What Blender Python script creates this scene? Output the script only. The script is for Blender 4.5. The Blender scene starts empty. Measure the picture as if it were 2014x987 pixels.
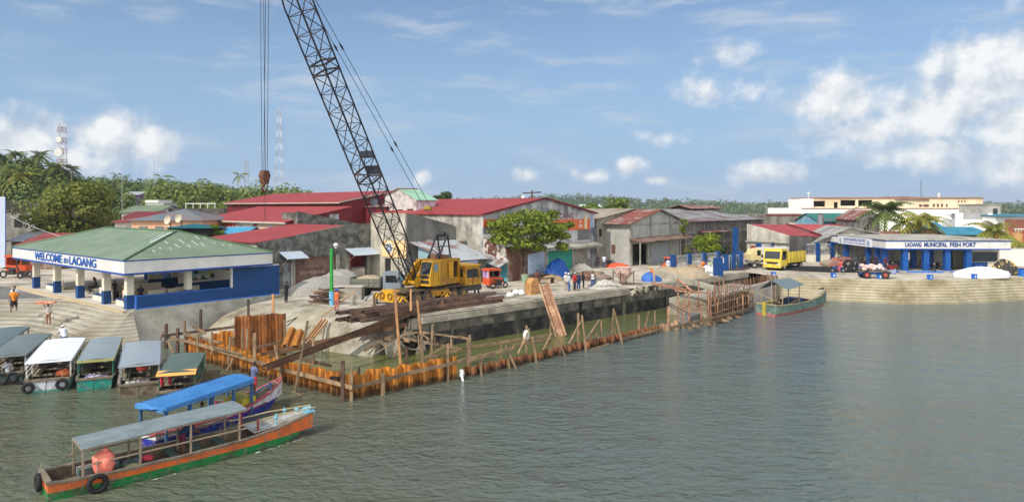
import bpy, bmesh, math, random
import numpy as np
from mathutils import Vector, Matrix, noise as mnoise
SC = bpy.context.scene
COL = SC.collection
RAD = math.radians
random.seed(7)
# ------------------------------------------------------------------ camera
H, FPX, HORIZ = 10.2, 1343.0, 408.0
cd = bpy.data.cameras.new('camera'); cam = bpy.data.objects.new('camera', cd); COL.objects.link(cam)
cam.location = (0, 0, H); cam.rotation_euler = (RAD(90), 0, 0)
cd.sensor_width = 36; cd.lens = 36 * FPX / 2014; cd.shift_y = -(493.5 - HORIZ) / 2014
cd.clip_start = 0.5; cd.clip_end = 20000
SC.camera = cam
# ------------------------------------------------------------------ sun and sky
SUNH = Vector((-0.665, -0.747)).normalized(); SUN_EL = RAD(41)
SUN = Vector((SUNH.x * math.cos(SUN_EL), SUNH.y * math.cos(SUN_EL), math.sin(SUN_EL)))
ld = bpy.data.lights.new('sun', 'SUN'); ld.energy = 3.2; ld.angle = RAD(0.5); ld.color = (1.0, 0.95, 0.87)
sun = bpy.data.objects.new('sun', ld); COL.objects.link(sun)
sun.rotation_euler = (-SUN).to_track_quat('-Z', 'Y').to_euler()
SC.view_settings.view_transform = 'Standard'; SC.view_settings.look = 'None'
SC.view_settings.exposure = 0.2; SC.view_settings.gamma = 1.0
SC.view_settings.use_curve_mapping = False
SC.cycles.max_bounces = 6; SC.cycles.transparent_max_bounces = 8
SC.cycles.volume_bounces = 0
world = bpy.data.worlds.new('World'); SC.world = world; world.use_nodes = True
def NT(tree):
    def n(kind, _in=None, **kw):
        nd = tree.nodes.new(kind)
        for k, v in kw.items(): setattr(nd, k, v)
        for k, v in (_in or {}).items():
            if isinstance(v, bpy.types.NodeSocket): tree.links.new(v, nd.inputs[k])
            else: nd.inputs[k].default_value = v
        return nd
    return n
def build_sky():
    t = world.node_tree; t.nodes.clear(); n = NT(t)
    def mth(op, a, b=0.0, c=None, clamp=False):
        d = {0: a, 1: b}
        if c is not None: d[2] = c
        return n('ShaderNodeMath', d, operation=op, use_clamp=clamp).outputs[0]
    sky = n('ShaderNodeTexSky', sky_type='NISHITA', sun_disc=False)
    sky.sun_elevation = SUN_EL
    sky.sun_rotation = math.atan2(SUNH.x, SUNH.y)
    sky.air_density = 1.0; sky.dust_density = 0.6; sky.ozone_density = 2.0
    co = n('ShaderNodeTexCoord').outputs['Generated']
    sp = n('ShaderNodeSeparateXYZ', {0: co})
    az = mth('ARCTAN2', sp.outputs[0], sp.outputs[1])
    el = mth('ARCSINE', sp.outputs[2])
    p = n('ShaderNodeCombineXYZ', {0: az, 1: el, 2: 0.0}).outputs[0]
    warp = n('ShaderNodeTexNoise', {'Vector': p, 'Scale': 9.0, 'Detail': 3.0, 'Roughness': 0.5})
    wv = n('ShaderNodeVectorMath', {0: warp.outputs['Color'], 1: (0.5, 0.5, 0.5)}, operation='SUBTRACT').outputs[0]
    pw = n('ShaderNodeVectorMath', {0: wv, 1: (0.035, 0.03, 0.0), 2: p}, operation='MULTIPLY_ADD').outputs[0]
    # cumulus clusters, azimuth / elevation / half sizes (radians) / weight
    def AE(px, py): 
        X = (px - 1007) / FPX; Z = -(py - HORIZ) / FPX
        return math.atan(X), math.atan(Z / math.hypot(1, X))
    blobs = [(55, 275, 62, 52, 1.0), (225, 270, 62, 52, 1.1), (290, 285, 62, 42, 1.0), (185, 315, 110, 30, .7), (15, 330, 70, 30, .6),
             (832, 348, 22, 18, .75), (1035, 342, 38, 17, .7), (1160, 343, 45, 16, .75), (1240, 330, 34, 21, .95), (1295, 357, 26, 10, .75),
             (1655, 200, 75, 62, 1.1), (1700, 265, 130, 36, .9), (1850, 215, 110, 60, 1.1), (1960, 140, 110, 78, 1.2), (2010, 240, 90, 60, 1.0),
             (1500, 340, 85, 26, .75), (1850, 300, 110, 40, .72), (1990, 330, 90, 40, .75),
             (1430, 108, 55, 28, .62), (1380, 185, 60, 40, .6), (1480, 175, 60, 26, .55), (1300, 268, 50, 18, .45), (2200, 150, 200, 120, 1), (-200, 290, 160, 60, .8)]
    tot = None
    for (px, py, w, h, k) in blobs:
        a, e = AE(px, py)
        d = n('ShaderNodeVectorMath', {0: pw, 1: (a, e, 0)}, operation='SUBTRACT').outputs[0]
        d = n('ShaderNodeVectorMath', {0: d, 1: (FPX / w, FPX / h * 1.0, 0)}, operation='MULTIPLY').outputs[0]
        ln = n('ShaderNodeVectorMath', {0: d}, operation='LENGTH').outputs['Value']
        b = mth('MULTIPLY', mth('SUBTRACT', 1.25, ln, clamp=False), k * 0.8)
        tot = b if tot is None else mth('MAXIMUM', tot, b)
    tot = mth('MAXIMUM', tot, -0.6)
    n1 = n('ShaderNodeTexNoise', {'Vector': p, 'Scale': 26.0, 'Detail': 7.0, 'Roughness': 0.56})
    dens = mth('ADD', tot, mth('MULTIPLY', mth('SUBTRACT', n1.outputs[0], 0.5), 1.25))
    mask = n('ShaderNodeMapRange', {0: dens, 1: 0.03, 2: 0.72}, interpolation_type='SMOOTHSTEP').outputs[0]
    # thickness seen toward the sun: brighter rims up-left, greyer under-sides
    p2 = n('ShaderNodeVectorMath', {0: p, 1: (-0.012, 0.020, 0)}, operation='ADD').outputs[0]
    n2 = n('ShaderNodeTexNoise', {'Vector': p2, 'Scale': 26.0, 'Detail': 5.0, 'Roughness': 0.5})
    lit = mth('MULTIPLY_ADD', mth('SUBTRACT', n1.outputs[0], n2.outputs[0]), 2.6, 0.62)
    lit = mth('MULTIPLY_ADD', mth('SUBTRACT', n.__call__('ShaderNodeMapRange', {0: dens, 1: 0.1, 2: 1.3}).outputs[0], 0.35), 0.25, lit)
    lit = n('ShaderNodeClamp', {0: lit}).outputs[0]
    ccol = n('ShaderNodeMixRGB', {0: lit, 1: (4.2, 4.8, 5.6, 1), 2: (8.0, 8.0, 7.9, 1)}).outputs[0]
    # thin high streaks
    mp = n('ShaderNodeMapping', {0: pw, 1: (0, 0, 0), 2: (0, 0, 0.12), 3: (1.6, 8.5, 1)}).outputs[0]
    n3 = n('ShaderNodeTexNoise', {'Vector': mp, 'Scale': 2.6, 'Detail': 6.0, 'Roughness': 0.62})
    cir = n('ShaderNodeMapRange', {0: n3.outputs[0], 1: 0.47, 2: 0.74}, interpolation_type='SMOOTHSTEP').outputs[0]
    cir = mth('MULTIPLY', cir, 0.85)
    # milky low air
    low = n('ShaderNodeMapRange', {0: el, 1: 0.0, 2: 0.42, 3: 0.92, 4: 0.0}, interpolation_type='SMOOTHSTEP').outputs[0]
    skyc = n('ShaderNodeMixRGB', {0: 1.0, 1: sky.outputs[0], 2: (.84, .88, .96, 1)}, blend_type='MULTIPLY').outputs[0]
    c0 = n('ShaderNodeMixRGB', {0: low, 1: skyc, 2: (2.55, 3.95, 5.8, 1)}).outputs[0]
    c1 = n('ShaderNodeMixRGB', {0: cir, 1: c0, 2: (4.6, 5.2, 6.0, 1)}).outputs[0]
    c2 = n('ShaderNodeMixRGB', {0: mth('MULTIPLY', mask, 0.9), 1: c1, 2: ccol}).outputs[0]
    # unseen bright cloud added behind the camera to fill the shaded walls with light
    nb = n('ShaderNodeTexNoise', {'Vector': co, 'Scale': 2.2, 'Detail': 4.0, 'Roughness': .55}).outputs[0]
    bk = n('ShaderNodeMapRange', {0: mth('MULTIPLY_ADD', nb, -.5, sp.outputs[1]), 1: -.05, 2: -.5, 3: 0.0, 4: 1.0}, interpolation_type='SMOOTHSTEP').outputs[0]
    bk = mth('MULTIPLY', bk, n('ShaderNodeMapRange', {0: sp.outputs[2], 1: -.02, 2: .06}).outputs[0])
    c2 = n('ShaderNodeMixRGB', {0: mth('MULTIPLY', bk, n('ShaderNodeMapRange', {0: nb, 1: .3, 2: .6, 3: .6, 4: 1.0}).outputs[0]), 1: c2, 2: (13.5, 13.6, 13.8, 1)}).outputs[0]
    bg = n('ShaderNodeBackground', {0: c2, 1: 0.11})
    out = n('ShaderNodeOutputWorld', {0: bg.outputs[0]})
build_sky()
# ------------------------------------------------------------------ where things stand
Q = 2.4                                            # quay level above the water
def W(px, py, z=Q):                                # the point of height z seen at that spot of the photo
    d = (H - z) * FPX / (py - HORIZ); return Vector(((px - 1007) * d / FPX, d, z))
def D(px, py, d): return Vector(((px - 1007) * d / FPX, d, H - (py - HORIZ) / FPX * d))
class Frame:
    def __init__(s, o, ang): s.o = Vector((o[0], o[1])); s.a = ang; s.u = Vector((math.cos(ang), math.sin(ang))); s.v = Vector((-s.u.y, s.u.x))
    def w(s, x, y, z=0): p = s.o + s.u * x + s.v * y; return Vector((p.x, p.y, z))
    def l(s, p): q = Vector((p[0], p[1])) - s.o; return Vector((q.dot(s.u), q.dot(s.v), p[2] if len(p) > 2 else 0))
    def xa(s, px, y): k = (px - 1007) / FPX; o = s.o + s.v * y; return (k * o.y - o.x) / (s.u.x - k * s.u.y)
    def ya(s, px, x): k = (px - 1007) / FPX; o = s.o + s.u * x; return (k * o.y - o.x) / (s.v.x - k * s.v.y)
    def z(s, py, x, y): return H - (py - HORIZ) / FPX * s.w(x, y).y
TOWN = Frame((0, 0), math.atan2(.751, .66))
PAV = Frame((-28.3, 51.0), math.atan2(.774, .634))
# ------------------------------------------------------------------ object helpers
def link(o): COL.objects.link(o); return o
def tag(o, label, cat, group=None, kind=None):
    if label: o['label'] = label
    if cat: o['category'] = cat
    if group: o['group'] = group
    if kind: o['kind'] = kind
    return o
def thing(name, label, cat, loc=(0, 0, 0), rz=0.0, group=None):
    o = link(bpy.data.objects.new(name, None)); o.empty_display_size = 0.3
    o.location = loc; o.rotation_euler = (0, 0, rz)
    return tag(o, label, cat, group)
KIDS = {}
def dup(root, loc=None, rz=None, label=None, group=None):
    def cp(o, par):
        c = o.copy(); COL.objects.link(c)
        if par is not None: c.parent = par; KIDS.setdefault(par.name, []).append(c)
        for k in KIDS.get(o.name, []): cp(k, c)
        return c
    r = cp(root, None)
    if loc is not None: r.location = loc
    if rz is not None: r.rotation_euler = (0, 0, rz)
    if label: r['label'] = label
    if group: r['group'] = group
    return r
class MB:
    def __init__(s): s.v = []; s.f = []; s.m = []; s.mi = 0
    def add(s, vs, fs):
        b = len(s.v); s.v += [tuple(p) for p in vs]
        for f in fs: s.f.append(tuple(i + b for i in f)); s.m.append(s.mi)
        return s
    def box(s, x0, x1, y0, y1, z0, z1):
        return s.add([(x0,y0,z0),(x1,y0,z0),(x1,y1,z0),(x0,y1,z0),(x0,y0,z1),(x1,y0,z1),(x1,y1,z1),(x0,y1,z1)],
                     [(0,3,2,1),(4,5,6,7),(0,1,5,4),(1,2,6,5),(2,3,7,6),(3,0,4,7)])
    def obox(s, c, size, rz=0.0, rx=0.0, ry=0.0):
        R = Matrix.Rotation(rz, 3, 'Z') @ Matrix.Rotation(ry, 3, 'Y') @ Matrix.Rotation(rx, 3, 'X'); a, b, d = [q / 2 for q in size]; c = Vector(c)
        P = [(-a,-b,-d),(a,-b,-d),(a,b,-d),(-a,b,-d),(-a,-b,d),(a,-b,d),(a,b,d),(-a,b,d)]
        return s.add([c + R @ Vector(p) for p in P], [(0,3,2,1),(4,5,6,7),(0,1,5,4),(1,2,6,5),(2,3,7,6),(3,0,4,7)])
    def beam(s, p, q, w, h=None, roll=0.0):
        h = h or w; p = Vector(p); q = Vector(q); d = (q - p).normalized()
        up = Vector((0, 0, 1)) if abs(d.z) < .98 else Vector((0, 1, 0))
        a = d.cross(up).normalized(); b = a.cross(d)
        if roll: R = Matrix.Rotation(roll, 3, d); a = R @ a; b = R @ b
        P = []
        for o in (p, q): P += [o - a*w/2 - b*h/2, o + a*w/2 - b*h/2, o + a*w/2 + b*h/2, o - a*w/2 + b*h/2]
        return s.add(P, [(3,2,1,0),(4,5,6,7),(0,1,5,4),(1,2,6,5),(2,3,7,6),(3,0,4,7)])
    def tube(s, pts, r, n=6, caps=True):
        pts = [Vector(p) for p in pts]; R = r if isinstance(r, (list, tuple)) else [r] * len(pts)
        rings = []; a = None
        for i, p in enumerate(pts):
            d = (pts[min(i+1, len(pts)-1)] - pts[max(i-1, 0)]).normalized()
            if a is None:
                up = Vector((0, 0, 1)) if abs(d.z) < .9 else Vector((1, 0, 0)); a = d.cross(up).normalized()
            else: a = (a - d * a.dot(d)).normalized()
            b = d.cross(a)
            rings.append([p + (a * math.cos(2*math.pi*k/n) + b * math.sin(2*math.pi*k/n)) * R[i] for k in range(n)])
        return s.loft(rings, caps)
    def loft(s, rings, caps=True, closed=True):
        n = len(rings[0]); V = [p for r in rings for p in r]; F = []
        for i in range(len(rings) - 1):
            for k in range(n if closed else n - 1):
                F.append((i*n + k, i*n + (k+1) % n, (i+1)*n + (k+1) % n, (i+1)*n + k))
        if caps and closed: F.append(tuple(range(n))[::-1]); F.append(tuple((len(rings)-1)*n + k for k in range(n)))
        return s.add(V, F)
    def cyl(s, p, q, r, n=12, r2=None): return s.tube([p, q], [r, r if r2 is None else r2], n)
    def prism(s, pts, vec):
        pts = [Vector(p) for p in pts]; vec = Vector(vec); n = len(pts)
        F = [tuple(range(n))[::-1], tuple(n + k for k in range(n))] + [(k, (k+1) % n, n + (k+1) % n, n + k) for k in range(n)]
        return s.add(pts + [p + vec for p in pts], F)
    def ngon(s, pts): return s.add(pts, [tuple(range(len(pts)))])
    def ell(s, c, r, n=10, m=6, jit=0.0):
        c = Vector(c); V = []; F = []
        for i in range(m + 1):
            ph = math.pi * i / m
            for k in range(n):
                a = 2*math.pi*k/n; j = 1 + jit * (random.random() - .5) * 2 if 0 < i < m else 1
                V.append(c + Vector((r[0]*math.sin(ph)*math.cos(a)*j, r[1]*math.sin(ph)*math.sin(a)*j, r[2]*math.cos(ph)*j)))
        for i in range(m):
            for k in range(n): F.append((i*n + k, (i+1)*n + k, (i+1)*n + (k+1) % n, i*n + (k+1) % n))
        return s.add(V, F)
    def torus(s, c, ax, R, r, n=18, m=8):
        c = Vector(c); ax = Vector(ax).normalized(); a = ax.orthogonal().normalized(); b = ax.cross(a)
        rings = []
        for i in range(n):
            t = 2*math.pi*i/n; o = a*math.cos(t) + b*math.sin(t)
            rings.append([c + o*(R + r*math.cos(2*math.pi*k/m)) + ax*r*math.sin(2*math.pi*k/m) for k in range(m)])
        rings.append(rings[0]); return s.loft(rings, caps=False)
    def build(s, name, mat, parent=None, loc=None, smooth=False, rz=None):
        me = bpy.data.meshes.new(name); me.from_pydata(s.v, [], s.f)
        mats = mat if isinstance(mat, (list, tuple)) else [mat]
        for m in mats: me.materials.append(m)
        if len(mats) > 1: me.polygons.foreach_set('material_index', s.m)
        bm = bmesh.new(); bm.from_mesh(me)
        if smooth: bmesh.ops.remove_doubles(bm, verts=bm.verts, dist=0.0005)
        bmesh.ops.recalc_face_normals(bm, faces=bm.faces); bm.to_mesh(me); bm.free()
        if smooth:
            me.polygons.foreach_set('use_smooth', [True] * len(me.polygons))
            try: me.set_sharp_from_angle(angle=RAD(smooth if smooth is not True else 40))
            except Exception: pass
        o = link(bpy.data.objects.new(name, me))
        if parent is not None: o.parent = parent; KIDS.setdefault(parent.name, []).append(o)
        if loc is not None: o.location = loc
        if rz is not None: o.rotation_euler = (0, 0, rz)
        return o
def text(body, size, mat, parent, mtx, name='lettering', ext=0.012, bold=0.0, shear=0.0, sx=1.0, align='CENTER'):
    cu = bpy.data.curves.new(name, 'FONT'); cu.body = body; cu.size = size; cu.extrude = ext; cu.offset = bold; cu.shear = shear
    cu.align_x = align; cu.align_y = 'CENTER'; cu.resolution_u = 3
    tmp = bpy.data.objects.new('t', cu); COL.objects.link(tmp)
    dg = bpy.context.evaluated_depsgraph_get(); me = bpy.data.meshes.new_from_object(tmp.evaluated_get(dg))
    bpy.data.objects.remove(tmp); bpy.data.curves.remove(cu)
    me.materials.clear(); me.materials.append(mat); me.name = name
    me.transform(Matrix.Diagonal((sx, 1, 1, 1)))
    o = link(bpy.data.objects.new(name, me)); o.parent = parent; KIDS.setdefault(parent.name, []).append(o)
    o.matrix_local = mtx
    return o
def facing(origin, right, up=(0, 0, 1)):            # local matrix: text x along right, y along up
    r = Vector(right).normalized(); u = Vector(up).normalized(); n = r.cross(u).normalized(); u = n.cross(r)
    m = Matrix((r, u, n)).transposed().to_4x4(); m.translation = Vector(origin); return m
# ------------------------------------------------------------------ materials
MATS = {}
def lin(c):
    return tuple(((x/255)/12.92 if x/255 <= .04045 else ((x/255 + .055)/1.055)**2.4) for x in c)
def M(name, col, rough=.8, var=.18, scale=1.5, metal=0.0, col2=None, amt=.45, sc2=.5, soft=.12, streak=False, bump=0.0, bsc=12.0, rnd=0.0, spec=.4, stripe=None, world=False, col3=None, amt3=.3, sc3=2.0, treads=None):
    """col/col2 are sRGB albedos; var mottles, col2 gives stain patches (vertical runs with streak), stripe=(axis,period,depth) a corrugation"""
    if name in MATS: return MATS[name]
    m = bpy.data.materials.new(name); m.use_nodes = True; t = m.node_tree; n = NT(t)
    b = t.nodes['Principled BSDF']; b.inputs['Roughness'].default_value = rough; b.inputs['Metallic'].default_value = metal
    b.inputs['Specular IOR Level'].default_value = spec
    if world: co = n('ShaderNodeNewGeometry').outputs['Position']
    else: co = n('ShaderNodeTexCoord').outputs['Object']
    if rnd: co = n('ShaderNodeVectorMath', {0: co, 1: n('ShaderNodeVectorMath', {0: (61.0, 37.0, 23.0), 3: n('ShaderNodeObjectInfo').outputs['Random']}, operation='SCALE').outputs[0]}, operation='ADD').outputs[0]
    def mapped(sx, sy, sz): return n('ShaderNodeMapping', {0: co, 3: (sx, sy, sz)}).outputs[0]
    c = lin(col); n1 = n('ShaderNodeTexNoise', {'Vector': co, 'Scale': scale, 'Detail': 6.0, 'Roughness': .62})
    f = n('ShaderNodeMapRange', {0: n1.outputs[0], 1: .3, 2: .7}).outputs[0]
    lo = tuple(x * (1 - var) for x in c) + (1,); hi = tuple(min(1, x * (1 + var)) for x in c) + (1,)
    cur = n('ShaderNodeMixRGB', {0: f, 1: lo, 2: hi}).outputs[0]
    def patch(cur, cc, amt, sc, streak):
        v = mapped(sc * 1.5, sc * 1.5, sc * .3) if streak else mapped(sc, sc, sc)
        n2 = n('ShaderNodeTexNoise', {'Vector': v, 'Scale': 1.0, 'Detail': 7.0, 'Roughness': .65})
        k = 1 - amt; lo_ = .36 + .28 * k; nf = n2.outputs[0]
        if streak:                                 # runs broken up by blotches
            n4 = n('ShaderNodeTexNoise', {'Vector': co, 'Scale': sc * 1.1, 'Detail': 5.0, 'Roughness': .6}).outputs[0]
            nf = n('ShaderNodeMixRGB', {0: .55, 1: nf, 2: n4}).outputs[0]; soft_ = soft * .8; lo_ = .42 + .16 * k
        else: soft_ = soft
        f2 = n('ShaderNodeMapRange', {0: nf, 1: lo_ - soft_ * .5, 2: lo_ + soft_ * .5}).outputs[0]
        return n('ShaderNodeMixRGB', {0: f2, 1: cur, 2: lin(cc) + (1,)}).outputs[0]
    if col2: cur = patch(cur, col2, amt, sc2, streak)
    if col3: cur = patch(cur, col3, amt3, sc3, False)
    if treads:                                     # brownish darker band at the foot of every riser, broken by noise
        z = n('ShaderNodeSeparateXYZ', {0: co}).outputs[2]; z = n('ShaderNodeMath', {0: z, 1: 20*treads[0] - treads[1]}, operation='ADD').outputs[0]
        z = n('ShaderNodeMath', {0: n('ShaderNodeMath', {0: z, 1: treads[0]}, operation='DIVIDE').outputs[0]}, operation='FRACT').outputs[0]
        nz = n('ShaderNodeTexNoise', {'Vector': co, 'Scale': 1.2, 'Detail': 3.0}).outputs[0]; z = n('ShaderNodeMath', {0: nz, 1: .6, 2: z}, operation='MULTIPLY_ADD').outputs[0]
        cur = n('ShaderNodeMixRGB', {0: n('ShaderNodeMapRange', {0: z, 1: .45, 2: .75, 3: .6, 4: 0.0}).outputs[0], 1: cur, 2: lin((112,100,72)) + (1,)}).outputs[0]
    hgt = None
    if stripe:
        ax, per, dep = stripe
        wv = n('ShaderNodeTexWave', {'Vector': co, 'Scale': 1.0 / per * .32, 'Distortion': 0.0}, bands_direction=ax)
        hgt = wv.outputs['Fac']
    if rnd:
        r = n('ShaderNodeObjectInfo').outputs['Random']
        rr = n('ShaderNodeMapRange', {0: r, 3: 1 - rnd, 4: 1 + rnd}).outputs[0]
        cur = n('ShaderNodeVectorMath', {0: cur, 3: rr}, operation='SCALE').outputs[0]
    t.links.new(cur, b.inputs['Base Color'])
    if bump or hgt is not None:
        if bump:
            n3 = n('ShaderNodeTexNoise', {'Vector': co, 'Scale': bsc, 'Detail': 5.0, 'Roughness': .6}).outputs[0]
            bp = n('ShaderNodeBump', {'Strength': min(1, bump), 'Distance': .05, 'Height': n3}).outputs[0]
        if hgt is not None:
            d = {'Strength': min(1.0, stripe[2]), 'Distance': .04, 'Height': hgt}
            if bump: d['Normal'] = bp
            bp = n('ShaderNodeBump', d).outputs[0]
        t.links.new(bp, b.inputs['Normal'])
    MATS[name] = m; return m
# walls with real openings -------------------------------------------------
def wall(mb, A, B, z0, top, ops=(), th=.2):
    """upright wall from A to B (2D, local), inside to the left of A->B; top = [(x, z)...] along the wall; ops = (x0, x1, z0, z1)"""
    A = Vector(A); B = Vector(B); L = (B - A).length; d = (B - A) / L; nrm = Vector((-d.y, d.x)) * th
    if not isinstance(top, (list, tuple)): top = [(0, top), (L, top)]
    def tz(x):
        for (xa, za), (xb, zb) in zip(top, top[1:]):
            if xa - 1e-6 <= x <= xb + 1e-6: return za + (zb - za) * (x - xa) / max(1e-9, xb - xa)
        return top[-1][1]
    xs = sorted(set([0, L] + [o[0] for o in ops] + [o[1] for o in ops] + [x for x, _ in top if 0 < x < L]))
    for xa, xb in zip(xs, xs[1:]):
        if xb - xa < 1e-4: continue
        segs = []; zc = z0
        for o in sorted([o for o in ops if o[0] < xb - 1e-5 and o[1] > xa + 1e-5], key=lambda o: o[2]):
            if o[2] > zc + 1e-4: segs.append((zc, zc, o[2], o[2]))
            zc = max(zc, o[3])
        segs.append((zc, zc, tz(xa), tz(xb)))
        for (a0, b0, a1, b1) in segs:
            if max(a1 - a0, b1 - b0) < 1e-3: continue
            pa = A + d * xa; pb = A + d * xb
            P = [(pa.x, pa.y, a0), (pb.x, pb.y, b0), (pb.x + nrm.x, pb.y + nrm.y, b0), (pa.x + nrm.x, pa.y + nrm.y, a0),
                 (pa.x, pa.y, a1), (pb.x, pb.y, b1), (pb.x + nrm.x, pb.y + nrm.y, b1), (pa.x + nrm.x, pa.y + nrm.y, a1)]
            mb.add(P, [(0,3,2,1),(4,5,6,7),(0,1,5,4),(1,2,6,5),(2,3,7,6),(3,0,4,7)])
    return mb
def slab(mb, a, b, c, d, th):                        # a tilted roof sheet a,b,c,d (counter-clockwise from above) of thickness th
    P = [Vector(p) for p in (a, b, c, d)]; n = (P[1] - P[0]).cross(P[3] - P[0]).normalized() * th
    return mb.prism(P, -n)
# ------------------------------------------------------------------ shared materials
conc = M('concrete_paving', (178,168,150), .9, .16, .35, col2=(130,120,102), amt=.4, sc2=.2, soft=.22, bump=.25, bsc=3, world=True, col3=(196,188,172), amt3=.3, sc3=.5)
ramp_m = M('concrete_ramp', (166,160,146), .92, .2, .7, col2=(112,104,88), amt=.46, sc2=.5, soft=.2, bump=.7, bsc=3, world=True, col3=(150,142,118), amt3=.3, sc3=.8)
wallc = M('grey_concrete', (168,164,154), .9, .14, .8, col2=(112,110,100), amt=.4, sc2=.45, streak=True, soft=.25, bump=.2)
darkc = M('mossy_concrete', (92,91,85), .95, .22, .9, col2=(52,52,50), amt=.5, sc2=.5, streak=True, soft=.3, bump=.2, col3=(140,138,130), amt3=.25, sc3=1.2)
quayc = M('quay_face', (140,132,116), .9, .2, 1.2, col2=(58,56,50), amt=.46, sc2=.8, streak=True, soft=.3, bump=.6, bsc=5, col3=(60,62,54), amt3=.4, sc3=1.1)
algae = M('algae_face', (36,36,33), .8, .3, 1.2, col2=(17,18,17), amt=.55, sc2=.8, streak=True, soft=.3, bump=.6, bsc=5, col3=(96,90,80), amt3=.18, sc3=.9)
white = M('white_paint', (222,220,214), .6, .04, 1.0, col2=(190,187,178), amt=.3, sc2=.5, streak=True, soft=.4)
cream = M('cream_paint', (222,215,196), .7, .05, 1.0, col2=(190,182,160), amt=.25, sc2=.6, streak=True, soft=.4)
blue = M('royal_blue_paint', (8,68,128), .5, .10, 1.2, col2=(8,56,106), amt=.35, sc2=.5, soft=.4)
ltblue = M('light_blue_trim', (40,108,196), .5, .08, 2)
wood = M('weathered_timber', (150,124,92), .85, .22, 2.2, col2=(98,82,66), amt=.45, sc2=1.2, soft=.3, rnd=.28)
wood_l = M('fresh_timber', (196,150,104), .8, .15, 2.2, col2=(160,112,72), amt=.4, sc2=1.2, soft=.3, rnd=.2)
steel_dk = M('dark_steel', (50,46,44), .6, .2, 3, metal=.2)
rubber = M('black_rubber', (30,30,31), .8, .2, 4)
dark = M('dark_interior', (34,32,30), .9, .2, 1)
glass = M('dark_glass', (26,32,36), .08, .05, 1, spec=.8)
# ------------------------------------------------------------------ water
def water_mat(nm='river_water', cs=((90,92,68), (88,102,104)), k=1.0):
    m = bpy.data.materials.new(nm); m.use_nodes = True; t = m.node_tree; n = NT(t); b = t.nodes['Principled BSDF']
    pos = n('ShaderNodeNewGeometry').outputs['Position']
    big = n('ShaderNodeTexNoise', {'Vector': pos, 'Scale': .05, 'Detail': 4.0})
    f = n('ShaderNodeMapRange', {0: big.outputs[0], 1: .35, 2: .65}).outputs[0]
    ox = n('ShaderNodeMapRange', {0: n('ShaderNodeSeparateXYZ', {0: pos}).outputs[0], 1: -16.0, 2: 22.0}).outputs[0]      # silt hangs by the boats; farther out bluer sky reflection put into the colour
    f = n('ShaderNodeMath', {0: f, 1: .35, 2: n('ShaderNodeMath', {0: ox, 1: .8}, operation='MULTIPLY').outputs[0]}, operation='MULTIPLY_ADD', use_clamp=True).outputs[0]
    c = n('ShaderNodeMixRGB', {0: f, 1: lin(cs[0]) + (1,), 2: lin(cs[1]) + (1,)}).outputs[0]
    t.links.new(c, b.inputs['Base Color']); b.inputs['Roughness'].default_value = .07; b.inputs['IOR'].default_value = 1.33
    b.inputs['Specular IOR Level'].default_value = .5
    mp = n('ShaderNodeMapping', {0: pos, 2: (0, 0, RAD(25)), 3: (1.0, 1.7, 1)}).outputs[0]
    a = n('ShaderNodeTexNoise', {'Vector': mp, 'Scale': 1.5, 'Detail': 4.0, 'Roughness': .54, 'Distortion': .9}).outputs[0]
    mp2 = n('ShaderNodeMapping', {0: pos, 2: (0, 0, RAD(-20)), 3: (.35, .6, 1)}).outputs[0]
    a2 = n('ShaderNodeTexNoise', {'Vector': mp2, 'Scale': 1.0, 'Detail': 3.0, 'Roughness': .5}).outputs[0]
    s = n('ShaderNodeMath', {0: a2, 1: 1.6, 2: a}, operation='MULTIPLY_ADD').outputs[0]
    calm = n('ShaderNodeTexNoise', {'Vector': pos, 'Scale': .09, 'Detail': 2.0}).outputs[0]
    st = n('ShaderNodeMapRange', {0: calm, 1: .35, 2: .65, 3: .75, 4: 1.0}).outputs[0]
    bp = n('ShaderNodeBump', {'Strength': st, 'Distance': .28*k, 'Height': s}).outputs[0]
    t.links.new(bp, b.inputs['Normal']); return m
mb = MB(); mb.ngon([(-6400, -60, 0), (6400, -60, 0), (6400, 7720, 0), (-6400, 7720, 0)])
tag(mb.build('water', water_mat()), 'olive grey river water rippled by a light breeze', 'water', kind='structure')
# sheltered murky water shut in behind the sheet piles
mb = MB(); mb.ngon([(-22.0, 46.7, .004), (-8.7, 36.6, .004), (-3.1, 41.1, .004), (12.1, 56.2, .004), (17.0, 59.5, .004), (26, 72, .004), (24, 78, .004), (-6.2, 50, .004), (-12, 51, .004), (-24, 54, .004)])
tag(mb.build('pool_water', water_mat('pool_water', ((98,100,58), (88,92,56)), .22)), 'calm murky green water shut in behind the sheet piles', 'water', kind='structure')
# ------------------------------------------------------------------ land, level with the quay
def pw(x, y): p = PAV.w(x, y); return (p.x, p.y)
T_L = [(-.05, -.12), (-.3, -.3), (-.6, -.1), (-.6, 4), (-.6, 9), (-1.6, 12.5), (-6, 17), (-16, 22), (-45, 32), (-120, 60)]
B_L = [(-1.2, -4.8), (-4.6, -3.6), (-7.6, -.6), (-7.8, 4), (-9.4, 8), (-13, 9.5), (-19, 11.5), (-27, 15), (-50, 22), (-130, 45)]
Q0 = Vector((-6.4, 48.9)); QD = Vector((.727, .6866)).normalized(); Q1 = Vector((28.2, 81.6))
T_R = [(-20.2, 60.6), (-17.5, 56.2), (-14.6, 53.9), (-11.8, 52.6), (-9.4, 51.4), (-7.6, 50.4)]
B_R = [(-24.5, 52.8), (-19.0, 50.2), (-15.6, 49.2), (-13.2, 48.3), (-11.2, 47.2), (-9.6, 46.4)]
P_T = [(29.4, 76.9), (31.3, 76.5), (35.7, 75.5), (41.5, 73.4), (47.2, 73.7), (57.4, 76.7), (80, 83.5), (300, 129.5)]
P_B = [(29.6, 75.4), (31.0, 75.0), (35.4, 74.0), (41.4, 71.9), (47.4, 72.2), (57.6, 75.2), (81, 82), (302, 128)]
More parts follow.
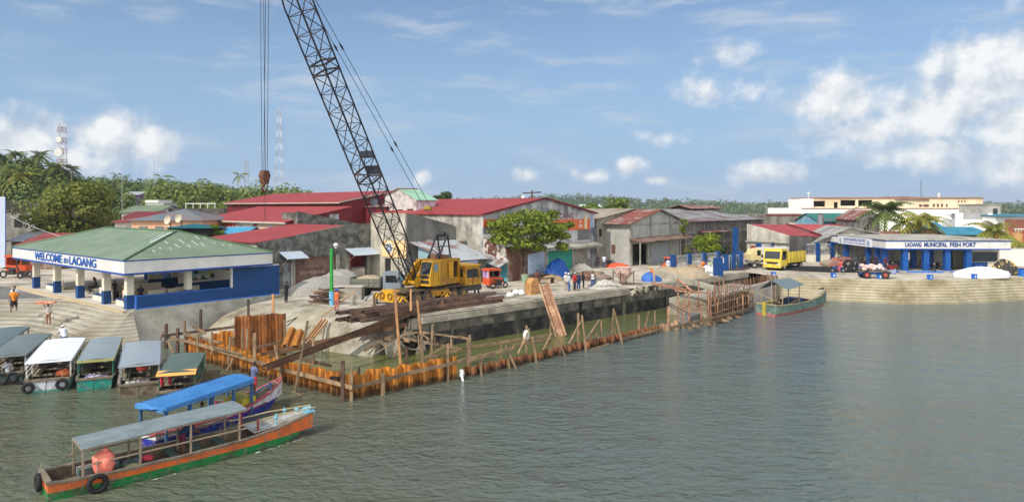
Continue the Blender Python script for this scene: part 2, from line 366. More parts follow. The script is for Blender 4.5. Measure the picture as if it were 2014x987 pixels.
land = [pw(*p) for p in T_L[::-1]] + [pw(.2, .1), pw(12.0, .1)] + T_R[1:] + [(Q0.x, Q0.y), (Q1.x, Q1.y), (29.0, 80.6)] + P_T
land += [(6380, 400), (6380, 7700), (-6380, 7700), (-6380, 300)]
mb = MB(); mb.ngon([(x, y, Q) for x, y in land])
tag(mb.build('ground', conc), 'flat concrete and packed dirt ground of the waterfront', 'ground', kind='structure')
# stepped bank beside the pavilion fading into a ramp on the left
def bank(T, Bm, zt, zb, nst, stair, name, mat, label, wig=.0):
    T = [Vector(p) for p in T]; Bm = [Vector(p) for p in Bm]; cols = []
    for i in range(len(T) - 1):
        L = max((T[i+1] - T[i]).length, .1); k = max(1, min(24, int(L / .8)))
        for j in range(k): cols.append((T[i].lerp(T[i+1], j/k), Bm[i].lerp(Bm[i+1], j/k), i + j/k))
    cols.append((T[-1], Bm[-1], len(T) - 1.0))
    rings = []
    for (a, b, s) in cols:
        am = stair(s); ring = []
        for q in range(nst + 1):
            for e in ((-1, 1) if 0 < q < nst else ((1,) if q == 0 else (-1,))):
                f = min(1, max(0, q / nst + e * .004)); lvl = (q if e > 0 else q - 1) / max(1, nst - 1)
                z = (1 - am) * (zt + (zb - zt) * f) + am * (zt + (zb - zt) * lvl)
                p = a.lerp(b, f); w_ = wig * (mnoise.noise((p.x * .7, p.y * .7, 0)))
                ring.append((p.x, p.y, z + (w_ if 0 < q < nst else 0)))
        rings.append(ring)
    mb = MB(); mb.loft(rings, caps=False, closed=False)
    return tag(mb.build(name, mat), label, 'steps' if 'step' in name else 'ramp', kind='structure')
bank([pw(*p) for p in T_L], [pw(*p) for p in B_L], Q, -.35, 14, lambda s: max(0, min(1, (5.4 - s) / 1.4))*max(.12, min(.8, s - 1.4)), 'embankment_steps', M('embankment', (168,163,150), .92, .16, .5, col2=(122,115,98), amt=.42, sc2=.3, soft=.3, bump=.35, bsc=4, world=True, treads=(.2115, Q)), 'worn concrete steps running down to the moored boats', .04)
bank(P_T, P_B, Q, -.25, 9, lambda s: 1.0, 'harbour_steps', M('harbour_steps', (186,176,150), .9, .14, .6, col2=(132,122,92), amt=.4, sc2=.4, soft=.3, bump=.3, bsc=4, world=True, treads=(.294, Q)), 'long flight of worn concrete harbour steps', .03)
# collapsed concrete slope between pavilion and quay
rings = []
for f, z in ((0, Q - .002), (.15, 2.36), (.35, 2.22), (.55, 1.95), (.72, 1.42), (.88, .62), (1, -.3)):
    ring = []
    for i in range(len(T_R) - 1):
        for j in range(5):
            a = Vector(T_R[i]).lerp(Vector(T_R[i+1]), j/5); b = Vector(B_R[i]).lerp(Vector(B_R[i+1]), j/5)
            p = a.lerp(b, f); ring.append((p.x, p.y, z + .10 * mnoise.noise((p.x*.5, p.y*.5, 3)) * (0 < f < 1)))
    p = Vector(T_R[-1]).lerp(Vector(B_R[-1]), f); ring.append((p.x, p.y, z)); rings.append(ring)
for ring in rings: ring.append((ring[-1][0] + .1, ring[-1][1] - .05, -.6))     # broken edge drops straight down
mb = MB(); mb.loft(rings, caps=False, closed=False)
tag(mb.build('concrete_slope', ramp_m, smooth=35), 'cracked concrete slope running down into the water', 'ramp', kind='structure')
# mud and rubble bed behind the broken edge
mb = MB(); mb.loft([[(-8.6, 51.4, 2.3), (-6.1, 49.4, 2.3)], [(-8.4, 50.0, 1.2), (-6.6, 48.6, 1.0)], [(-8.9, 47.5, -.3), (-7.2, 47.0, -.3)]], caps=False, closed=False)
tag(mb.build('bank', M('dark_mud', (62,56,46), .95, .25, 2, bump=.6)), 'dark eroded bank under the broken quay corner', 'bank', kind='structure')
# street: paler worn strip in front of the warehouses, asphalt on the left plaza
asph = M('asphalt', (120,119,115), .9, .12, .4, col2=(96,95,92), amt=.4, sc2=.15, soft=.4, world=True)
mb = MB(); mb.ngon([pw(-1.2, 14) + (Q + .004,), pw(-1.2, 60) + (Q + .004,), pw(-60, 60) + (Q + .004,), pw(-60, 37) + (Q + .004,), pw(-16, 23) + (Q + .004,)])
tag(mb.build('road', asph), 'grey road surface behind the pavilion', 'road', kind='structure')
# ------------------------------------------------------------------ quay wall
t = thing('quay_wall', 'long weathered concrete quay wall with dark algae face', 'wall', (Q0.x, Q0.y, 0), math.atan2(QD.y, QD.x))
QF = Frame(Q0, math.atan2(QD.y, QD.x)); L = (Q1 - Q0).length
mb = MB(); mb.box(0, L, -.02, 1.2, -1, 1.12); mb.build('algae_band', algae, t)
mb = MB(); mb.box(0, L, 0.03, 1.2, 1.122, 1.9)
for x_, w_ in ((2.6, .2), (9.3, .25), (13.2, .15), (23.2, .5), (30.5, .3), (37.8, .3), (43.0, .3)): mb.box(x_, x_ + w_, -.05, .1, -.8, 1.85)
mb.build('wall_face', quayc, t)
capm = M('quay_cap', (172,164,146), .9, .15, .8, col2=(118,112,98), amt=.42, sc2=.7, soft=.25, bump=.4, bsc=5)
mb = MB()
for (a, b) in ((-.1, 6.2), (6.24, 13.4), (13.44, 20.0), (20.03, 24.2), (29.2, L)):
    mb.box(a, b, -.14, .95, 1.88, 2.32); mb.box(a, b, .22, .97, 2.32, 2.5)
mb.build('quay_cap', capm, t)
# broken part of the cap with rubble
mb = MB(); random.seed(3)
for i in range(26):
    mb.ell((24.3 + random.random()*5, random.uniform(-.15, .9), random.uniform(1.75, 2.3)), [random.uniform(.15, .42) for _ in range(3)], 6, 4, .35)
mb.build('broken_cap', capm, t)
mb = MB(); mb.box(17.0, 17.32, -.1, .02, -.8, 1.86); mb.build('joint', M('joint_black', (20,20,20), .9, .1), t)
# ------------------------------------------------------------------ hills
def ridge(pts, depth, name, mat, label, back=1.0):
    """pts = (px, py of the ground crest, distance)"""
    rings = [[], [], [], []]
    for (px, py, d) in pts:
        c = D(px, py, d); u = Vector((c.x, c.y)).normalized()
        for r, (k, zz) in zip(rings, ((-depth, -1), (-depth*.4, .55), (0, 1), (depth*back, -1))):
            q = Vector((c.x, c.y)) + u * k; r.append((q.x, q.y, Q - .3 if zz < 0 else Q + (c.z - Q) * zz))
    mb = MB(); mb.loft(rings, caps=False, closed=False)
    return tag(mb.build(name, mat, smooth=80), label, 'hill', kind='structure')
hillg = M('hill_green', (62,82,38), .95, .3, .05, world=True, col2=(44,62,30), amt=.5, sc2=.05)
hillf = M('far_hill_green', (58,76,44), .95, .25, .02, world=True, col2=(42,60,34), amt=.5, sc2=.012)
RIDGE1 = [(-420, 330, 150), (-200, 325, 150), (-60, 322, 150), (40, 330, 150), (110, 352, 152), (190, 385, 158), (260, 405, 165)]
RIDGE2 = [(60, 374, 330), (160, 372, 330), (240, 370, 320), (330, 380, 320), (430, 386, 330), (540, 394, 360), (640, 401, 420), (760, 404, 500)]
RIDGE3 = [(480, 392, 760), (620, 398, 800), (760, 404, 850), (860, 401, 900), (960, 398, 950), (1050, 394, 950), (1120, 391, 950), (1200, 395, 1000), (1280, 399, 1000), (1400, 403, 1000), (1500, 407.5, 900), (1600, 407, 850), (1750, 407, 900), (1950, 408.5, 900), (2120, 409, 900), (2400, 407, 950)]
RIDGE4 = [(1500, 407, 6000), (1640, 402, 6000), (1760, 398, 6000), (1900, 396, 6000), (1970, 397, 6000), (2040, 399, 6000), (2150, 395, 6000), (2400, 392, 6000)]
ridge(RIDGE1, 45, 'hill', hillg, 'steep green hill behind the plaza on the left')
ridge(RIDGE2, 110, 'hill', hillg, 'low green hill behind the red roofs')
ridge(RIDGE3, 260, 'hills', hillf, 'distant low wooded hills along the horizon')
ridge(RIDGE4, 1500, 'mountains', hillf, 'far blue hills on the horizon at the right')
# ------------------------------------------------------------------ pavilion
def poster_mat(name, cols, sc=2.0):
    m = bpy.data.materials.new(name); m.use_nodes = True; t = m.node_tree; n = NT(t); b = t.nodes['Principled BSDF']; b.inputs['Roughness'].default_value = .5
    co = n('ShaderNodeTexCoord').outputs['Object']
    v = n('ShaderNodeTexVoronoi', {'Vector': co, 'Scale': sc}).outputs['Color']
    s = n('ShaderNodeSeparateXYZ', {0: v}).outputs[0]
    r = n('ShaderNodeValToRGB', {0: s}); r.color_ramp.interpolation = 'CONSTANT'
    e = r.color_ramp.elements; e[0].color = lin(cols[0]) + (1,); e[1].position = 1 / len(cols); e[1].color = lin(cols[1]) + (1,)
    for i, c in enumerate(cols[2:], 2): x = e.new(i / len(cols)); x.color = lin(c) + (1,)
    t.links.new(r.outputs[0], b.inputs['Base Color']); return m
FL = 2.6
pv = thing('pavilion', 'open waiting pavilion with green hip roof and blue and white walls', 'pavilion', (PAV.o.x, PAV.o.y, 0), PAV.a)
mb = MB()
mb.prism([(-.05, .05, -.4), (-.05, -.85, -.4), (-.05, -.5, .6), (-.05, -.12, 2.2), (-.05, -.1, 2.56), (-.05, .05, 2.56)], (12.6, 0, 0))
mb.build('base', M('pavilion_base', (176,172,160), .9, .12, .7, col2=(130,122,100), amt=.4, sc2=.35, soft=.35, bump=.3, bsc=4, col3=(196,193,184), amt3=.3, sc3=.8), pv)
mb = MB(); mb.box(-.55, 12.3, .05, 25, 2.3, FL); mb.build('floor', M('pale_floor', (190,186,176), .7, .08, .5), pv)
mb = MB(); mb.box(-.75, -.55, -.1, 25, 2.05, FL - .03); mb.build('plinth', M('pebble_plinth', (178,160,128), .9, .3, 14, bump=.5, bsc=16), pv)
def column(x, y, w=.5):
    mb = MB(); mb.box(x - w/2, x + w/2, y - w/2, y + w/2, FL + 1.05, 5.36); mb.mi = 1
    mb.box(x - w/2 - .012, x + w/2 + .012, y - w/2 - .012, y + w/2 + .012, FL, FL + 1.05)
    return mb.build('column', [cream, blue], pv)
for y in (.45, 4.75, 10.3, 15.8, 21.4): column(-.1, y)
for x in (4.3,): column(x, .45, .45)
for y in (10.3, 15.8, 21.4): column(9.9, y, .45)
zb, zt = 5.34, 6.28
X0, X1, Y0, Y1 = -1.0, 10.9, -1.0, 25.2
mb = MB(); mb.box(X0, X0 + .15, Y0, Y1, zb, zt); mb.box(X1 - .15, X1, Y0, Y1, zb, zt); mb.box(X0 + .15, X1 - .15, Y0, Y0 + .15, zb, zt); mb.box(X0 + .15, X1 - .15, Y1 - .15, Y1, zb, zt)
mb.build('fascia', white, pv)
mb = MB()
for z0, z1, o in ((zb - .09, zb + .05, .03), (zt - .02, zt + .07, .035)):
    mb.box(X0 - o, X0 + .02, Y0 - o, Y1 + o, z0, z1); mb.box(X1 - .02, X1 + o, Y0 - o, Y1 + o, z0, z1)
    mb.box(X0 + .02, X1 - .02, Y0 - o, Y0 + .02, z0, z1); mb.box(X0 + .02, X1 - .02, Y1 - .02, Y1 + o, z0, z1)
mb.build('fascia_trim', M('navy_trim', (20,70,150), .5, .08, 2), pv)
mb = MB(); mb.box(X0 + .15, X1 - .15, Y0 + .15, Y1 - .15, zb - .02, zb + .08); mb.build('ceiling', cream, pv)
# hip roof
zr = 8.2; ra, rb = (5.0, 3.9, zr), (5.0, 18.9, zr); e = .06
A, Bc, Cc, Dd = (X0 - e, Y0 - e, zt + .05), (X1 + e, Y0 - e, zt + .05), (X1 + e, Y1 + e, zt + .05), (X0 - e, Y1 + e, zt + .05)
roofg = M('green_roof_sheet', (112,128,104), .55, .08, .5, col2=(94,112,90), amt=.4, sc2=.25, soft=.4, col3=(130,144,120), amt3=.25, sc3=.7)
mb = MB(); mb.add([A, Bc, Cc, Dd, ra, rb], [(0, 1, 4), (1, 2, 5, 4), (2, 3, 5), (3, 0, 4, 5), (3, 2, 1, 0)]); rf = mb.build('roof', roofg, pv)
mb = MB()
for p, q in ((A, ra), (Bc, ra), (Cc, rb), (Dd, rb), (ra, rb)): mb.tube([Vector(p) + Vector((0, 0, .05)), Vector(q) + Vector((0, 0, .05))], .07, 5)
mb.build('ridge_cap', M('ridge_green', (84,112,78), .5, .1, 2), rf)
mb = MB(); random.seed(11)
def on_near(x, f):  # point on the near hip face
    return Vector((x, Y0 + (ra[1] - Y0) * f, zt + .05 + (zr - zt - .05) * f + .02))
for (x, f, ln) in ((3.2, .62, .5), (3.7, .5, .8), (4.4, .66, .9), (4.6, .44, .5), (5.3, .6, 1.1), (5.8, .5, .7), (6.0, .78, .8), (6.6, .72, .5), (6.9, .5, .35), (7.4, .42, .5), (8.0, .38, .3), (2.3, .4, .4), (1.6, .3, .4), (3.0, .36, .3), (7.9, .52, .25)):
    p = on_near(x, f); q = on_near(x + ln*.1, max(.05, f - ln * .17)); mb.beam(p, q, .07, .012)
s = [Vector((-1 + 6 * f, y, zt + .06 + (zr - zt) * f)) for f, y in ((.55, 2.6), (.93, 4.0))]
mb.beam(s[0], s[1], .16, .012)
s = [Vector((-1 + 6 * f, y, zt + .06 + (zr - zt) * f)) for f, y in ((.62, 3.6), (.88, 4.6))]
mb.beam(s[0], s[1], .07, .012)
mb.build('roof_scuffs', M('bare_metal_scuff', (200,204,200), .5, .1, 4), rf)
# side wall: low parapet and tall panel
xs = PAV.xa(457, 0)
mb = MB(); mb.box(.25, xs, -.05, .12, FL - .02, 3.52); mb.box(xs, 12.15, -.05, .12, FL - .02, 5.12); mb.build('side_wall', blue, pv)
mb = MB(); mb.box(.2, 12.2, -.085, .05, FL - .07, FL + .06); mb.box(.17, .25, -.08, .14, FL + .06, 3.6); mb.box(.25, xs - .16, -.08, .14, 3.52, 3.57); mb.build('wall_trim', ltblue, pv)
mb = MB(); mb.box(xs - .16, xs, -.07, .13, 3.52, 5.3); mb.build('white_jamb', white, pv); mb = MB(); mb.box(9.5, 12.15, -.05, .3, 5.122, 5.2); mb.build('wall_coping', white, pv)
# rooms at the back
mb = MB(); wall(mb, (11.9, 3.2), (11.9, 24.6), FL + .9, 5.35, th=.15); wall(mb, (6.2, 12.2), (11.9, 12.2), FL + .9, 5.35, ops=[(1.2, 2.1, 3.4, 4.7)], th=.15); wall(mb, (6.4, 6.6), (11.7, 6.6), FL + .9, 5.35, th=.12); mb.build('back_wall', cream, pv)
mb = MB(); wall(mb, (11.89, 3.2), (11.89, 24.6), FL, FL + .9, th=.17); wall(mb, (6.19, 12.19), (11.9, 12.19), FL, FL + .9, th=.17); wall(mb, (6.39, 6.59), (11.7, 6.59), FL, FL + .9, th=.14); mb.build('dado', blue, pv)
pm = poster_mat('mural_colours', [(210,214,200), (60,110,60), (110,170,190), (200,190,90), (40,60,50), (150,190,200)], 2.6)
mb = MB(); mb.box(7.0, 9.6, 6.53, 6.57, 3.7, 5.2); mb.build('poster', pm, pv)
mb = MB(); mb.box(6.3, 8.1, 12.12, 12.17, 4.1, 4.9); mb.build('banner', poster_mat('red_banner', [(180,60,40), (190,70,50), (90,40,40), (200,200,210)], 1.4), pv)
mb = MB(); mb.box(10.3, 10.6, 6.5, 6.56, 4.5, 4.75); mb.box(10.75, 11.0, 6.5, 6.56, 4.4, 4.8); mb.build('notice', dark, pv)
# lettering on the fascia facing the boats
lm = M('letter_blue', (26,84,160), .5, .03, 2)
def ft(body, ya, yb, sz, bold, shear=0, dz=0):
    o = text(body, sz, lm, pv, Matrix.Identity(4), ext=.02, bold=bold, shear=shear)
    w = max(v.co.x for v in o.data.vertices) - min(v.co.x for v in o.data.vertices); k = abs(yb - ya) / w
    m = facing((X0 - .03, (ya + yb) / 2, (zb + zt) / 2 + dz), (0, -1, 0)); o.matrix_local = m @ Matrix.Diagonal((k, 1, 1, 1))
a, b, c_, d_, e_, f_ = [PAV.ya(px, X0) for px in (69, 123, 125, 134, 137, 190)]
ft('WELCOME', a, b, .92, .022); ft('to', c_, d_, .8, .005, .35); ft('LAOANG', e_, f_, .92, .022)
# concrete benches standing in the pavilion
benchm = M('bench_cream', (214,206,184), .7, .08, 2)
def bench(x, y, ln, rz, label):
    p = PAV.w(x, y, FL); o = thing('bench', label, 'bench', p, PAV.a + rz, 'concrete benches in the pavilion')
    mb = MB(); mb.box(-ln/2, ln/2, -.25, .25, 0, .40); mb.build('base', benchm, o)
    mb = MB(); mb.box(-ln/2 - .02, ln/2 + .02, -.28, .25, .40, .46); mb.build('seat', blue, o)
    mb = MB(); mb.prism([(-ln/2, .25, 0), (-ln/2, .25, .95), (-ln/2, .37, .95), (-ln/2, .37, 0)], (ln, 0, 0)); mb.build('backrest', benchm, o)
bench(.5, 2.9, 1.9, -math.pi/2, 'cream bench with blue seat beside the pavilion corner column')
bench(.5, 7.3, 2.6, -math.pi/2, 'cream bench with blue seat between the second and third front columns')
bench(.5, 18.6, 2.6, -math.pi/2, 'cream bench with blue seat behind the last front columns')
bench(2.6, 13.2, 2.4, -math.pi/2, 'cream bench deeper in the pavilion near the middle column')
bench(3.4, 2.6, 2.2, 0, 'cream bench behind the low blue parapet near the corner')
bench(5.8, 3.4, 2.0, 0, 'cream bench behind the low blue parapet in front of the mural')
bench(4.6, 9.0, 2.4, math.pi, 'cream bench in the shade in the middle of the pavilion')
# ------------------------------------------------------------------ warehouses along the quay road
redroof = M('red_roof_sheet', (154,60,56), .6, .1, .4, col2=(136,50,48), amt=.4, sc2=.2, soft=.4, stripe=('X', .9, .25))
redroof_y = M('red_roof_sheet_b', (152,44,48), .5, .07, .4, col2=(168,62,56), amt=.3, sc2=.15, soft=.5, stripe=('Y', .9, .25))
redwall = M('dark_red_sheet', (116,26,34), .6, .1, .6, col2=(92,22,30), amt=.4, sc2=.5, streak=True, stripe=('X', .5, .3))
greyroof = M('old_grey_roof', (142,142,140), .6, .12, .5, col2=(112,74,62), amt=.38, sc2=.32, streak=False, soft=.12, stripe=('X', .7, .35), col3=(96,92,88), amt3=.25, sc3=.6)
rustroof = M('rusty_roof', (124,70,58), .8, .2, .6, col2=(150,140,132), amt=.32, sc2=.5, soft=.15, stripe=('X', .6, .35))
galv = M('galvanised_sheet', (168,174,178), .45, .08, 1, col2=(132,110,98), amt=.22, sc2=.9, soft=.1, stripe=('X', .5, .3), metal=.15)
block = M('grey_block_wall', (176,175,168), .9, .08, 1.2, col2=(136,134,126), amt=.35, sc2=.5, streak=True, soft=.35)
block_d = M('dark_block_wall', (116,112,104), .95, .15, 1, col2=(70,66,60), amt=.5, sc2=.6, streak=True, soft=.3)
brownsh = M('rusty_brown_sheet', (104,72,58), .85, .2, 1.5, col2=(142,128,112), amt=.35, sc2=1.2, streak=True, soft=.2)
maroon = M('maroon_shutter', (92,52,50), .8, .15, 1, col2=(120,106,92), amt=.35, sc2=.8, streak=False, soft=.3)
cyanw = M('pale_blue_boards', (110,164,182), .75, .15, 1.5, col2=(150,160,156), amt=.35, sc2=1, streak=True, soft=.3)
def bld(name, label, cat, s, t, group=None):
    p = TOWN.w(s, t); f = Frame((p.x, p.y), TOWN.a)
    return thing(name, label, cat, (p.x, p.y, 0), TOWN.a, group), f
def panel(name, mat, par, x0, x1, y0, y1, z0, z1):
    mb = MB(); mb.box(x0, x1, y0, y1, z0, z1); return mb.build(name, mat, par)
# B1 long grey wall with the painted warning, red lean-to roof
t0 = 59.7; s0 = TOWN.xa(508, t0); t, f = bld('warehouse', 'warehouse with dark mossy front wall and sloping red roof behind the pavilion', 'warehouse', s0, t0)
Lb = 45 - s0; dB = 11.3; xr = 10.4
dA = f.xa(566, 0); ops = [(f.xa(556, 0), f.xa(573, 0), Q, 4.9), (f.xa(580, 0), f.xa(661, 0), Q, 5.3), (f.xa(684, 0), f.xa(721, 0), Q, 5.2)]
mb = MB(); wall(mb, (0, 0), (Lb, 0), Q - .1, [(0, 6.9), (xr, 8.45), (Lb, 8.5)], ops, .3); mb.build('front_wall', darkc, t)
mb = MB(); wall(mb, (0, dB), (0, .3), Q, 6.8, (), .25); wall(mb, (xr, .3), (xr, dB), Q, 8.1, (), .2); wall(mb, (xr, dB), (0, dB), Q, [(0, 8.1), (xr, 6.8)], (), .2); mb.build('side_wall', M('pale_plaster', (196,188,172), .9, .1, .7, col2=(130,122,108), amt=.35, sc2=.6, streak=True), t)
mb = MB(); slab(mb, (-.35, .05, 6.95), (xr + .1, .05, 8.32), (xr + .1, dB + .2, 8.32), (-.35, dB + .2, 6.95), .08); mb.build('roof', redroof, t)
panel('door', M('weathered_grey_door', (138,146,150), .8, .15, 1.5, col2=(100,96,92), amt=.35, sc2=1.2, streak=True), t, ops[0][0], ops[0][1], .12, .2, Q, 4.9)
panel('shutter', maroon, t, ops[1][0], ops[1][1], .1, .2, Q, 5.3)
mk = M('painted_white', (150,136,124), .8, .2, 3)
text('NO PARKING', .46, mk, t, facing((f.xa(621, 0) - .3, .095, 3.75), (1, 0, 0)) , ext=.004, bold=.012)
text('NOTICE', .3, mk, t, facing((f.xa(620, 0) - .2, .095, 4.35), (1, 0, 0)), ext=.004)
def awning(px0, px1, zt, zbm, out, mat, par, f, name='awning'):
    a, b = f.xa(px0, 0), f.xa(px1, 0)
    mb = MB(); slab(mb, (a, -out, zbm), (b, -out, zbm), (b, -.02, zt), (a, -.02, zt), .05)
    o = mb.build(name, mat, par)
    mb = MB()
    for x in (a + .1, b - .1): mb.beam((x, -out + .1, zbm - .06), (x, -.03, zbm - .9), .05)
    mb.build('strut', wood, o); return o
al = M('awning_sheet', (176,190,200), .4, .06, 1, metal=.1)
awning(549, 592, 5.95, 5.35, 1.5, al, t, f); awning(679, 732, 5.95, 5.3, 1.6, al, t, f)
mb = MB(); mb.box(xr + .3, Lb - .05, .35, dB - .5, 7.9, 8.0); mb.build('flat_roof', darkc, t)
mb = MB(); mb.box(xr + .25, Lb - .02, 4.0, 4.1, Q, 7.9); mb.build('shade_backing', dark, t)  # added dark sheet: the doorway's inner shade is put into its colour
for px in (576, 664, 681, 724): 
    x = f.xa(px, 0); panel('pilaster', wallc, t, x - .2, x + .2, -.12, -.002, Q, 5.4)
# parapet between the red roofs
mb = MB(); wall(mb, (xr + .3, dB - .4), (xr + 9.2, dB - .4), 6, [(0, 9.75), (8.9, 8.1)], (), .3); wall(mb, (xr + .3, dB + 3), (xr + .3, dB - .1), 6, 9.6, (), .25); mb.build('parapet', darkc, t)
# B2, B3 red roofed sheds behind
t, f = bld('red_shed', 'red roofed shed with patched sheet walls between the two other red roofs', 'shed', 42.2, 71.6)
dd, xr2 = 23, 8.8
mb = MB(); slab(mb, (-.5, -.2, 8.55), (xr2, -.2, 10.35), (xr2, dd, 10.35), (-.5, dd, 8.55), .1); mb.build('roof', redroof, t)
mb = MB(); wall(mb, (0, 0), (xr2, 0), Q, [(0, 8.5), (xr2, 10.2)], (), .15); mb.build('gable_wall', redwall, t)
mb = MB(); wall(mb, (0, dd), (0, .15), Q, 8.4, (), .15); mb.build('side_wall', M('patched_pink_wall', (206,178,156), .85, .12, .8, col2=(168,60,52), amt=.42, sc2=.3, soft=.04, col3=(170,182,190), amt3=.3, sc3=.4), t)
mb = MB(); wall(mb, (xr2, .15), (xr2, dd), Q, 10.1, (), .15); wall(mb, (xr2, dd), (0, dd), Q, [(0, 10.1), (xr2, 8.4)], (), .15); mb.build('back_wall', redwall, t)
panel('fascia_board', M('pale_fascia', (180,168,152), .8, .12, 1), t, -.56, -.44, -.2, dd, 8.3, 8.5)
panel('patch_sheet', galv, t, 5.6, 6.9, -.05, -.003, 8.2, 9.4)
t, f = bld('red_hall', 'highest red roofed hall with dark red gable wall behind the crane boom', 'hall', 51.6, 74.5)
dd, xr2 = 31, 8.0
mb = MB(); slab(mb, (-.6, -.3, 10.95), (xr2, -.3, 12.5), (xr2, dd, 12.5), (-.6, dd, 10.95), .1); mb.build('roof', redroof, t)
mb = MB(); wall(mb, (0, 0), (xr2, 0), Q, [(0, 10.75), (xr2, 12.35)], (), .15); wall(mb, (0, dd), (0, .15), Q, 10.75, (), .15); mb.build('gable_wall', redwall, t)
mb = MB(); mb.box(-.62, -.5, -.3, dd, 10.72, 10.86); mb.beam((-.6, -.32, 10.86), (xr2, -.32, 12.4), .06, .16); mb.build('fascia_board', MATS['pale_fascia'], t)
mb = MB(); wall(mb, (xr2, dd), (0, dd), Q, [(0, 12.2), (xr2, 10.7)], (), .15); wall(mb, (xr2, .15), (xr2, dd), Q, 12.2, (), .15); mb.build('back_wall', redwall, t)
x = f.xa(735, 0); panel('window', M('dusty_pane', (120,130,138), .3, .2, 2), t, x - .5, x + .6, -.05, -.003, 10.0, 11.3)
# B4 raw concrete block in front
t, f = bld('concrete_building', 'raw grey concrete building with logo board behind the crane', 'building', 45, 53.77)
dB4 = 5.95; xr4 = f.xa(897, 0)
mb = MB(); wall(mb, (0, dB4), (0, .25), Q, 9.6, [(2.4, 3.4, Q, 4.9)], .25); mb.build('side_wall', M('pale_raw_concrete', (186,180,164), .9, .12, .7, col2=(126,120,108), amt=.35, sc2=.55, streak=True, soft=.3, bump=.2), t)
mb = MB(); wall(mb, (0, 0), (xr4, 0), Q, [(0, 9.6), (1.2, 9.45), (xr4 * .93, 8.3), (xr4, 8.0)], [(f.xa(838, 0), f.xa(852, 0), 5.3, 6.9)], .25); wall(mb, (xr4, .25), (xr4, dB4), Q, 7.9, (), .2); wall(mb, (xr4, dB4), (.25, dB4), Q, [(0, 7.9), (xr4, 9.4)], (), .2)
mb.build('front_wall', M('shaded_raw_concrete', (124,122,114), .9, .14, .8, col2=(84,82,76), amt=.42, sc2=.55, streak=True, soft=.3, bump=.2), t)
mb = MB(); slab(mb, (.25, .25, 8.8), (xr4 - .2, .25, 7.6), (xr4 - .2, dB4, 7.6), (.25, dB4, 8.8), .1); mb.build('roof', block_d, t)
panel('door', dark, t, .1, .2, dB4 - 3.4, dB4 - 2.4, Q, 4.9)
panel('boarded_opening', M('cream_boards', (190,170,150), .8, .1, 2, stripe=('X', .3, .3)), t, f.xa(838, 0), f.xa(852, 0), .08, .18, 5.3, 6.9)
# logo board on the sunlit wall
y1, y0 = f.ya(752, 0), f.ya(799, 0); zt_, zb_ = f.z(473, 0, (y0+y1)/2), f.z(506, 0, (y0+y1)/2)
lb = panel('logo_board', M('peach_board', (226,192,138), .6, .05, 1), t, -.07, -.005, y0, y1, zb_, zt_)
ym = f.ya(766.5, 0); zm = (zt_ + zb_) / 2 + .05
mb = MB(); mb.cyl((-.09, ym, zm), (-.06, ym, zm), .62, 24); dc = mb.build('logo_disc', white, lb)
mb = MB()
for k in range(5):
    pts = []
    for j in range(7):
        a = k * 2*math.pi/5 + j * .28; r = .10 + .36 * math.sin(j / 6 * math.pi * .5)
        pts.append((-.10, ym - r*math.cos(a), zm + r*math.sin(a)))
    mb.tube(pts, [.02, .06, .085, .09, .075, .05, .02], 5)
mb.build('logo_swirl', M('logo_navy', (34,70,120), .5, .05, 2), lb)
# B5 white gable house with green roof
s5 = TOWN.xa(819, 64.5); t, f = bld('gable_house', 'whitewashed gable house with mint green roof and dark windows behind the boom', 'house', s5, 64.5)
y1 = f.ya(757, 0); yp = f.ya(785, 0); zp, z0_, z1_ = f.z(373, 0, yp), f.z(393, 0, 0), f.z(385, 0, y1); x1 = f.xa(857, 0)
wn = [(f.ya(813, 0), f.ya(801, 0), f.z(428, 0, 2), f.z(411, 0, 2)), (f.ya(792, 0), f.ya(779, 0), f.z(428, 0, 4), f.z(412, 0, 4))]
mb = MB(); wall(mb, (0, y1), (0, 0), Q, [(0, z1_), (y1 - yp, zp), (y1, z0_)], [(y1 - b_, y1 - a_, c, d) for a_, b_, c, d in wn], .2)
mb.build('gable_wall', M('stained_whitewash', (196,192,186), .9, .1, .8, col2=(142,128,122), amt=.38, sc2=.8, soft=.2), t)
for a_, b_, c, d in wn: panel('window', dark, t, .1, .15, a_, b_, c, d)
mb = MB(); wall(mb, (.2, 0), (x1, 0), Q, z0_ - .1, (), .2); wall(mb, (x1, .2), (x1, y1), Q, z0_ - .1, (), .2); mb.build('side_wall', M('pale_mauve_wall', (200,184,194), .9, .1, 1, col2=(150,140,140), amt=.3, sc2=.6, streak=True), t)
mb = MB(); mb.prism([(-.1, -.3, z0_), (x1 + .2, -.3, z0_), (f.xa(822, yp), yp, zp + .1), (-.1, yp, zp + .1)], (0, 0, -.1)); mb.prism([(x1 + .2, -.3, z0_), (x1 + .2, y1, z1_), (f.xa(822, yp), yp, zp + .1)], (0, 0, -.1)); mb.prism([(-.1, yp, zp + .1), (f.xa(822, yp), yp, zp + .1), (x1 + .2, y1, z1_), (-.1, y1, z1_)], (0, 0, -.1)); mb.build('roof', M('mint_roof', (150,188,160), .5, .08, .6, col2=(126,164,140), amt=.3, sc2=.4), t)
mb = MB(); mb.beam((-.12, y1, z1_ + .05), (-.12, yp, zp + .15), .12, .12); mb.build('barge_board', redroof, t); mb = MB(); mb.beam((-.12, yp, zp + .14), (f.xa(822, yp), yp, zp + .14), .12, .12); mb.build('ridge_cap', redroof, t)
# red low roof right of it
t, f = bld('annex', 'small dark red annex roof beside the mint green roof', 'annex', 57.5, 70)
mb = MB(); mb.box(-2.4, 4, 0, 6, Q, 10.2); mb.build('wall', redwall, t)
mb = MB(); slab(mb, (-2.6, -.2, 10.3), (4.2, -.2, 11.0), (4.2, 6, 11.0), (-2.6, 6, 10.3), .1); mb.build('roof', rustroof, t)
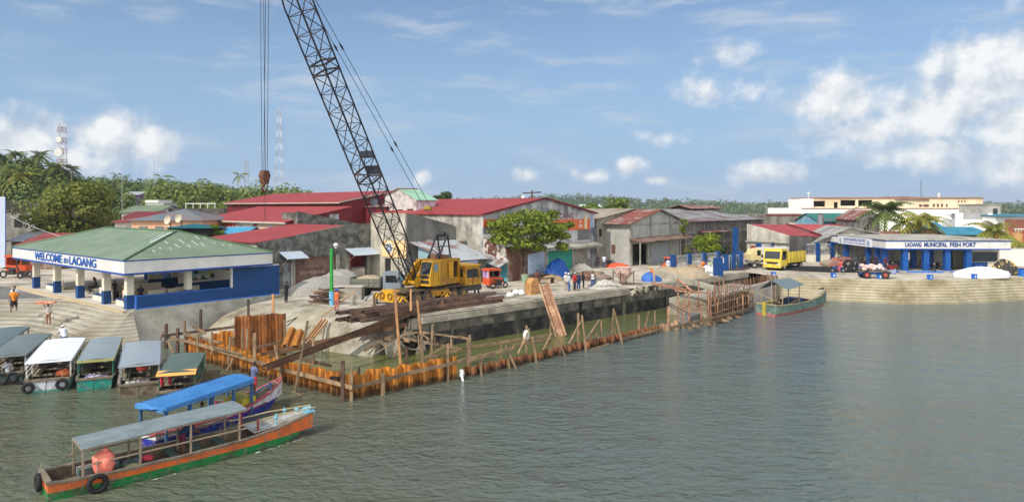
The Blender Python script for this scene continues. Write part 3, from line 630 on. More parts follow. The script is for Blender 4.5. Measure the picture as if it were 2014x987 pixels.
# B6 big hall with the town name on the gable
s0 = TOWN.xa(950, 51.3); t, f = bld('warehouse', 'big warehouse with red gable roof and town name lettering behind the round tree', 'warehouse', s0, 51.3)
w6 = TOWN.xa(1170, 51.3) - s0; xm = w6 / 2; d6 = 19
mb = MB()
op6 = [(f.xa(1078, 0), f.xa(1126, 0), Q, 5.2), (f.xa(1128, 0), f.xa(1155, 0), Q, 5.2)]
wall(mb, (0, 0), (w6, 0), Q, [(0, 9.45), (xm, 11.25), (w6, 9.45)], op6, .25)
mb.build('gable_wall', M('stained_white_gable', (186,184,184), .9, .08, .6, col2=(96,94,92), amt=.28, sc2=.5, streak=True, soft=.2), t)
mb = MB(); wall(mb, (0, d6), (0, .25), Q, 9.45, (), .25); mb.build('side_wall', M('weathered_side_wall', (186,180,166), .9, .1, .6, col2=(112,108,100), amt=.36, sc2=.6, streak=True, soft=.25), t)
mb = MB(); wall(mb, (w6, .25), (w6, d6), Q, 9.4, (), .25); wall(mb, (w6, d6), (0, d6), Q, [(0, 9.4), (xm, 11.2), (w6, 9.4)], (), .25); mb.build('back_wall', block, t)
mb = MB(); slab(mb, (-.3, -.25, 9.45), (xm, -.25, 11.35), (xm, d6, 11.35), (-.3, d6, 9.45), .1); slab(mb, (xm, -.25, 11.35), (w6 + .3, -.25, 9.45), (w6 + .3, d6, 9.45), (xm, d6, 11.35), .1); mb.build('roof', redroof, t)
mb = MB(); mb.beam((-.35, -.27, 9.42), (xm, -.27, 11.33), .1, .2); mb.beam((xm, -.27, 11.33), (w6 + .35, -.27, 9.42), .1, .2); mb.build('barge_board', redwall, t)
orange = M('orange_banner', (204,96,50), .6, .1, .8, col2=(190,120,70), amt=.3, sc2=.8)
z0, z1 = f.z(446, xm * .3, 0), f.z(431, xm * .3, 0)
panel('banner', orange, t, .05, 2.4, -.06, -.004, f.z(447, 0, 0), f.z(432, 0, 0))
bx0, bx1 = f.xa(1085, 0), f.xa(1160, 0); bz1, bz0 = f.z(432, bx0, 0), f.z(454, bx0, 0)
bn = panel('banner', orange, t, bx0, bx1, -.06, -.004, bz0, bz1)
panel('sky_panel', M('sky_banner', (130,160,190), .6, .1, 1), bn, bx1 + .002, w6 - .5, -.055, -.004, bz0, bz1)
wl = M('letter_white', (226,222,214), .6, .05, 2)
text('COMMUNITY', .62, wl, bn, facing((f.xa(1099, 0), -.075, bz0 + .55), (1, 0, 0)), bold=.012, ext=.006)
text('PORT', .66, M('letter_amber', (214,150,70), .6, .05, 2), bn, facing((f.xa(1126, 0), -.075, bz0 + .55), (1, 0, 0)), bold=.012, ext=.006)
x = f.xa(1141, 0); text('IS', .5, wl, bn, facing((x, -.075, bz0 + 1.0), (1, 0, 0)), bold=.012, ext=.006); text('ON', .5, wl, bn, facing((x, -.075, bz0 + .45), (1, 0, 0)), bold=.012, ext=.006)
x = f.xa(1151, 0); mb = MB(); mb.prism([(x - .28, -.1, bz0 + .1), (x + .28, -.1, bz0 + .1), (x + .28, -.1, bz0 + 1.5), (x, -.1, bz0 + 1.95), (x - .28, -.1, bz0 + 1.5)], (0, .03, 0)); mb.build('tower_picture', M('tower_cream', (210,190,150), .6, .2, 3), bn)
mar = M('letter_maroon', (110,40,66), .7, .1, 2)
text('PORT OF', .98, mar, t, facing((f.xa(1057, 0), -.012, f.z(425, xm, 0)), (1, 0, 0)), bold=.015, ext=.008)
text('LAOANG', 1.0, mar, t, facing((f.xa(1109, 0), -.012, f.z(425.5, f.xa(1109, 0), 0)), (1, 0, 0)), bold=.015, ext=.008)
panel('green_shutter', M('teal_green_sheet', (34,138,118), .6, .1, 1, stripe=('Z', .3, .3)), t, op6[0][0], op6[0][1], .1, .2, Q, 5.2)
panel('grey_shutter', M('grey_shutter', (140,134,126), .7, .12, 1, stripe=('X', .3, .4), col2=(110,104,96), amt=.3, sc2=.8), t, op6[1][0], op6[1][1], .1, .2, Q, 5.2)
cx0, cx1 = f.xa(1058, 0), w6 - .3
mb = MB(); slab(mb, (cx0, -1.5, 5.35), (cx1, -1.5, 5.35), (cx1, -.02, 5.75), (cx0, -.02, 5.75), .28); mb.build('canopy', wallc, t)
mb = MB(); mb.box(f.xa(1136, 0), f.xa(1160, 0), -.03, -.003, 6.0, 7.6); ww = mb.build('window', M('grey_louvre', (104,104,104), .7, .2, 2, stripe=('Z', .3, .5)), t)
panel('corner_pier', M('blue_grey_pier', (138,140,146), .9, .15, 1, col2=(80,80,84), amt=.4, sc2=.7, streak=True), t, w6 - 1.0, w6 + .1, -.15, -.003, Q, 7.6)
# lean-to shacks in front of the concrete block and the hall
p = TOWN.w(46.3, 50.4); t = thing('lean_to', 'lean-to shack with rust streaked sheet roof behind the yellow crane', 'shack', (p.x, p.y, 0), TOWN.a); f = Frame((p.x, p.y), TOWN.a)
xa_, xb_ = f.xa(838, 1.2), f.xa(944, 0)
mb = MB(); slab(mb, (xa_ + .9, -1.4, 4.9), (xb_ + .5, -1.4, 4.9), (xb_ - .6, 3.2, 6.7), (xa_ - .4, 3.2, 6.7), .07); mb.build('roof', M('rust_streak_roof', (166,172,176), .5, .1, .8, col2=(132,96,84), amt=.3, sc2=.6, soft=.1, stripe=('X', .5, .35)), t)
mb = MB(); wall(mb, (xa_ + .5, 3.0), (xa_ + .5, -.9), Q, [(0, 6.4), (3.9, 5.0)], (), .12); mb.build('side_wall', cyanw, t)
mb = MB(); wall(mb, (xa_ + .5, -.9), (xb_, -.9), Q, 4.9, [(1.2, 2.2, Q, 4.4)], .12); wall(mb, (xb_, -.8), (xb_, 3), Q, [(0, 4.9), (3.8, 6.4)], (), .12); mb.build('front_wall', block_d, t)
p = TOWN.w(TOWN.xa(949, 51.1), 51.2); t = thing('shack', 'tall brown and white sheet shack with blue skirt beside the tree trunk', 'shack', (p.x, p.y, 0), TOWN.a); f = Frame((p.x, p.y), TOWN.a)
def shwall(y): return f.ya(y, .1)
ya = f.ya(1000, .15); yb = -.05
z_hi, z_lo = f.z(463, .15, yb), f.z(486, .15, ya)
mb = MB(); wall(mb, (.15, yb), (.15, ya), Q + 1.9, [(0, z_hi), (-ya + yb, z_lo)], (), .1)
mb.build('upper_wall', M('brown_white_sheets', (196,188,178), .8, .1, 1, col2=(98,62,52), amt=.5, sc2=.9, streak=True, soft=.03), t)
mb = MB(); wall(mb, (.25, yb), (.25, ya + .05), Q, Q + 1.9, (), .1); mb.build('skirt', M('teal_blue_skirt', (70,140,158), .8, .12, 1, col2=(110,150,150), amt=.3, sc2=1.2, streak=True), t)
wid = f.xa(1038, ya) 
mb = MB(); wall(mb, (.15, ya), (wid, ya), Q, [(0, z_lo), (wid - .15, z_lo + .2)], [(.8, 1.7, Q, 4.6)], .1); mb.build('front_wall', brownsh, t)
mb = MB(); slab(mb, (-.25, ya - .2, z_lo + .1), (wid, ya - .2, z_lo + .3), (wid, yb, z_hi + .2), (-.25, yb, z_hi + .1), .06); mb.build('roof', galv, t)
panel('door', M('brown_door', (96,66,54), .8, .2, 2), t, .95, 1.85, ya + .03, ya + .08, Q, 4.6)
mb = MB(); slab(mb, (-1.2, ya + .1, 4.0), (.15, ya + .1, 4.55), (.15, yb - .3, 5.3), (-1.2, yb - .3, 4.7), .05); 
mb.build('side_awning', galv, t)
# public information boards
def board(name, label, px0, px1, d, z0, z1, face_to, cols, posts=True, lines=6):
    pa, pb = D(px0, HORIZ, d[0]), D(px1, HORIZ, d[1]); ang = math.atan2(pb.y - pa.y, pb.x - pa.x); w = math.hypot(pb.x - pa.x, pb.y - pa.y)
    o = thing(name, label, 'sign', (pa.x, pa.y, Q), ang)
    mb = MB(); mb.box(0, w, -.03, .03, z0 - Q, z1 - Q); mb.build('panel', cols[0], o)
    mb = MB(); rnd = random.Random(px0)
    for i in range(lines):
        z = z1 - Q - .35 - (z1 - z0 - .5) * i / max(1, lines - 1); a = rnd.uniform(.1, .25) * w; b = rnd.uniform(.6, .92) * w
        mb.box(a, b, -.036, -.031, z - .03, z + .03)
    mb.build('text_lines', cols[1], o)
    for x in (.05, w - .05): 
        mb = MB(); mb.box(x - .05, x + .05, .032, .12, 0, z1 - Q - .05); mb.build('post', wood, o)
    return o
tarp_w = M('pale_blue_tarp', (186,196,218), .6, .05, 1)
board('project_board', 'large pale blue information board between tree and green shutter', 1038, 1070, (73.3, 75.2), Q + .6, 5.6, 0, [tarp_w, M('board_ink', (96,150,130), .7, .1, 2)], lines=9)
board('project_board', 'grey blue tarpaulin notice behind the yellow driver cab', 906, 939, (64.8, 67.0), Q + 1.9, 5.0, 0, [M('grey_blue_tarp', (148,156,186), .6, .08, 1), M('board_ink2', (90,96,140), .7, .1, 2)], lines=4)
# B7/B8 grey gable house, B9 long dark warehouse
s0 = TOWN.xa(1238, 48); t, f = bld('gable_house', 'pale grey concrete gable house with dark garage opening', 'house', s0, 48)
w8 = TOWN.xa(1340, 48) - s0; xm = f.xa(1296, 0); d8 = 3.4
gx0, gx1 = f.xa(1242, 0), f.xa(1274, 0)
mb = MB(); wall(mb, (0, 0), (w8, 0), Q, [(0, 8.2), (xm, 9.8), (w8, 8.2)], [(gx0, gx1, Q, 5.3)], .25); wall(mb, (0, d8 + 6), (0, .25), Q, 8.2, (), .25); wall(mb, (w8, .25), (w8, d8 + 6), Q, 8.2, (), .2); wall(mb, (w8, d8 + 6), (0, d8 + 6), Q, [(0, 8.2), (w8 - xm, 9.8), (w8, 8.2)], (), .2); mb.build('wall', block, t)
for px in (1241, 1280, 1318, 1337): mb = MB(); x = f.xa(px, 0); mb.box(x - .22, x + .22, -.12, -.003, Q, 8.1 + (0 if abs(x - xm) > 4 else 1)); mb.build('pilaster', wallc, t)
mb = MB(); mb.box(0, w8, -.1, -.002, 7.85, 8.1); mb.build('tie_beam', wallc, t)
mb = MB(); slab(mb, (-.8, -.5, 8.05), (xm, -.5, 9.95), (xm, d8 + 6, 9.95), (-.8, d8 + 6, 8.05), .1); mb.build('roof', rustroof, t)
mb = MB(); slab(mb, (xm, -.5, 9.95), (w8 + .2, -.5, 8.25), (w8 + .2, d8 + 6, 8.25), (xm, d8 + 6, 9.95), .1); mb.build('roof', greyroof, t)
cx0, cx1 = f.xa(1236, 0), f.xa(1340, 0)
mb = MB(); slab(mb, (cx0 - .4, -2.2, 5.7), (cx1, -2.2, 5.9), (cx1, -.02, 6.3), (cx0, -.02, 6.1), .14); cn = mb.build('canopy', M('rusty_canopy', (128,106,92), .9, .2, 1.5, col2=(90,60,50), amt=.4, sc2=1), t)
mb = MB(); x = f.xa(1259, -2.1); mb.cyl((x, -2.1, Q), (x, -2.1, 5.6), .1, 8); mb.build('post', wallc, cn)
panel('louvre_band', dark, t, gx1 + .3, gx1 + 5.4, -.03, -.003, 5.35, 5.75)
panel('metal_gate', M('blue_grey_gate', (150,158,162), .7, .08, 1, stripe=('X', .4, .25)), t, gx1 + .4, gx1 + 6.0, -.05, -.003, Q, 5.25)
x = f.ya(1222, 0); panel('window', MATS['brown_door'], t, -.05, -.003, 2.2, 2.8, 4.0, 5.2)
s8 = s0
t, f = bld('old_warehouse', 'weathered cement gable warehouse squeezed between the hall and the grey house', 'warehouse', TOWN.xa(1174, 51.8), 51.8)
w7 = 5.5; xm = 9.0
mb = MB(); wall(mb, (0, 0), (w7 + 5, 0), Q, [(0, 8.6), (xm, 9.8), (w7 + 5, 9.5)], [(.5, 1.3, 6.3, 7.3)], .25); mb.build('front_wall', M('stained_cement', (158,152,138), .95, .12, .7, col2=(104,100,88), amt=.42, sc2=.5, streak=True, soft=.3), t)
mb = MB(); slab(mb, (-.3, -.3, 8.7), (xm, -.3, 10.05), (xm, 16, 10.05), (-.3, 16, 8.7), .12); slab(mb, (xm, -.3, 10.05), (xm + 9, -.3, 9.2), (xm + 9, 16, 9.2), (xm, 16, 10.05), .12); mb.build('roof', M('lichen_roof', (150,142,124), .95, .18, .6, col2=(120,100,86), amt=.4, sc2=.5), t)
panel('window', dark, t, .55, 1.25, .1, .15, 6.3, 7.3)
s9 = s8 + w8 + .25; t, f = bld('warehouse', 'long dark grey warehouse with patched rusty roof behind the blue pylon', 'warehouse', s9, 48)
w9 = TOWN.xa(1500, 48) - s9; d9 = 13
mb = MB(); wall(mb, (0, 0), (w9, 0), Q, 8.1, [], .25); wall(mb, (w9, .25), (w9, d9 * 2), Q, 8.0, (), .25); wall(mb, (0, d9*2), (0, .25), Q, 8, (), .2); mb.build('wall', block_d, t)
mb = MB()
for i in range(10): x = .3 + i * (w9 - .6) / 9; mb.box(x - .18, x + .18, -.1, -.003, Q, 8.0)
mb.box(0, w9, -.085, -.002, 6.25, 6.5); mb.box(0, w9, -.085, -.002, 4.6, 4.8); mb.build('concrete_frame', M('frame_grey', (140,136,126), .9, .15, 1, col2=(90,86,80), amt=.4, sc2=.8, streak=True), t)
mb = MB(); slab(mb, (-.2, -.6, 8.1), (w9 + .3, -.6, 8.1), (w9 + .3, d9, 9.9), (-.2, d9, 9.9), .1); mb.build('roof', greyroof, t)
mb = MB(); slab(mb, (-.2, d9, 9.9), (w9 + .3, d9, 9.9), (w9 + .3, d9 * 2, 8.1), (-.2, d9*2, 8.1), .1); mb.build('back_roof', rustroof, t)
mb = MB(); xa_ = f.xa(1340, d9); xb_ = f.xa(1428, d9 - 3)
mb.box(xa_, xb_, d9 - 1.5, d9 + 2, 9.7, 10.15); o = mb.build('roof_monitor', dark, t)
mb = MB(); slab(mb, (xa_ - .4, d9 - 2.4, 10.0), (xb_ + .4, d9 - 2.4, 10.0), (xb_ + .4, d9 + .4, 10.65), (xa_ - .4, d9 + .4, 10.65), .08); slab(mb, (xa_ - .4, d9 + .4, 10.65), (xb_ + .4, d9 + .4, 10.65), (xb_ + .4, d9 + 3, 10.05), (xa_ - .4, d9 + 3, 10.05), .08); mb.build('monitor_roof', rustroof, o)
for i in range(6):
    x = 1.2 + (i + .5) * (w9 - 2) / 7; panel('vent', M('vent_dark', (66,62,58), .9, .2, 2, stripe=('Z', .4, .5)), t, x - .9, x + .9, -.03, -.003, 5.2, 6.0)
mb = MB(); a, b = f.xa(1372, 0), f.xa(1420, 0); slab(mb, (a, -1.0, 6.35), (b, -1.0, 6.35), (b, -.02, 6.6), (a, -.02, 6.6), .08); mb.build('awning', rustroof, t)
# B10 mono-pitched red roof building with red shutters
A = D(1469, HORIZ, 101); B = D(1552, HORIZ, 95)
ang = math.atan2(B.y - A.y, B.x - A.x); t = thing('red_roof_store', 'stained cement store with red shutters and faded red roof right of the pylon', 'store', (A.x, A.y, 0), ang)
f = Frame((A.x, A.y), ang); w = (B - A).length
mb = MB(); wall(mb, (0, 0), (w, 0), Q, [(0, 7.75), (w * .3, 7.35), (w, 6.3)], [(.6, 2.0, Q, 4.6), (4.0, 6.2, Q, 4.5)], .25); 
mb.build('wall', M('pale_stained_wall', (196,190,176), .9, .1, .7, col2=(116,110,98), amt=.36, sc2=.6, streak=True, soft=.3), t)
mb = MB(); mb.box(-.05, w + .05, -.35, -.003, 5.15, 5.3); mb.build('ledge', wallc, t)
sh = M('red_shutter', (150,42,44), .7, .1, 1, stripe=('Z', .3, .3)); panel('shutter', sh, t, .6, 2.0, .1, .2, Q, 4.6); panel('shutter', sh, t, 4.0, 6.2, .1, .2, Q, 4.5)
faded = M('faded_red_roof', (164,66,62), .7, .1, .6, col2=(136,54,52), amt=.35, sc2=.5, stripe=('Y', .6, .3))
C_, D_ = D(1546, 441, 124), D(1622, 459, 112)
def loc(p): return f.l(p)
a, b = Vector((0, .05, 7.75)), Vector((w, .05, 6.35)); c, d = loc(D(1614, 464.5, 101)), loc(D(1546, 441.5, 122))
mb = MB(); mb.prism([a, b, c, d], (0, 0, -.1)); mb.build('roof', faded, t)
c2 = loc(D(1626, 458, 106)); d2 = loc(D(1676, 441.5, 128))
mb = MB()
for p, q in ((b, c), (c, c2), (c2, d2)): mb.prism([p - Vector((0, 0, .12)), q - Vector((0, 0, .12)), Vector((q.x, q.y, Q)), Vector((p.x, p.y, Q))], (.05, .12, 0))
mb.build('side_wall', MATS['dark_block_wall'], t)  # shadow beneath the eave put into the colour, darker than the front
mb = MB(); mb.prism([d + Vector((0, 0, .1)), c + Vector((.2, 0, .15)), c2, d2], (0, 0, -.1)); mb.build('roof', M('faded_red_roof_b', (176,74,66), .7, .1, .6, col2=(150,60,56), amt=.3, sc2=.5), t)
mb = MB(); mb.beam(d + Vector((0, 0, .2)), c + Vector((0, 0, .2)), .3, .15); mb.build('ridge_cap', redwall, t)
# ------------------------------------------------------------------ boats
def paint(name, c, c2=None, amt=.3): return M(name, c, .55, .1, 1.2, col2=c2 or tuple(int(x*.6 + 30) for x in c), amt=amt, sc2=1.4, soft=.15, bump=.2, bsc=8, col3=(126,116,102), amt3=.14, sc3=4.5)
bw = M('boat_timber', (134,122,104), .85, .18, 2, col2=(90,80,68), amt=.45, sc2=1.5, soft=.25, bump=.2)
deckm = M('boat_deck', (128,112,92), .9, .2, 2, col2=(78,68,58), amt=.5, sc2=1.2, soft=.2, stripe=('Y', .18, .4))
slat = M('bench_slats', (150,140,118), .8, .2, 2)
rope_m = M('rope', (150,140,118), .9, .15, 4)
def hull(par, st, zm, zd, top, bot, gun, deck, transom=None):
    mb = MB(); rings = []
    for (x, hw, zs, zk) in st:
        rings.append([(x, hw, zs), (x, hw*.985, zs + (zm - zs)*.5), (x, hw*.96, zm), (x, hw*.84, min(zm, 0) - .12 + max(0, zk)), (x, 0, zk - .25), (x, -hw*.84, min(zm, 0) - .12 + max(0, zk)), (x, -hw*.96, zm), (x, -hw*.985, zs + (zm - zs)*.5), (x, -hw, zs)])
    n = 9; V = [p for r in rings for p in r]; b = len(mb.v); mb.v += V
    for i in range(len(rings) - 1):
        for k in range(n - 1): mb.f.append((i*n+k, i*n+k+1, (i+1)*n+k+1, (i+1)*n+k)); mb.m.append(0 if k in (0, 1, 6, 7) else 1)
    mb.f.append((0, 1, 2, 6, 7, 8)); mb.m.append(2 if transom else 0); mb.f.append((2, 3, 4, 5, 6)); mb.m.append(1)
    e = (len(rings) - 1)*n; mb.f.append(tuple(e + k for k in range(n))[::-1]); mb.m.append(0)
    h = mb.build('hull', [top, bot, transom or top], par)
    mb = MB()
    for s in (1, -1):
        ring = []
        for (x, hw, zs, zk) in st: ring.append([(x, s*(hw + .045), zs - .04), (x, s*(hw + .045), zs + .045), (x, s*max(0, hw - .10), zs + .045), (x, s*max(0, hw - .10), zs - .04)])
        mb.loft(ring)
    x, hw, zs, _ = st[0]; mb.box(x - .05, x + .12, -hw - .04, hw + .04, zs - .05, zs + .07)
    mb.build('gunwale', gun, par)
    mb = MB(); ring = []
    for (x, hw, zs, zk) in st:
        d = min(zd, zs - .06) if zk <= .05 else max(zd, min(zs - .05, zk + .1)); i = max(.0, hw - .06); ring.append([(x, i, zs - .02), (x, i*.93, d), (x, 0, d), (x, -i*.93, d), (x, -i, zs - .02)])
    mb.loft(ring, caps=False, closed=False); mb.build('deck', deck, par); return h
def canopy(par, x0, x1, hw, z0, z1, mat, posts, pm, zb, drape=0.0, mat2=None, camber=.1, rails=(), pr=.035):
    mb = MB(); N = 5; rings = []; nx = 9; rnd = random.Random(int(x1*100))
    for i in range(nx):
        f = i/(nx - 1); x = x0 + (x1 - x0)*f; z = z0 + (z1 - z0)*f; up = []
        for k in range(N):
            y = hw*(1 - 2*k/(N - 1)); up.append((x, y, z + camber*(1 - (y/hw)**2) + rnd.uniform(-.015, .015)))
        rings.append(up + [(p[0], p[1], p[2] - .03) for p in up[::-1]])
    mb.loft(rings); rf = mb.build('canopy_roof', mat, par, smooth=50)
    if drape:
        mb = MB()
        for s in (1, -1): mb.prism([(x0, s*(hw+.004), z0 + .02), (x1, s*(hw+.004), z1 + .02), (x1, s*(hw+.03), z1 - drape), (x0, s*(hw+.03), z0 - drape)], (0, s*.015, 0))
        mb.prism([(x0 - .006, hw, z0 + .02), (x0 - .006, -hw, z0 + .02), (x0 - .03, -hw, z0 - drape), (x0 - .03, hw, z0 - drape)], (-.015, 0, 0))
        mb.build('canopy_valance', mat2 or mat, rf)
    for x in posts:
        f = (x - x0)/(x1 - x0)
        for s in (1, -1):
            mb = MB(); mb.beam((x, s*(hw - .06), zb), (x, s*(hw - .06), z0 + (z1 - z0)*f - .03), pr*2); mb.build('post', pm, par)
    for (xa, xb, za, zb_) in rails:
        for s in (1, -1):
            mb = MB(); mb.beam((xa, s*(hw - .05), za), (xb, s*(hw - .05), zb_), .05); mb.build('rail', pm, par)
    mb = MB()
    for s in (1, -1): mb.beam((x0, s*(hw - .04), z0 - .05), (x1, s*(hw - .04), z1 - .05), .06, .05)
    for x, z in ((x0 + .03, z0), (x1 - .03, z1)): mb.beam((x, hw, z - .05), (x, -hw, z - .05), .05, .05)
    mb.build('canopy_frame', pm, par); return rf
def tyre(p, ax, R, label, grp=None):
    p = Vector(p); o = thing('tyre_fender', label, 'tyre', p, 0, grp)
    mb = MB(); mb.torus((0, 0, 0), ax, R - .09, .09, 20, 8); mb.build('tyre', rubber, o, smooth=60)
    mb = MB(); mb.tube([Vector((0, 0, R - .1)), Vector((0, 0, R + .35)) + Vector(ax)*-.12], .015, 5); mb.build('rope', rope_m, o); return o
# big orange and green passenger boat leaving in front
A1 = RAD(43); b1 = thing('passenger_boat', 'long orange and green motor boat with grey canopy in front', 'boat', (-16.6, 24.2, 0), A1)
orange_p = paint('orange_hull', (214,104,44), (168,92,52), .24); green_p = paint('green_hull', (24,128,62), (70,84,60), .3)
hull(b1, [(0, .80, .66, -.1), (.5, .88, .62, -.15), (2, .98, .58, -.2), (4.5, 1.0, .58, -.2), (6.8, .92, .62, -.15), (8.2, .74, .72, -.05), (9.2, .52, .84, .2), (10.1, .30, .95, .62)], .30, .18, orange_p, green_p, bw, deckm)
grey_tarp = M('grey_canopy', (112,124,126), .6, .06, .8, col2=(98,110,112), amt=.4, sc2=.6, soft=.4, bump=.5, bsc=2.2, col3=(136,146,146), amt3=.2, sc3=1.6)
pole_m = M('canopy_pole', (150,132,112), .8, .15, 2)
canopy(b1, 1.0, 6.9, .86, 1.62, 1.86, grey_tarp, (1.05, 2.9, 4.7, 6.6), pole_m, .25, rails=((.9, 6.9, 1.0, 1.06),), camber=.06)
mb = MB()
for i in range(5): mb.box(2.2 + i*.95, 2.5 + i*.95, -.8, .8, .42, .46)
mb.build('thwart', M('green_bench', (70,96,84), .8, .2, 2), b1)
mb = MB(); mb.prism([(7.3, .62, .70), (8.2, .60, .76), (9.2, .42, .87), (10.0, .24, .96), (10.0, -.24, .96), (9.2, -.42, .87), (8.2, -.60, .76), (7.3, -.62, .70)], (0, 0, .04)); mb.build('foredeck', M('grey_foredeck', (150,146,136), .85, .2, 2, col2=(180,186,190), amt=.3, sc2=1.5), b1)
bp = M('pale_blue_rope', (120,176,196), .8, .15, 3)
for (x, y, h) in ((8.3, -.5, .5), (9.6, .26, .35), (9.1, .44, .4)):
    mb = MB(); mb.cyl((x, y, .75), (x, y, .8 + h), .045, 7); mb.torus((x, y, .95 + h*.4), (0, 0, 1), .07, .04, 10, 6); mb.build('mooring_post', bp, b1)
for (x, y) in ((7.5, -.5), (7.2, .55)):
    mb = MB(); mb.cyl((x, y, .6), (x, y, 1.25), .045, 7); mb.build('red_post', M('red_post', (150,66,50), .7, .1, 2), b1)
for s in (.62, -.3):
    mb = MB(); mb.tube([(6.7, s, 1.05), (8.4, s*.8, 1.15), (10.3, s*.5, 1.12)], .03, 6); mb.build('bamboo_pole', M('bamboo', (176,158,122), .7, .15, 3), b1)
mb = MB(); mb.box(9.75, 10.2, -.34, .34, .93, 1.03); mb.tube([(9.9, -.3, 1.03), (10.2, .1, 1.1), (9.95, .32, 1.03)], .05, 6); mb.build('bow_rope', bp, b1)
mb = MB(); mb.obox((1.7, .15, .5), (1.3, .5, .3)); mb.cyl((2.5, .1, .4), (3.3, .2, .4), .16, 10); mb.build('engine', M('engine_grey', (110,114,116), .6, .3, 4, col2=(70,90,80), amt=.4, sc2=3), b1)
BF1 = Frame((-16.6, 24.2), A1)
tyre(BF1.w(-.12, .28, .42), (-math.cos(A1), -math.sin(A1), 0), .34, 'black tyre fender hanging on the orange transom')
tyre(BF1.w(1.45, -1.06, .34), (math.sin(A1), -math.cos(A1), 0), .36, 'black tyre fender hanging on the orange boat side')
def plastic_bag(p, r, label, col, nm):
    mb = MB(); mb.ell((0, 0, r[2]), r, 14, 9, .10); mb.ell((r[0]*.2, 0, r[2]*1.95), (r[0]*.25, r[1]*.25, r[2]*.25), 8, 5, .2)
    o = mb.build('plastic_sack', M(nm, col, .35, .08, 5, col2=tuple(min(255, int(x*1.15)) for x in col), amt=.4, sc2=5, soft=.1, bump=.5, bsc=9), None, p, smooth=80); return tag(o, label, 'sack')
plastic_bag(BF1.w(1.75, -.52, .38), (.40, .34, .48), 'big salmon orange plastic sack under the grey canopy', (236,128,108), 'salmon_plastic')
mb = MB(); mb.ell((0, 0, .12), (.22, .13, .13), 10, 6, .1); tag(mb.build('life_vest', M('pink_vest', (206,60,80), .7, .1, 3), None, BF1.w(3.3, -.25, .46)), 'crumpled pink life vest on the boat bench', 'life vest')
mb = MB(); mb.ell((0, 0, .15), (.35, .2, .16), 10, 6, .2); tag(mb.build('sack', M('olive_sack', (150,156,110), .8, .1, 3), None, BF1.w(2.75, -.6, .3)), 'pale green sack on the boat deck', 'sack')
# blue tarpaulin boat behind it
A2 = RAD(65); b2 = thing('passenger_boat', 'boat with bright blue tarpaulin roof and striped white bow', 'boat', (-15.5, 29.0, 0), A2); BF2 = Frame((-15.5, 29.0), A2)
hull(b2, [(0, .55, .62, -.1), (1, .75, .58, -.2), (3, .9, .56, -.2), (5, .82, .62, -.15), (6.4, .56, .80, .05), (7.3, .26, 1.02, .45), (7.8, .05, 1.2, .85)], .38, .15, paint('white_hull', (206,204,206), (160,150,150), .25), paint('deep_blue_hull', (36,48,140), (40,44,96), .3), paint('red_gunwale', (176,70,78), (130,70,70), .3), deckm)
mb = MB()
for s in (1, -1):
    mb.loft([[(x, s*(hw*.975 + .012), .44), (x, s*(hw*.975 + .016), .34), (x, s*hw*.9, .34), (x, s*hw*.9, .44)] for (x, hw) in ((1, .75), (3, .9), (5, .82), (6.2, .60))])
mb.build('purple_stripe', paint('purple_stripe', (120,34,84)), b2)
tarp_b = M('blue_tarp', (66,126,182), .5, .06, .8, col2=(48,104,164), amt=.4, sc2=.9, soft=.3, bump=.6, bsc=2.5)
canopy(b2, .1, 5.1, .86, 1.72, 1.86, tarp_b, (.3, 1.5, 2.7, 3.9, 5.0), paint('blue_post', (44,96,150)), .2, drape=.16, camber=.16, pr=.05)
mb = MB(); mb.ell((.15, 0, 1.70), (.22, .88, .13), 14, 6, .25); mb.build('bunched_tarp', tarp_b, b2)
mb = MB(); mb.beam((5.05, -.62, 1.0), (6.6, -.45, 1.25), .06); mb.beam((6.6, -.45, .75), (6.6, -.45, 1.3), .06); mb.beam((5.05, .62, 1.0), (6.6, .45, 1.25), .06); mb.build('bow_rail', MATS['blue_post'], b2)
mb = MB(); mb.prism([(4.6, .6, .62), (5.4, .66, .66), (5.4, -.66, .66), (4.6, -.6, .62)], (0, 0, .3)); mb.build('bow_box', paint('yellow_box', (190,176,40), (150,140,50)), b2)
mb = MB(); mb.prism([(5.4, .60, .70), (6.6, .42, .84), (7.5, .14, 1.08), (7.5, -.14, 1.08), (6.6, -.42, .84), (5.4, -.60, .70)], (0, 0, .04)); mb.build('foredeck', deckm, b2)
for k, (x, c) in enumerate(((1.1, (170,60,60)), (2.2, (60,60,80)), (3.3, (150,70,80)))):
    mb = MB(); mb.box(x - .2, x + .2, -.7, .7, .42, .47); mb.build('thwart', M('thwart%s' % 'abc'[k], c, .8, .15, 2), b2)
mb = MB(); mb.ell((0, 0, .1), (.25, .12, .1), 8, 5, .1); tag(mb.build('life_vest', MATS['pink_vest'], None, BF2.w(4.2, .66, .62)), 'pink life vest lying along the blue boat side', 'life vest')
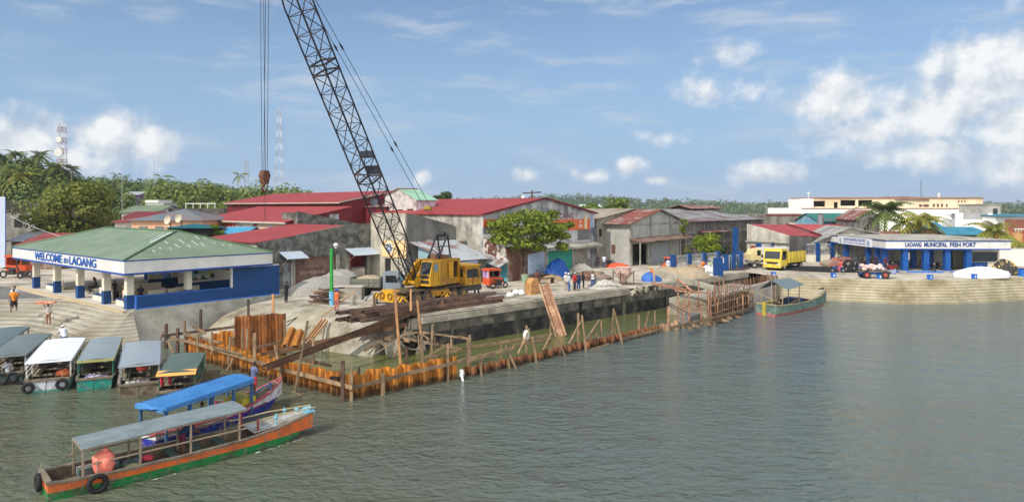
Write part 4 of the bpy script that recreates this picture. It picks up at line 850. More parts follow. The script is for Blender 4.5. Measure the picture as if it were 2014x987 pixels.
# five boats moored with their sterns to us
def moored(xy, ang, L, beam, label, roofc, hullc, botc, postc, tz=1.6, x0=.55, x1=7.0, drape=.08, mat2=None, seatc=None, transom=None, free=.66):
    o = thing('ferry_boat', label, 'boat', (xy[0], xy[1], 0), RAD(ang), 'small ferries moored at the steps'); hb = beam/2
    hull(o, [(0, hb*.88, free, -.1), (1, hb*.97, free - .04, -.2), (3, hb, free - .06, -.2), (5.2, hb*.94, free, -.15), (7, hb*.7, free + .14, .0), (L - .5, hb*.35, free + .3, .35), (L, hb*.12, free + .42, .7)], .12, .2, hullc, botc, bw, deckm, transom)
    canopy(o, x0, x1, hb*.93, tz, tz + .12, roofc, (x0 + .1, x0 + 1.7, x0 + 3.4, x0 + 5.0, x1 - .1), postc, .3, drape=drape, mat2=mat2, camber=.07, rails=((x0, x1, 1.0, 1.05), (x0, x1, 1.25, 1.3)))
    sm = seatc or slat
    for s in (1, -1):
        for k, zz in enumerate((.55, .75, .92)):
            mb = MB(); mb.box(x0 + 1.2, x1 - .3, s*(hb*.78) - .03 - (.28 if k == 0 else 0)*(s > 0), s*(hb*.78) + .03 + (.28 if k == 0 else 0)*(s < 0), zz, zz + .07); mb.build('bench_slat', sm, o)
    for x in (x0 + 1.4, x0 + 3.0, x0 + 4.6):
        mb = MB(); mb.box(x, x + .35, -hb*.7, hb*.7, .5, .55); mb.build('thwart', sm, o)
    mb = MB(); mb.box(.25, 1.6, -hb*.75, hb*.75, .38, .44); mb.build('stern_deck', bw, o)
    mb = MB(); mb.tube([(1.2, .05, .9), (.2, 0, .85), (-.5, 0, .1), (-.75, 0, -.3)], .022, 5); mb.build('propeller_shaft', steel_dk, o)
    return o
gpost = paint('grey_post', (176,176,172))
m1 = moored((-32.5, 41.8), 113, 8.6, 2.1, 'moored boat with slate roof at the far left edge', M('slate_tarp', (92,108,112), .6, .12, 1, bump=.4, bsc=2.5), paint('grey_hull', (120,128,128)), bw, gpost)
m2 = moored((-29.2, 39.2), 113, 8.6, 2.1, 'moored boat with dark slate roof and three tyres on its stern', M('slate_tarp_b', (104,116,116), .6, .12, 1, bump=.4, bsc=2.5), paint('grey_green_hull', (104,124,124)), bw, gpost)
m3 = moored((-25.75, 37.8), 116, 8.8, 2.35, 'white moored boat with clean white roof and transom', M('white_tarp', (216,220,226), .5, .04, 1, bump=.1, bsc=3), paint('white_hull_b', (196,200,206), (150,160,162), .3), paint('sea_green_bottom', (70,150,136)), paint('white_post', (214,212,206)))
m4 = moored((-23.3, 38.1), 116, 8.6, 1.95, 'moored boat with teal transom under a plain grey roof', M('grey_tarp_b', (128,140,146), .6, .06, 1, bump=.1, bsc=3), paint('teal_hull', (28,142,124), (40,110,100), .3), paint('teal_bottom', (24,120,106)), paint('teal_post', (26,110,94)), drape=.12, mat2=M('ochre_fringe', (150,146,90), .8, .1, 2))
m5 = moored((-20.15, 36.9), 117, 8.8, 2.15, 'moored boat with bare timber transom under a wrinkled grey tarpaulin roof', M('grey_tarp_c', (140,150,158), .55, .08, 1, bump=.3, bsc=3), paint('worn_red_hull', (150,90,92), (140,130,120), .5), bw, gpost, transom=M('bare_transom', (136,122,104), .9, .2, 2, col2=(90,78,62), amt=.5, sc2=2, streak=False))
m6 = moored((-17.5, 35.4), 108, 6.8, 1.95, 'small moored boat with dark green roof edged in orange', M('green_grey_tarp', (84,100,94), .6, .12, 1, bump=.4, bsc=2.5), paint('green_hull_b', (50,104,84)), bw, paint('green_post', (60,110,80)), tz=1.5, x0=.7, x1=5.0, drape=.02)
mb = MB(); slab(mb, (.35, -.95, 1.42), (1.0, -.95, 1.575), (1.0, .95, 1.575), (.35, .95, 1.42), .02); mb.build('canopy_flap', M('orange_tarp', (226,166,88), .6, .12, 1, bump=.4, bsc=2.5), m6)
def on(o, x, y, z): return Frame((o.location.x, o.location.y), o.rotation_euler.z).w(x, y, z)
def back(o): return (-math.cos(o.rotation_euler.z), -math.sin(o.rotation_euler.z), 0)
tyre(on(m3, -.1, .85, .34), back(m3), .31, 'tyre fender at the left end of the white transom')
tyre(on(m3, -.1, -.72, .38), back(m3), .33, 'tyre fender at the right end of the white transom')
tyre(on(m2, -.12, .05, .4), back(m2), .36, 'tyre fender in the middle of the slate roofed boat stern')
tyre(on(m2, -.14, -.45, .45), back(m2), .33, 'tyre fender second from right on the slate roofed boat stern')
tyre(on(m2, -.12, -.9, .32), back(m2), .36, 'tyre fender rightmost on the slate roofed boat stern')
plastic_bag(on(m3, 1.5, -.6, .45), (.42, .36, .22), 'orange life vests heaped on the white boat deck', (226,120,78), 'orange_vests')['category'] = 'life vests'
plastic_bag(on(m5, 2.0, -.1, .95), (.30, .40, .22), 'orange plastic bundle hanging inside the timber boat', (232,96,72), 'orange_bundle')['category'] = 'bundle'
plastic_bag(on(m2, 1.2, .9, .5), (.22, .22, .2), 'purple bag on the slate roofed boat', (150,50,150), 'purple_bag')
mb = MB(); mb.obox((0, 0, .06), (1.3, 1.1, .12)); mb.ell((.2, .1, .14), (.5, .4, .08), 10, 5, .3); tag(mb.build('tarpaulin', M('white_purple_cloth', (200,196,214), .7, .2, 3, col2=(140,120,170), amt=.4, sc2=3), None, on(m4, .9, 0, .46), rz=RAD(116)), 'white and purple folded sheet on the teal boat deck', 'sheet')
mb = MB(); mb.obox((0, 0, .05), (1.2, 1.2, .1)); tag(mb.build('plank_pile', M('white_planks', (196,196,190), .7, .15, 3, stripe=('Y', .2, .4)), None, on(m5, .9, .1, .46), rz=RAD(117)), 'pale boards stacked on the timber boat stern', 'boards')
for dx, s in ((.75, .7), (.9, .35)):
    mb = MB(); mb.ell((0, 0, -.3), (.08, .12, .3), 8, 6, .15); tag(mb.build('life_vest', M('crimson_vest', (190,40,70), .7, .1, 3), None, on(m6, dx, s, 1.4)), 'crimson life vest hanging under the small green roof', 'life vest', 'life vests under the green roof')
# green fishing boat at the harbour steps
A7 = RAD(41); b7 = thing('fishing_boat', 'weathered green fishing boat with yellow gunwale moored by the formwork', 'boat', (24.0, 64.6, 0), A7)
gh = M('worn_green_hull', (70,98,88), .8, .14, 1.2, col2=(120,136,124), amt=.38, sc2=1.2, streak=True, soft=.2)
hull(b7, [(0, 1.05, 1.05, -.1), (.6, 1.15, 1.0, -.15), (3, 1.3, .92, -.2), (6, 1.28, .95, -.2), (9, 1.05, 1.15, -.1), (11, .6, 1.45, .3), (12.2, .2, 1.75, .9)], .2, .35, gh, paint('pink_bottom', (186,92,84), (160,100,92)), paint('yellow_gunwale', (168,156,112), (140,132,104), .4), deckm)
mb = MB(); mb.beam((-.1, .1, -.3), (-.1, .1, 1.25), .12, .34); mb.beam((-.1, .1, 1.25), (-.1, -.9, 1.5), .08); mb.build('rudder', paint('yellow_rudder', (182,160,54)), b7)
mb = MB(); slab(mb, (1.0, -1.7, 2.5), (4.6, -1.5, 2.75), (4.6, .0, 3.25), (1.0, .0, 3.25), .03); slab(mb, (1.0, .0, 3.25), (4.6, .0, 3.25), (4.6, 1.3, 2.5), (1.0, 1.3, 2.3), .03); mb.build('awning', M('slate_awning', (100,116,120), .6, .12, 1, bump=.4, bsc=2.5), b7)
for (x, y, z) in ((1.1, -1.1, 2.68), (4.4, -1.1, 2.85), (1.1, 1.0, 2.4), (4.4, 1.0, 2.6), (1.1, 0, 3.2), (4.4, 0, 3.2)):
    mb = MB(); mb.cyl((x, y, .4), (x, y, z), .045, 7); mb.build('awning_pole', pole_m, b7)
mb = MB(); mb.prism([(6.9, 1.1, 1.02), (9, .9, 1.17), (11.2, .42, 1.52), (11.2, -.42, 1.52), (9, -.9, 1.17), (6.9, -1.1, 1.02)], (0, 0, .05)); mb.build('foredeck', M('tan_foredeck', (170,156,128), .85, .15, 2, stripe=('Y', .2, .3)), b7)
mb = MB(); mb.box(4.9, 6.1, -.7, .7, .5, 1.2); mb.build('hatch', M('blue_hatch', (44,66,110), .7, .15, 2), b7)
mb = MB(); mb.tube([(1.4, -1.0, 1.05), (-.8, .6, 2.2), (-2.6, 1.2, 2.5)], .03, 6); mb.build('bamboo_pole', MATS['bamboo'], b7)
mb = MB(); mb.beam((3.2, -.4, .5), (4.8, -.9, 1.3), .12, .3); mb.build('loose_board', bw, b7)
# thin broken foam along the moving hull
foam = M('foam', (226,230,230), .6, .05, 3); mb = MB(); rnd = random.Random(12)
for (xa, xb, ya, yb) in ((7.2, 9.3, -.85, -.5), (8.2, 9.5, -.72, -.42), (3.2, 4.2, -1.02, -1.02)):
    x = xa
    while x < xb:
        f = (x - xa)/(xb - xa); ln = rnd.uniform(.1, .35); y = ya + (yb - ya)*f**2 - rnd.uniform(0.02, .16); w = rnd.uniform(.008, .035); p = [BF1.w(x + ln*k/3, y + rnd.uniform(-.03, .03) + (w if s else -w)*math.sin(math.pi*(k + .4)/3.8), .006) for s in (0, 1) for k in ((0, 1, 2, 3) if s == 0 else (3, 2, 1, 0))]
        mb.ngon(p); x += ln + rnd.uniform(.05, .5)
tag(mb.build('foam', foam), 'thin broken white foam along the orange boat', 'foam', kind='stuff')
# ------------------------------------------------------------------ truck crane
yel = M('crane_yellow', (192,138,24), .5, .12, 1.2, col2=(150,108,36), amt=.4, sc2=1.0, soft=.25, col3=(96,76,46), amt3=.14, sc3=2.2)
yel2 = M('crane_yellow_b', (206,152,30), .5, .08, 1.5, col2=(180,134,40), amt=.3, sc2=1.2)
boomm = M('boom_black', (36,36,42), .6, .25, 2, col2=(74,54,46), amt=.2, sc2=.6)
rustm = M('rusty_steel', (114,82,56), .85, .2, 2, col2=(76,56,44), amt=.45, sc2=1.4, soft=.2, rnd=.12)
AC = RAD(46); CF = Frame((-9.83, 54.15), AC); cr = thing('truck_crane', 'yellow lattice boom truck crane standing on the quay', 'crane', (-9.83, 54.15, Q), AC)
mb = MB(); mb.box(.4, 7.4, -.75, .75, .72, 1.05); mb.box(.2, 5.2, -1.22, 1.22, 1.02, 1.14); mb.box(5.2, 7.2, -.9, .9, 1.0, 1.2); mb.build('chassis', M('chassis_grime', (98,82,56), .8, .25, 2, col2=(60,50,42), amt=.45, sc2=1.5), cr)
mb = MB(); mb.box(3.4, 5.3, -1.25, -.8, .55, 1.0); mb.build('side_tank', yel, cr)
def hazard(name, par, x0, x1, y0, y1, z0, z1):
    a = MB(); a.box(x0, x1, y0, y1, z0, z1); o = a.build(name, yel, par)
    return o
hz_m = bpy.data.materials.new('hazard_stripes'); hz_m.use_nodes = True
def _hz():
    t = hz_m.node_tree; n = NT(t); b = t.nodes['Principled BSDF']; b.inputs['Roughness'].default_value = .6
    s = n('ShaderNodeSeparateXYZ', {0: n('ShaderNodeTexCoord').outputs['Object']})
    a = n('ShaderNodeMath', {0: s.outputs[1], 1: s.outputs[2]}, operation='ADD').outputs[0]; a = n('ShaderNodeMath', {0: a, 1: s.outputs[0]}, operation='ADD').outputs[0]
    a = n('ShaderNodeMath', {0: a, 1: 2.1}, operation='MULTIPLY').outputs[0]; a = n('ShaderNodeMath', {0: a}, operation='FRACT').outputs[0]
    a = n('ShaderNodeMath', {0: a, 1: .45}, operation='GREATER_THAN').outputs[0]
    t.links.new(n('ShaderNodeMixRGB', {0: a, 1: lin((44,38,32)) + (1,), 2: lin((206,152,36)) + (1,)}).outputs[0], b.inputs['Base Color'])
_hz()
def outrig(x, nm):
    mb = MB(); mb.box(x - .22, x + .22, -1.95, 1.95, .42, .86); mb.build(nm, hz_m, cr)
    for s in (1, -1):
        mb = MB(); mb.cyl((x, s*1.8, .05), (x, s*1.8, .5), .07, 8); mb.cyl((x, s*1.8, 0), (x, s*1.8, .07), .26, 12); mb.build('outrigger_jack', steel_dk, cr)
outrig(.2, 'outrigger_beam'); outrig(4.7, 'outrigger_beam')
mb = MB(); mb.prism([(-.15, -.85, .35), (-.15, .85, .35), (-.15, .65, 1.25), (-.15, -.65, 1.25)], (.75, 0, 0)); mb.build('rear_box', yel2, cr)
for s in (-.5, .5): mb = MB(); mb.torus((-.2, s, .8), (1, 0, 0), .24, .05, 14, 6); mb.build('cable_reel', M('reel_brown', (110,80,40), .7, .2, 2), cr)
rim = M('dusty_rim', (150,120,70), .8, .2, 3, col2=(90,60,50), amt=.4, sc2=3); dtyre = M('dusty_tyre', (70,64,58), .9, .15, 3)
def wheel(par, x, y, r, w, s, tm=None, rm=None, z=None):
    z = r if z is None else z
    mb = MB(); rings = []
    for (rr, yy) in ((r*.6, -.5), (r*.93, -.5), (r, -.36), (r, .36), (r*.93, .5), (r*.6, .5)):
        rings.append([(x + rr*math.cos(2*math.pi*k/18), y + yy*w, z + rr*math.sin(2*math.pi*k/18)) for k in range(18)])
    mb.loft(rings); o = mb.build('wheel', tm or dtyre, par, smooth=35)
    mb = MB(); mb.cyl((x, y + s*w*.44, z), (x, y + s*w*.53, z), r*.56, 16, r*.5); mb.cyl((x, y + s*w*.5, z), (x, y + s*w*.6, z), r*.22, 10); mb.build('rim', rm or rim, o); return o
for x in (2.0, 3.05, 5.95, 7.0):
    for s in (1, -1): wheel(cr, x, s*1.02, .5, .36 if x > 5 else .5, s)
mb = MB(); mb.box(5.4, 7.6, -1.28, 1.28, 1.06, 1.1); mb.build('mudguard', M('dark_guard', (64,58,50), .8, .2, 2), cr)
# driver's cab at the far end
cabz = .75
mb = MB(); mb.prism([(7.15, -1.2, cabz), (9.0, -1.2, cabz), (9.0, -1.2, 1.7), (8.75, -1.2, 2.75), (7.15, -1.2, 2.75)], (0, 2.4, 0)); cab = mb.build('driver_cab', yel, cr)
mb = MB(); mb.box(7.05, 8.95, -1.26, 1.26, 2.75, 2.85); mb.build('cab_roof', yel2, cab)
for a, b in ((7.35, 7.95), (8.05, 8.6)):
    mb = MB(); mb.box(a, b, -1.215, -1.19, 1.75, 2.5); mb.build('side_window', glass, cab)
mb = MB(); mb.prism([(9.01, -1.05, 1.75), (8.80, -1.05, 2.6), (8.80, 1.05, 2.6), (9.01, 1.05, 1.75)], (.015, 0, .005)); mb.build('windscreen', glass, cab)
mb = MB(); mb.box(7.13, 7.16, -.9, .9, 1.8, 2.5); mb.build('rear_window', glass, cab)
mb = MB(); mb.box(7.1, 9.06, -1.22, 1.22, cabz - .12, 1.12); mb.build('cab_skirt', M('dark_skirt', (62,58,54), .7, .2, 2), cab)
mb = MB(); mb.box(7.98, 8.02, -1.225, -1.19, 1.15, 2.6); mb.box(8.66, 8.69, -1.225, -1.19, 1.15, 2.4); mb.build('door_gap', dark, cab)
# revolving upper house (turned a little to the boom side)
AH = RAD(60) - AC; hs = link(bpy.data.objects.new('upper_house', None)); hs.parent = cr; hs.location = (4.55, .05, 1.14); hs.rotation_euler = (0, 0, AH + math.pi); KIDS.setdefault(cr.name, []).append(hs)
# in the house frame +x points to the boom, +y is the side facing the camera
mb = MB(); mb.cyl((0, 0, 0), (0, 0, .22), .95, 24); mb.build('slew_ring', steel_dk, hs)
mb = MB(); mb.box(-2.3, 1.6, -1.3, 1.25, .22, .42); mb.build('deck_plate', yel, hs)
mb = MB()
wall(mb, (.55, 1.25), (-2.3, 1.25), .42, 2.25, [(1.75, 2.55, .75, 2.1)], .06)
mb.box(-2.3, -2.22, -1.25, 1.19, .42, 2.25); mb.box(-2.22, .55, -1.3, -1.24, .42, 2.25); mb.box(-2.3, .55, -1.3, 1.25, 2.252, 2.32)
mb.build('engine_housing', yel, hs)
mb = MB(); mb.box(-2.1, -.2, -1.0, .9, .43, 1.5); mb.build('engine', M('engine_dark', (52,44,38), .8, .3, 3), hs)
mb = MB(); mb.obox((-.85, 1.33, 1.42), (.75, .05, 1.36), rz=RAD(6)); mb.build('housing_door', yel2, hs)
mb = MB(); mb.prism([(.56, 1.28, .3), (2.0, 1.28, .3), (2.0, 1.28, 1.15), (1.62, 1.28, 2.3), (.56, 1.28, 2.3)], (0, -1.15, 0)); oc = mb.build('operator_cab', yel2, hs)
mb = MB(); mb.prism([(1.995, 1.2, 1.22), (1.66, 1.2, 2.2), (1.66, .22, 2.2), (1.995, .22, 1.22)], (.02, 0, .008)); mb.build('windscreen', glass, oc)
mb = MB(); mb.box(.95, 1.5, 1.275, 1.3, 1.45, 2.05); mb.build('side_window', M('pale_window', (120,140,150), .15, .1, 2, spec=.8), oc)
mb = MB(); 
for a in ((.9, .93, .5, 2.15), (1.55, 1.58, .5, 2.15)): mb.box(a[0], a[1], 1.275, 1.295, a[2], a[3])
mb.box(.93, 1.55, 1.275, 1.295, 2.12, 2.15); mb.build('door_seam', M('seam_brown', (120,86,24), .7, .1, 2), oc)
for z in (.62, 1.02): 
    mb = MB(); mb.box(2.0, 2.03, .3, 1.15, z - .13, z + .13); mb.build('front_grille', M('grille_black', (40,38,36), .6, .2, 3), oc)
mb = MB(); mb.prism([(2.3, -.95, .2), (2.75, -.95, .5), (1.2, -.95, 2.1), (.6, -.95, 2.25), (.6, -.95, .3)], (0, .14, 0)); mb.prism([(2.3, .0, .2), (2.75, .0, .5), (1.2, .0, 2.1), (.6, .0, 2.25), (.6, .0, .3)], (0, .12, 0)); mb.build('boom_bracket', yel2, hs)
mb = MB(); mb.cyl((1.2, -.8, 1.0), (1.2, 0, 1.0), .42, 16); mb.build('winch_drum', M('drum_brown', (84,64,44), .7, .2, 3), hs)
mb = MB(); mb.box(-1.6, -.6, -.9, .6, 2.33, 2.62); mb.tube([(-1.2, .3, 2.5), (-.6, .2, 2.8), (0, .3, 2.5)], .06, 6); mb.build('roof_machinery', rustm, hs)
# gantry
gy = (-.75, .35); gt = (-1.7, 4.35)
mb = MB()
for y in gy: 
    mb.beam((-.35, y, 2.3), (gt[0], y, gt[1]), .12); mb.beam((-2.15, y, 2.3), (gt[0], y, gt[1]), .11)
mb.beam((gt[0], gy[0], gt[1]), (gt[0], gy[1], gt[1]), .12); mb.beam((-1.0, gy[0], 3.3), (-1.0, gy[1], 3.3), .08); mb.beam((-1.95, gy[0], 3.3), (-1.95, gy[1], 3.3), .07)
mb.beam((-.9, gy[0], 3.1), (-1.0, gy[1], 2.4), .06)
mb.build('gantry', boomm, hs)
mb = MB(); mb.cyl((gt[0], gy[0] + .25, gt[1]), (gt[0], gy[1] - .25, gt[1]), .22, 14); mb.build('gantry_sheave', steel_dk, hs)
# lattice boom in the house frame
foot = Vector((2.2, -.42, .55)); EL = RAD(58.5); LB = 27.5
bd = Vector((math.cos(EL), 0, math.sin(EL))); bu = Vector((-math.sin(EL), 0, math.cos(EL))); bs = Vector((0, 1, 0))
def sec(s):
    if s < 4.2: w = .9 + (1.35 - .9)*s/4.2; h = .25 + (1.35 - .25)*s/4.2
    elif s > 23: f = (s - 23)/(LB - 23); w = 1.35 - .6*f; h = 1.35 - 1.0*f
    else: w = h = 1.35
    c = foot + bd*s
    return [c + bs*(w/2)*a + bu*(h/2)*b for a, b in ((1, 1), (1, -1), (-1, -1), (-1, 1))]
st = [0] + [1.4*k for k in range(1, 20)] + [LB]
mb = MB()
for k in range(4): mb.tube([sec(s)[k] for s in (0, 4.2, 23, LB)], .062, 7)
bm_ = mb.build('boom', boomm, hs)
mb = MB(); n = 0
for a, b in zip(st, st[1:]):
    A_, B_ = sec(a), sec(b)
    for k in range(4):
        k2 = (k + 1) % 4; P, R = (A_[k], B_[k2]) if n % 2 else (A_[k2], B_[k]); mb.beam(P, R, .05); mb.beam(B_[k], B_[k2], .045)
    n += 1
mb.build('lacing', boomm, bm_)
for s in (9.6, 10.4, 18.2, 18.9):
    P = sec(s); mb = MB()
    for k in range(4): mb.beam(P[k], P[(k+1) % 4], .11)
    mb.build('joint_frame', boomm, bm_)
P, R = sec(9.7), sec(10.4); mb = MB(); mb.prism([P[0], P[3], R[3], R[0]], bu*.02); P, R = sec(11.1), sec(11.7); mb.prism([P[0], P[3], R[3], R[0]], bu*.02); mb.build('boom_plate', M('boom_plate_grey', (86,92,112), .6, .1, 2), bm_)
mb = MB(); mb.cyl(foot + bs*-.55, foot + bs*.55, .14, 12); mb.build('boom_foot', yel2, bm_)
tip = foot + bd*LB
mb = MB(); mb.cyl(tip + bs*-.3, tip + bs*.3, .42, 18); mb.build('head_sheave', steel_dk, bm_)
# pendant lines and the floating spreader
g0 = Vector((gt[0], 0, gt[1])); spr = Vector((gt[0] + .35 , -.2, gt[1])) 
top = foot + bd*(LB - .4) + bu*.35
spr = g0.lerp(top, .115); spr.y = -.2
mb = MB(); mb.obox(spr, (.35, .75, .22)); mb.cyl(spr + Vector((0, -.3, 0)), spr + Vector((0, .3, 0)), .2, 12); mb.build('spreader', M('spreader_yellow', (150,120,50), .7, .2, 2), hs)
for y in (-.55, .15):
    a = Vector((spr.x, y, spr.z)); b = Vector((top.x, y*.7 - .1, top.z)); mb = MB(); mb.tube([a, b], .022, 5)
    for f in (.27 + .02*(y > 0), .66): c = a.lerp(b, f); mb.tube([c - (b-a).normalized()*.28, c, c + (b-a).normalized()*.28], [.04, .085, .04], 6)
    mb.build('pendant_line', steel_dk, hs)
mb = MB()
for k in range(5): y = -.5 + k*.16; mb.tube([(gt[0], y, gt[1]), (spr.x, y*.9 - .03, spr.z)], .013, 4)
for y in (-.1, .1): mb.tube([(-.6, y, 2.5), (gt[0], y - .15, gt[1])], .014, 4)
mb.build('luffing_rope', steel_dk, hs)
# hoist line and hook block
hk = tip + Vector((.42, 0, 0)); hookz = (12.0 - Q - 1.14)
mb = MB()
for (dx, dy) in ((-.13, -.14), (.13, -.14), (-.13, .14), (.13, .14)): mb.tube([hk + Vector((dx*.9, dy*2.1, 0)), Vector((hk.x + dx, hk.y + dy*.6, hookz + .5))], .017, 5)
mb.build('hoist_line', steel_dk, hs)
mb = MB(); mb.tube([tip + bu*.3, foot + bd*6 + bu*.75, (1.2, -.4, 1.4)], .014, 4); mb.build('winch_line', steel_dk, hs)
rust_b = M('hook_rust', (112,72,52), .8, .2, 3, col2=(80,50,40), amt=.4, sc2=3)
mb = MB(); mb.prism([(hk.x - .30, hk.y - .2, hookz + .2), (hk.x - .18, hk.y - .2, hookz + .52), (hk.x + .18, hk.y - .2, hookz + .52), (hk.x + .30, hk.y - .2, hookz + .2), (hk.x + .14, hk.y - .2, hookz - .35), (hk.x - .14, hk.y - .2, hookz - .35)], (0, .4, 0)); mb.build('hook_block', rust_b, hs)
mb = MB(); c = Vector((hk.x, hk.y, hookz - .62)); pts = [c + Vector((0, 0, .3))] + [c + Vector((.2*math.cos(RAD(a)), 0, .2*math.sin(RAD(a)))) for a in (90, 40, -10, -60, -110, -160, -200)]
mb.tube(pts, [.07, .07, .08, .09, .09, .08, .06, .03], 7); mb.build('hook', rust_b, hs)
mb = MB(); mb.tube([c + Vector((0, 0, -.2)), c + Vector((.05, .1, -1.2)), c + Vector((.02, -.05, -2.1))], .014, 4); mb.tube([c + Vector((0, 0, -.2)), c + Vector((-.08, -.05, -1.1)), c + Vector((-.02, .1, -2.0))], .014, 4); mb.build('sling', steel_dk, hs)
# ------------------------------------------------------------------ sheet pile cofferdam
def pile_mat(name, c1, c2, wet=.45):
    m = M(name, c1, .8, .2, 1.6, col2=c2, amt=.4, sc2=1.3, streak=True, soft=.3, rnd=.3, bump=.3, bsc=6, col3=(104,66,38), amt3=.16, sc3=1.6)
    t = m.node_tree; n = NT(t); b = t.nodes['Principled BSDF']; src = b.inputs['Base Color'].links[0].from_socket
    pos = n('ShaderNodeNewGeometry').outputs['Position']; z = n('ShaderNodeSeparateXYZ', {0: pos}).outputs[2]
    ns = n('ShaderNodeTexNoise', {'Vector': pos, 'Scale': 2.5, 'Detail': 3.0}).outputs[0]
    zz = n('ShaderNodeMath', {0: ns, 1: .5, 2: z}, operation='MULTIPLY_ADD').outputs[0]
    f = n('ShaderNodeMapRange', {0: zz, 1: wet, 2: wet + .22, 3: .82, 4: 0.0}).outputs[0]       # weed and wet stain up to the tide mark
    t.links.new(n('ShaderNodeMixRGB', {0: f, 1: src, 2: lin((48,38,24)) + (1,)}).outputs[0], b.inputs['Base Color']); return m
pm1 = pile_mat('rusty_sheet_pile', (206,134,44), (148,92,38), .48)
pm2 = pile_mat('old_sheet_pile', (152,98,58), (100,68,46), .35)
pm3 = pile_mat('tall_sheet_pile', (172,104,42), (92,60,42), .3)
def pile_mesh(name, z0, z1, mat, w=.5, dp=.2):
    P = [(0, 0), (.07, 0), (.15, dp), (.35, dp), (.43, 0), (.5, 0)]; th = .03; R = [(x*w/.5, y) for x, y in P]
    ring = lambda z: [(x - w/2, y - th, z) for x, y in R] + [(x - w/2, y, z) for x, y in R[::-1]]
    mb = MB(); mb.loft([ring(z0), ring(z1)]); return mb.build(name, mat)
def pile_run(A, B, z1, label, group, mat, w=.5, jit=.08, first=None, flip=True):
    A = Vector(A); B = Vector(B); L = (B - A).length; n = max(1, round(L / w)); ang = math.atan2(B.y - A.y, B.x - A.x); rnd = random.Random(int(A.x*31 + B.y*7))
    base = first
    for i in range(n):
        p = A.lerp(B, (i + .5)/n)
        if base is None: o = base = pile_mesh('sheet_pile', -z1 - .7, 0, mat, L/n)
        else: o = base.copy(); COL.objects.link(o)
        o.location = (p.x, p.y, z1 + rnd.uniform(-jit, jit)); o.rotation_euler = (rnd.uniform(-.012, .012), rnd.uniform(-.015, .015), ang + (math.pi if flip and i % 2 else 0))
        tag(o, label, 'sheet pile', group)
    return base
PA, PB, PC = (-22.2, 46.6), (-8.7, 36.4), (-3.3, 40.8)
PD_, PE = (-2.9, 41.0), (12.0, 56.0)
g = 'sheet piles of the cofferdam'
for (a, b, z) in (((-22.2, 46.6), (-16.5, 42.3), 1.38), ((-16.5, 42.3), PB, 1.3)): pile_run(a, b, z, 'rusty orange sheet pile in the tall left run of the cofferdam', g, pm1)
pile_run(PB, PC, 1.32, 'rusty orange sheet pile in the front run right of the cofferdam corner', g, pm1)
pile_run(PD_, PE, .55, 'short stained sheet pile standing low in the long outer row', g, pm2, jit=.05)
pile_run((12.2, 56.2), (16.4, 59.6), .62, 'short pale brown sheet pile beside the formwork', g, M('pale_pile', (168,136,104), .85, .15, 2, rnd=.2), jit=.14, w=.6)
pile_run((-18.7, 46.0), (-15.7, 47.4), 2.86, 'tall dark rusty sheet pile in the high panel', 'sheet piles of the high panel', pm3, w=.55, jit=.05)
pile_run((-20.4, 46.6), (-18.8, 46.1), 1.75, 'middling rusty sheet pile beside the high panel', 'sheet piles beside the high panel', pm1, jit=.15)
for k, (px0, py0, d0, px1, py1, d1) in enumerate(((562, 682, 45.5, 574, 652, 46.6), (580, 684, 45.3, 590, 656, 46.3))):
    a, b = D(px0, py0, d0), D(px1, py1, d1); o = pile_mesh('sheet_pile', 0, (b - a).length + .2, pm1, .62, .25); o.location = a
    o.rotation_euler = (b - a).to_track_quat('Z', 'Y').to_euler(); tag(o, ('bent orange sheet pile leaning beside the high panel' if k == 0 else 'orange sheet pile leaning on the concrete slope'), 'sheet pile')
# leaning pile against the quay, the long loose beams and the steel stack
def ibeam(a, b, name, label, cat, mat, w=.42, hgt=.3, group=None):
    a = Vector(a); b = Vector(b); L = (b - a).length; mb = MB(); t_ = .035
    mb.box(-w/2, -w/2 + t_, -hgt/2, hgt/2, 0, L); mb.box(w/2 - t_, w/2, -hgt/2, hgt/2, 0, L); mb.box(-w/2 + t_, w/2 - t_, -t_/2, t_/2, 0, L)
    o = mb.build(name, mat); o.location = a; o.rotation_euler = (b - a).to_track_quat('Z', 'Y').to_euler(); return tag(o, label, cat, group)
a, b = D(1104, 662, 54.0), D(1069, 557, 57.2)
lp = pile_mesh('sheet_pile', 0, (b - a).length, M('leaning_pile', (138,102,78), .8, .15, 1.5, col2=(176,140,110), amt=.4, sc2=1.2, streak=True), .9, .28); lp.location = a; lp.rotation_euler = (b - a).to_track_quat('Z', 'Y').to_euler(); lp.rotation_euler.rotate_axis('Z', RAD(160))
tag(lp, 'long pale rusty pile leaning from the water against the quay cap', 'sheet pile')
ibeam(D(520, 724, 38.2), D(818, 611, 48.9), 'steel_beam', 'long rusty steel beam resting from the cofferdam up to the quay', 'beam', rustm)
ibeam(D(478, 706, 44.5), D(797, 638, 47.6), 'steel_beam', 'lower rusty steel beam lying across the concrete slope', 'beam', rustm, .36)
S0, S1 = Vector((-11.6, 45.4)), Vector((-1.4, 56.6))
sd = (S1 - S0).normalized(); sn = Vector((sd.y, -sd.x)); rnd = random.Random(5)
stackm = M('stacked_steel', (98,74,58), .85, .2, 2, col2=(64,50,42), amt=.45, sc2=.8, streak=False, rnd=.2)
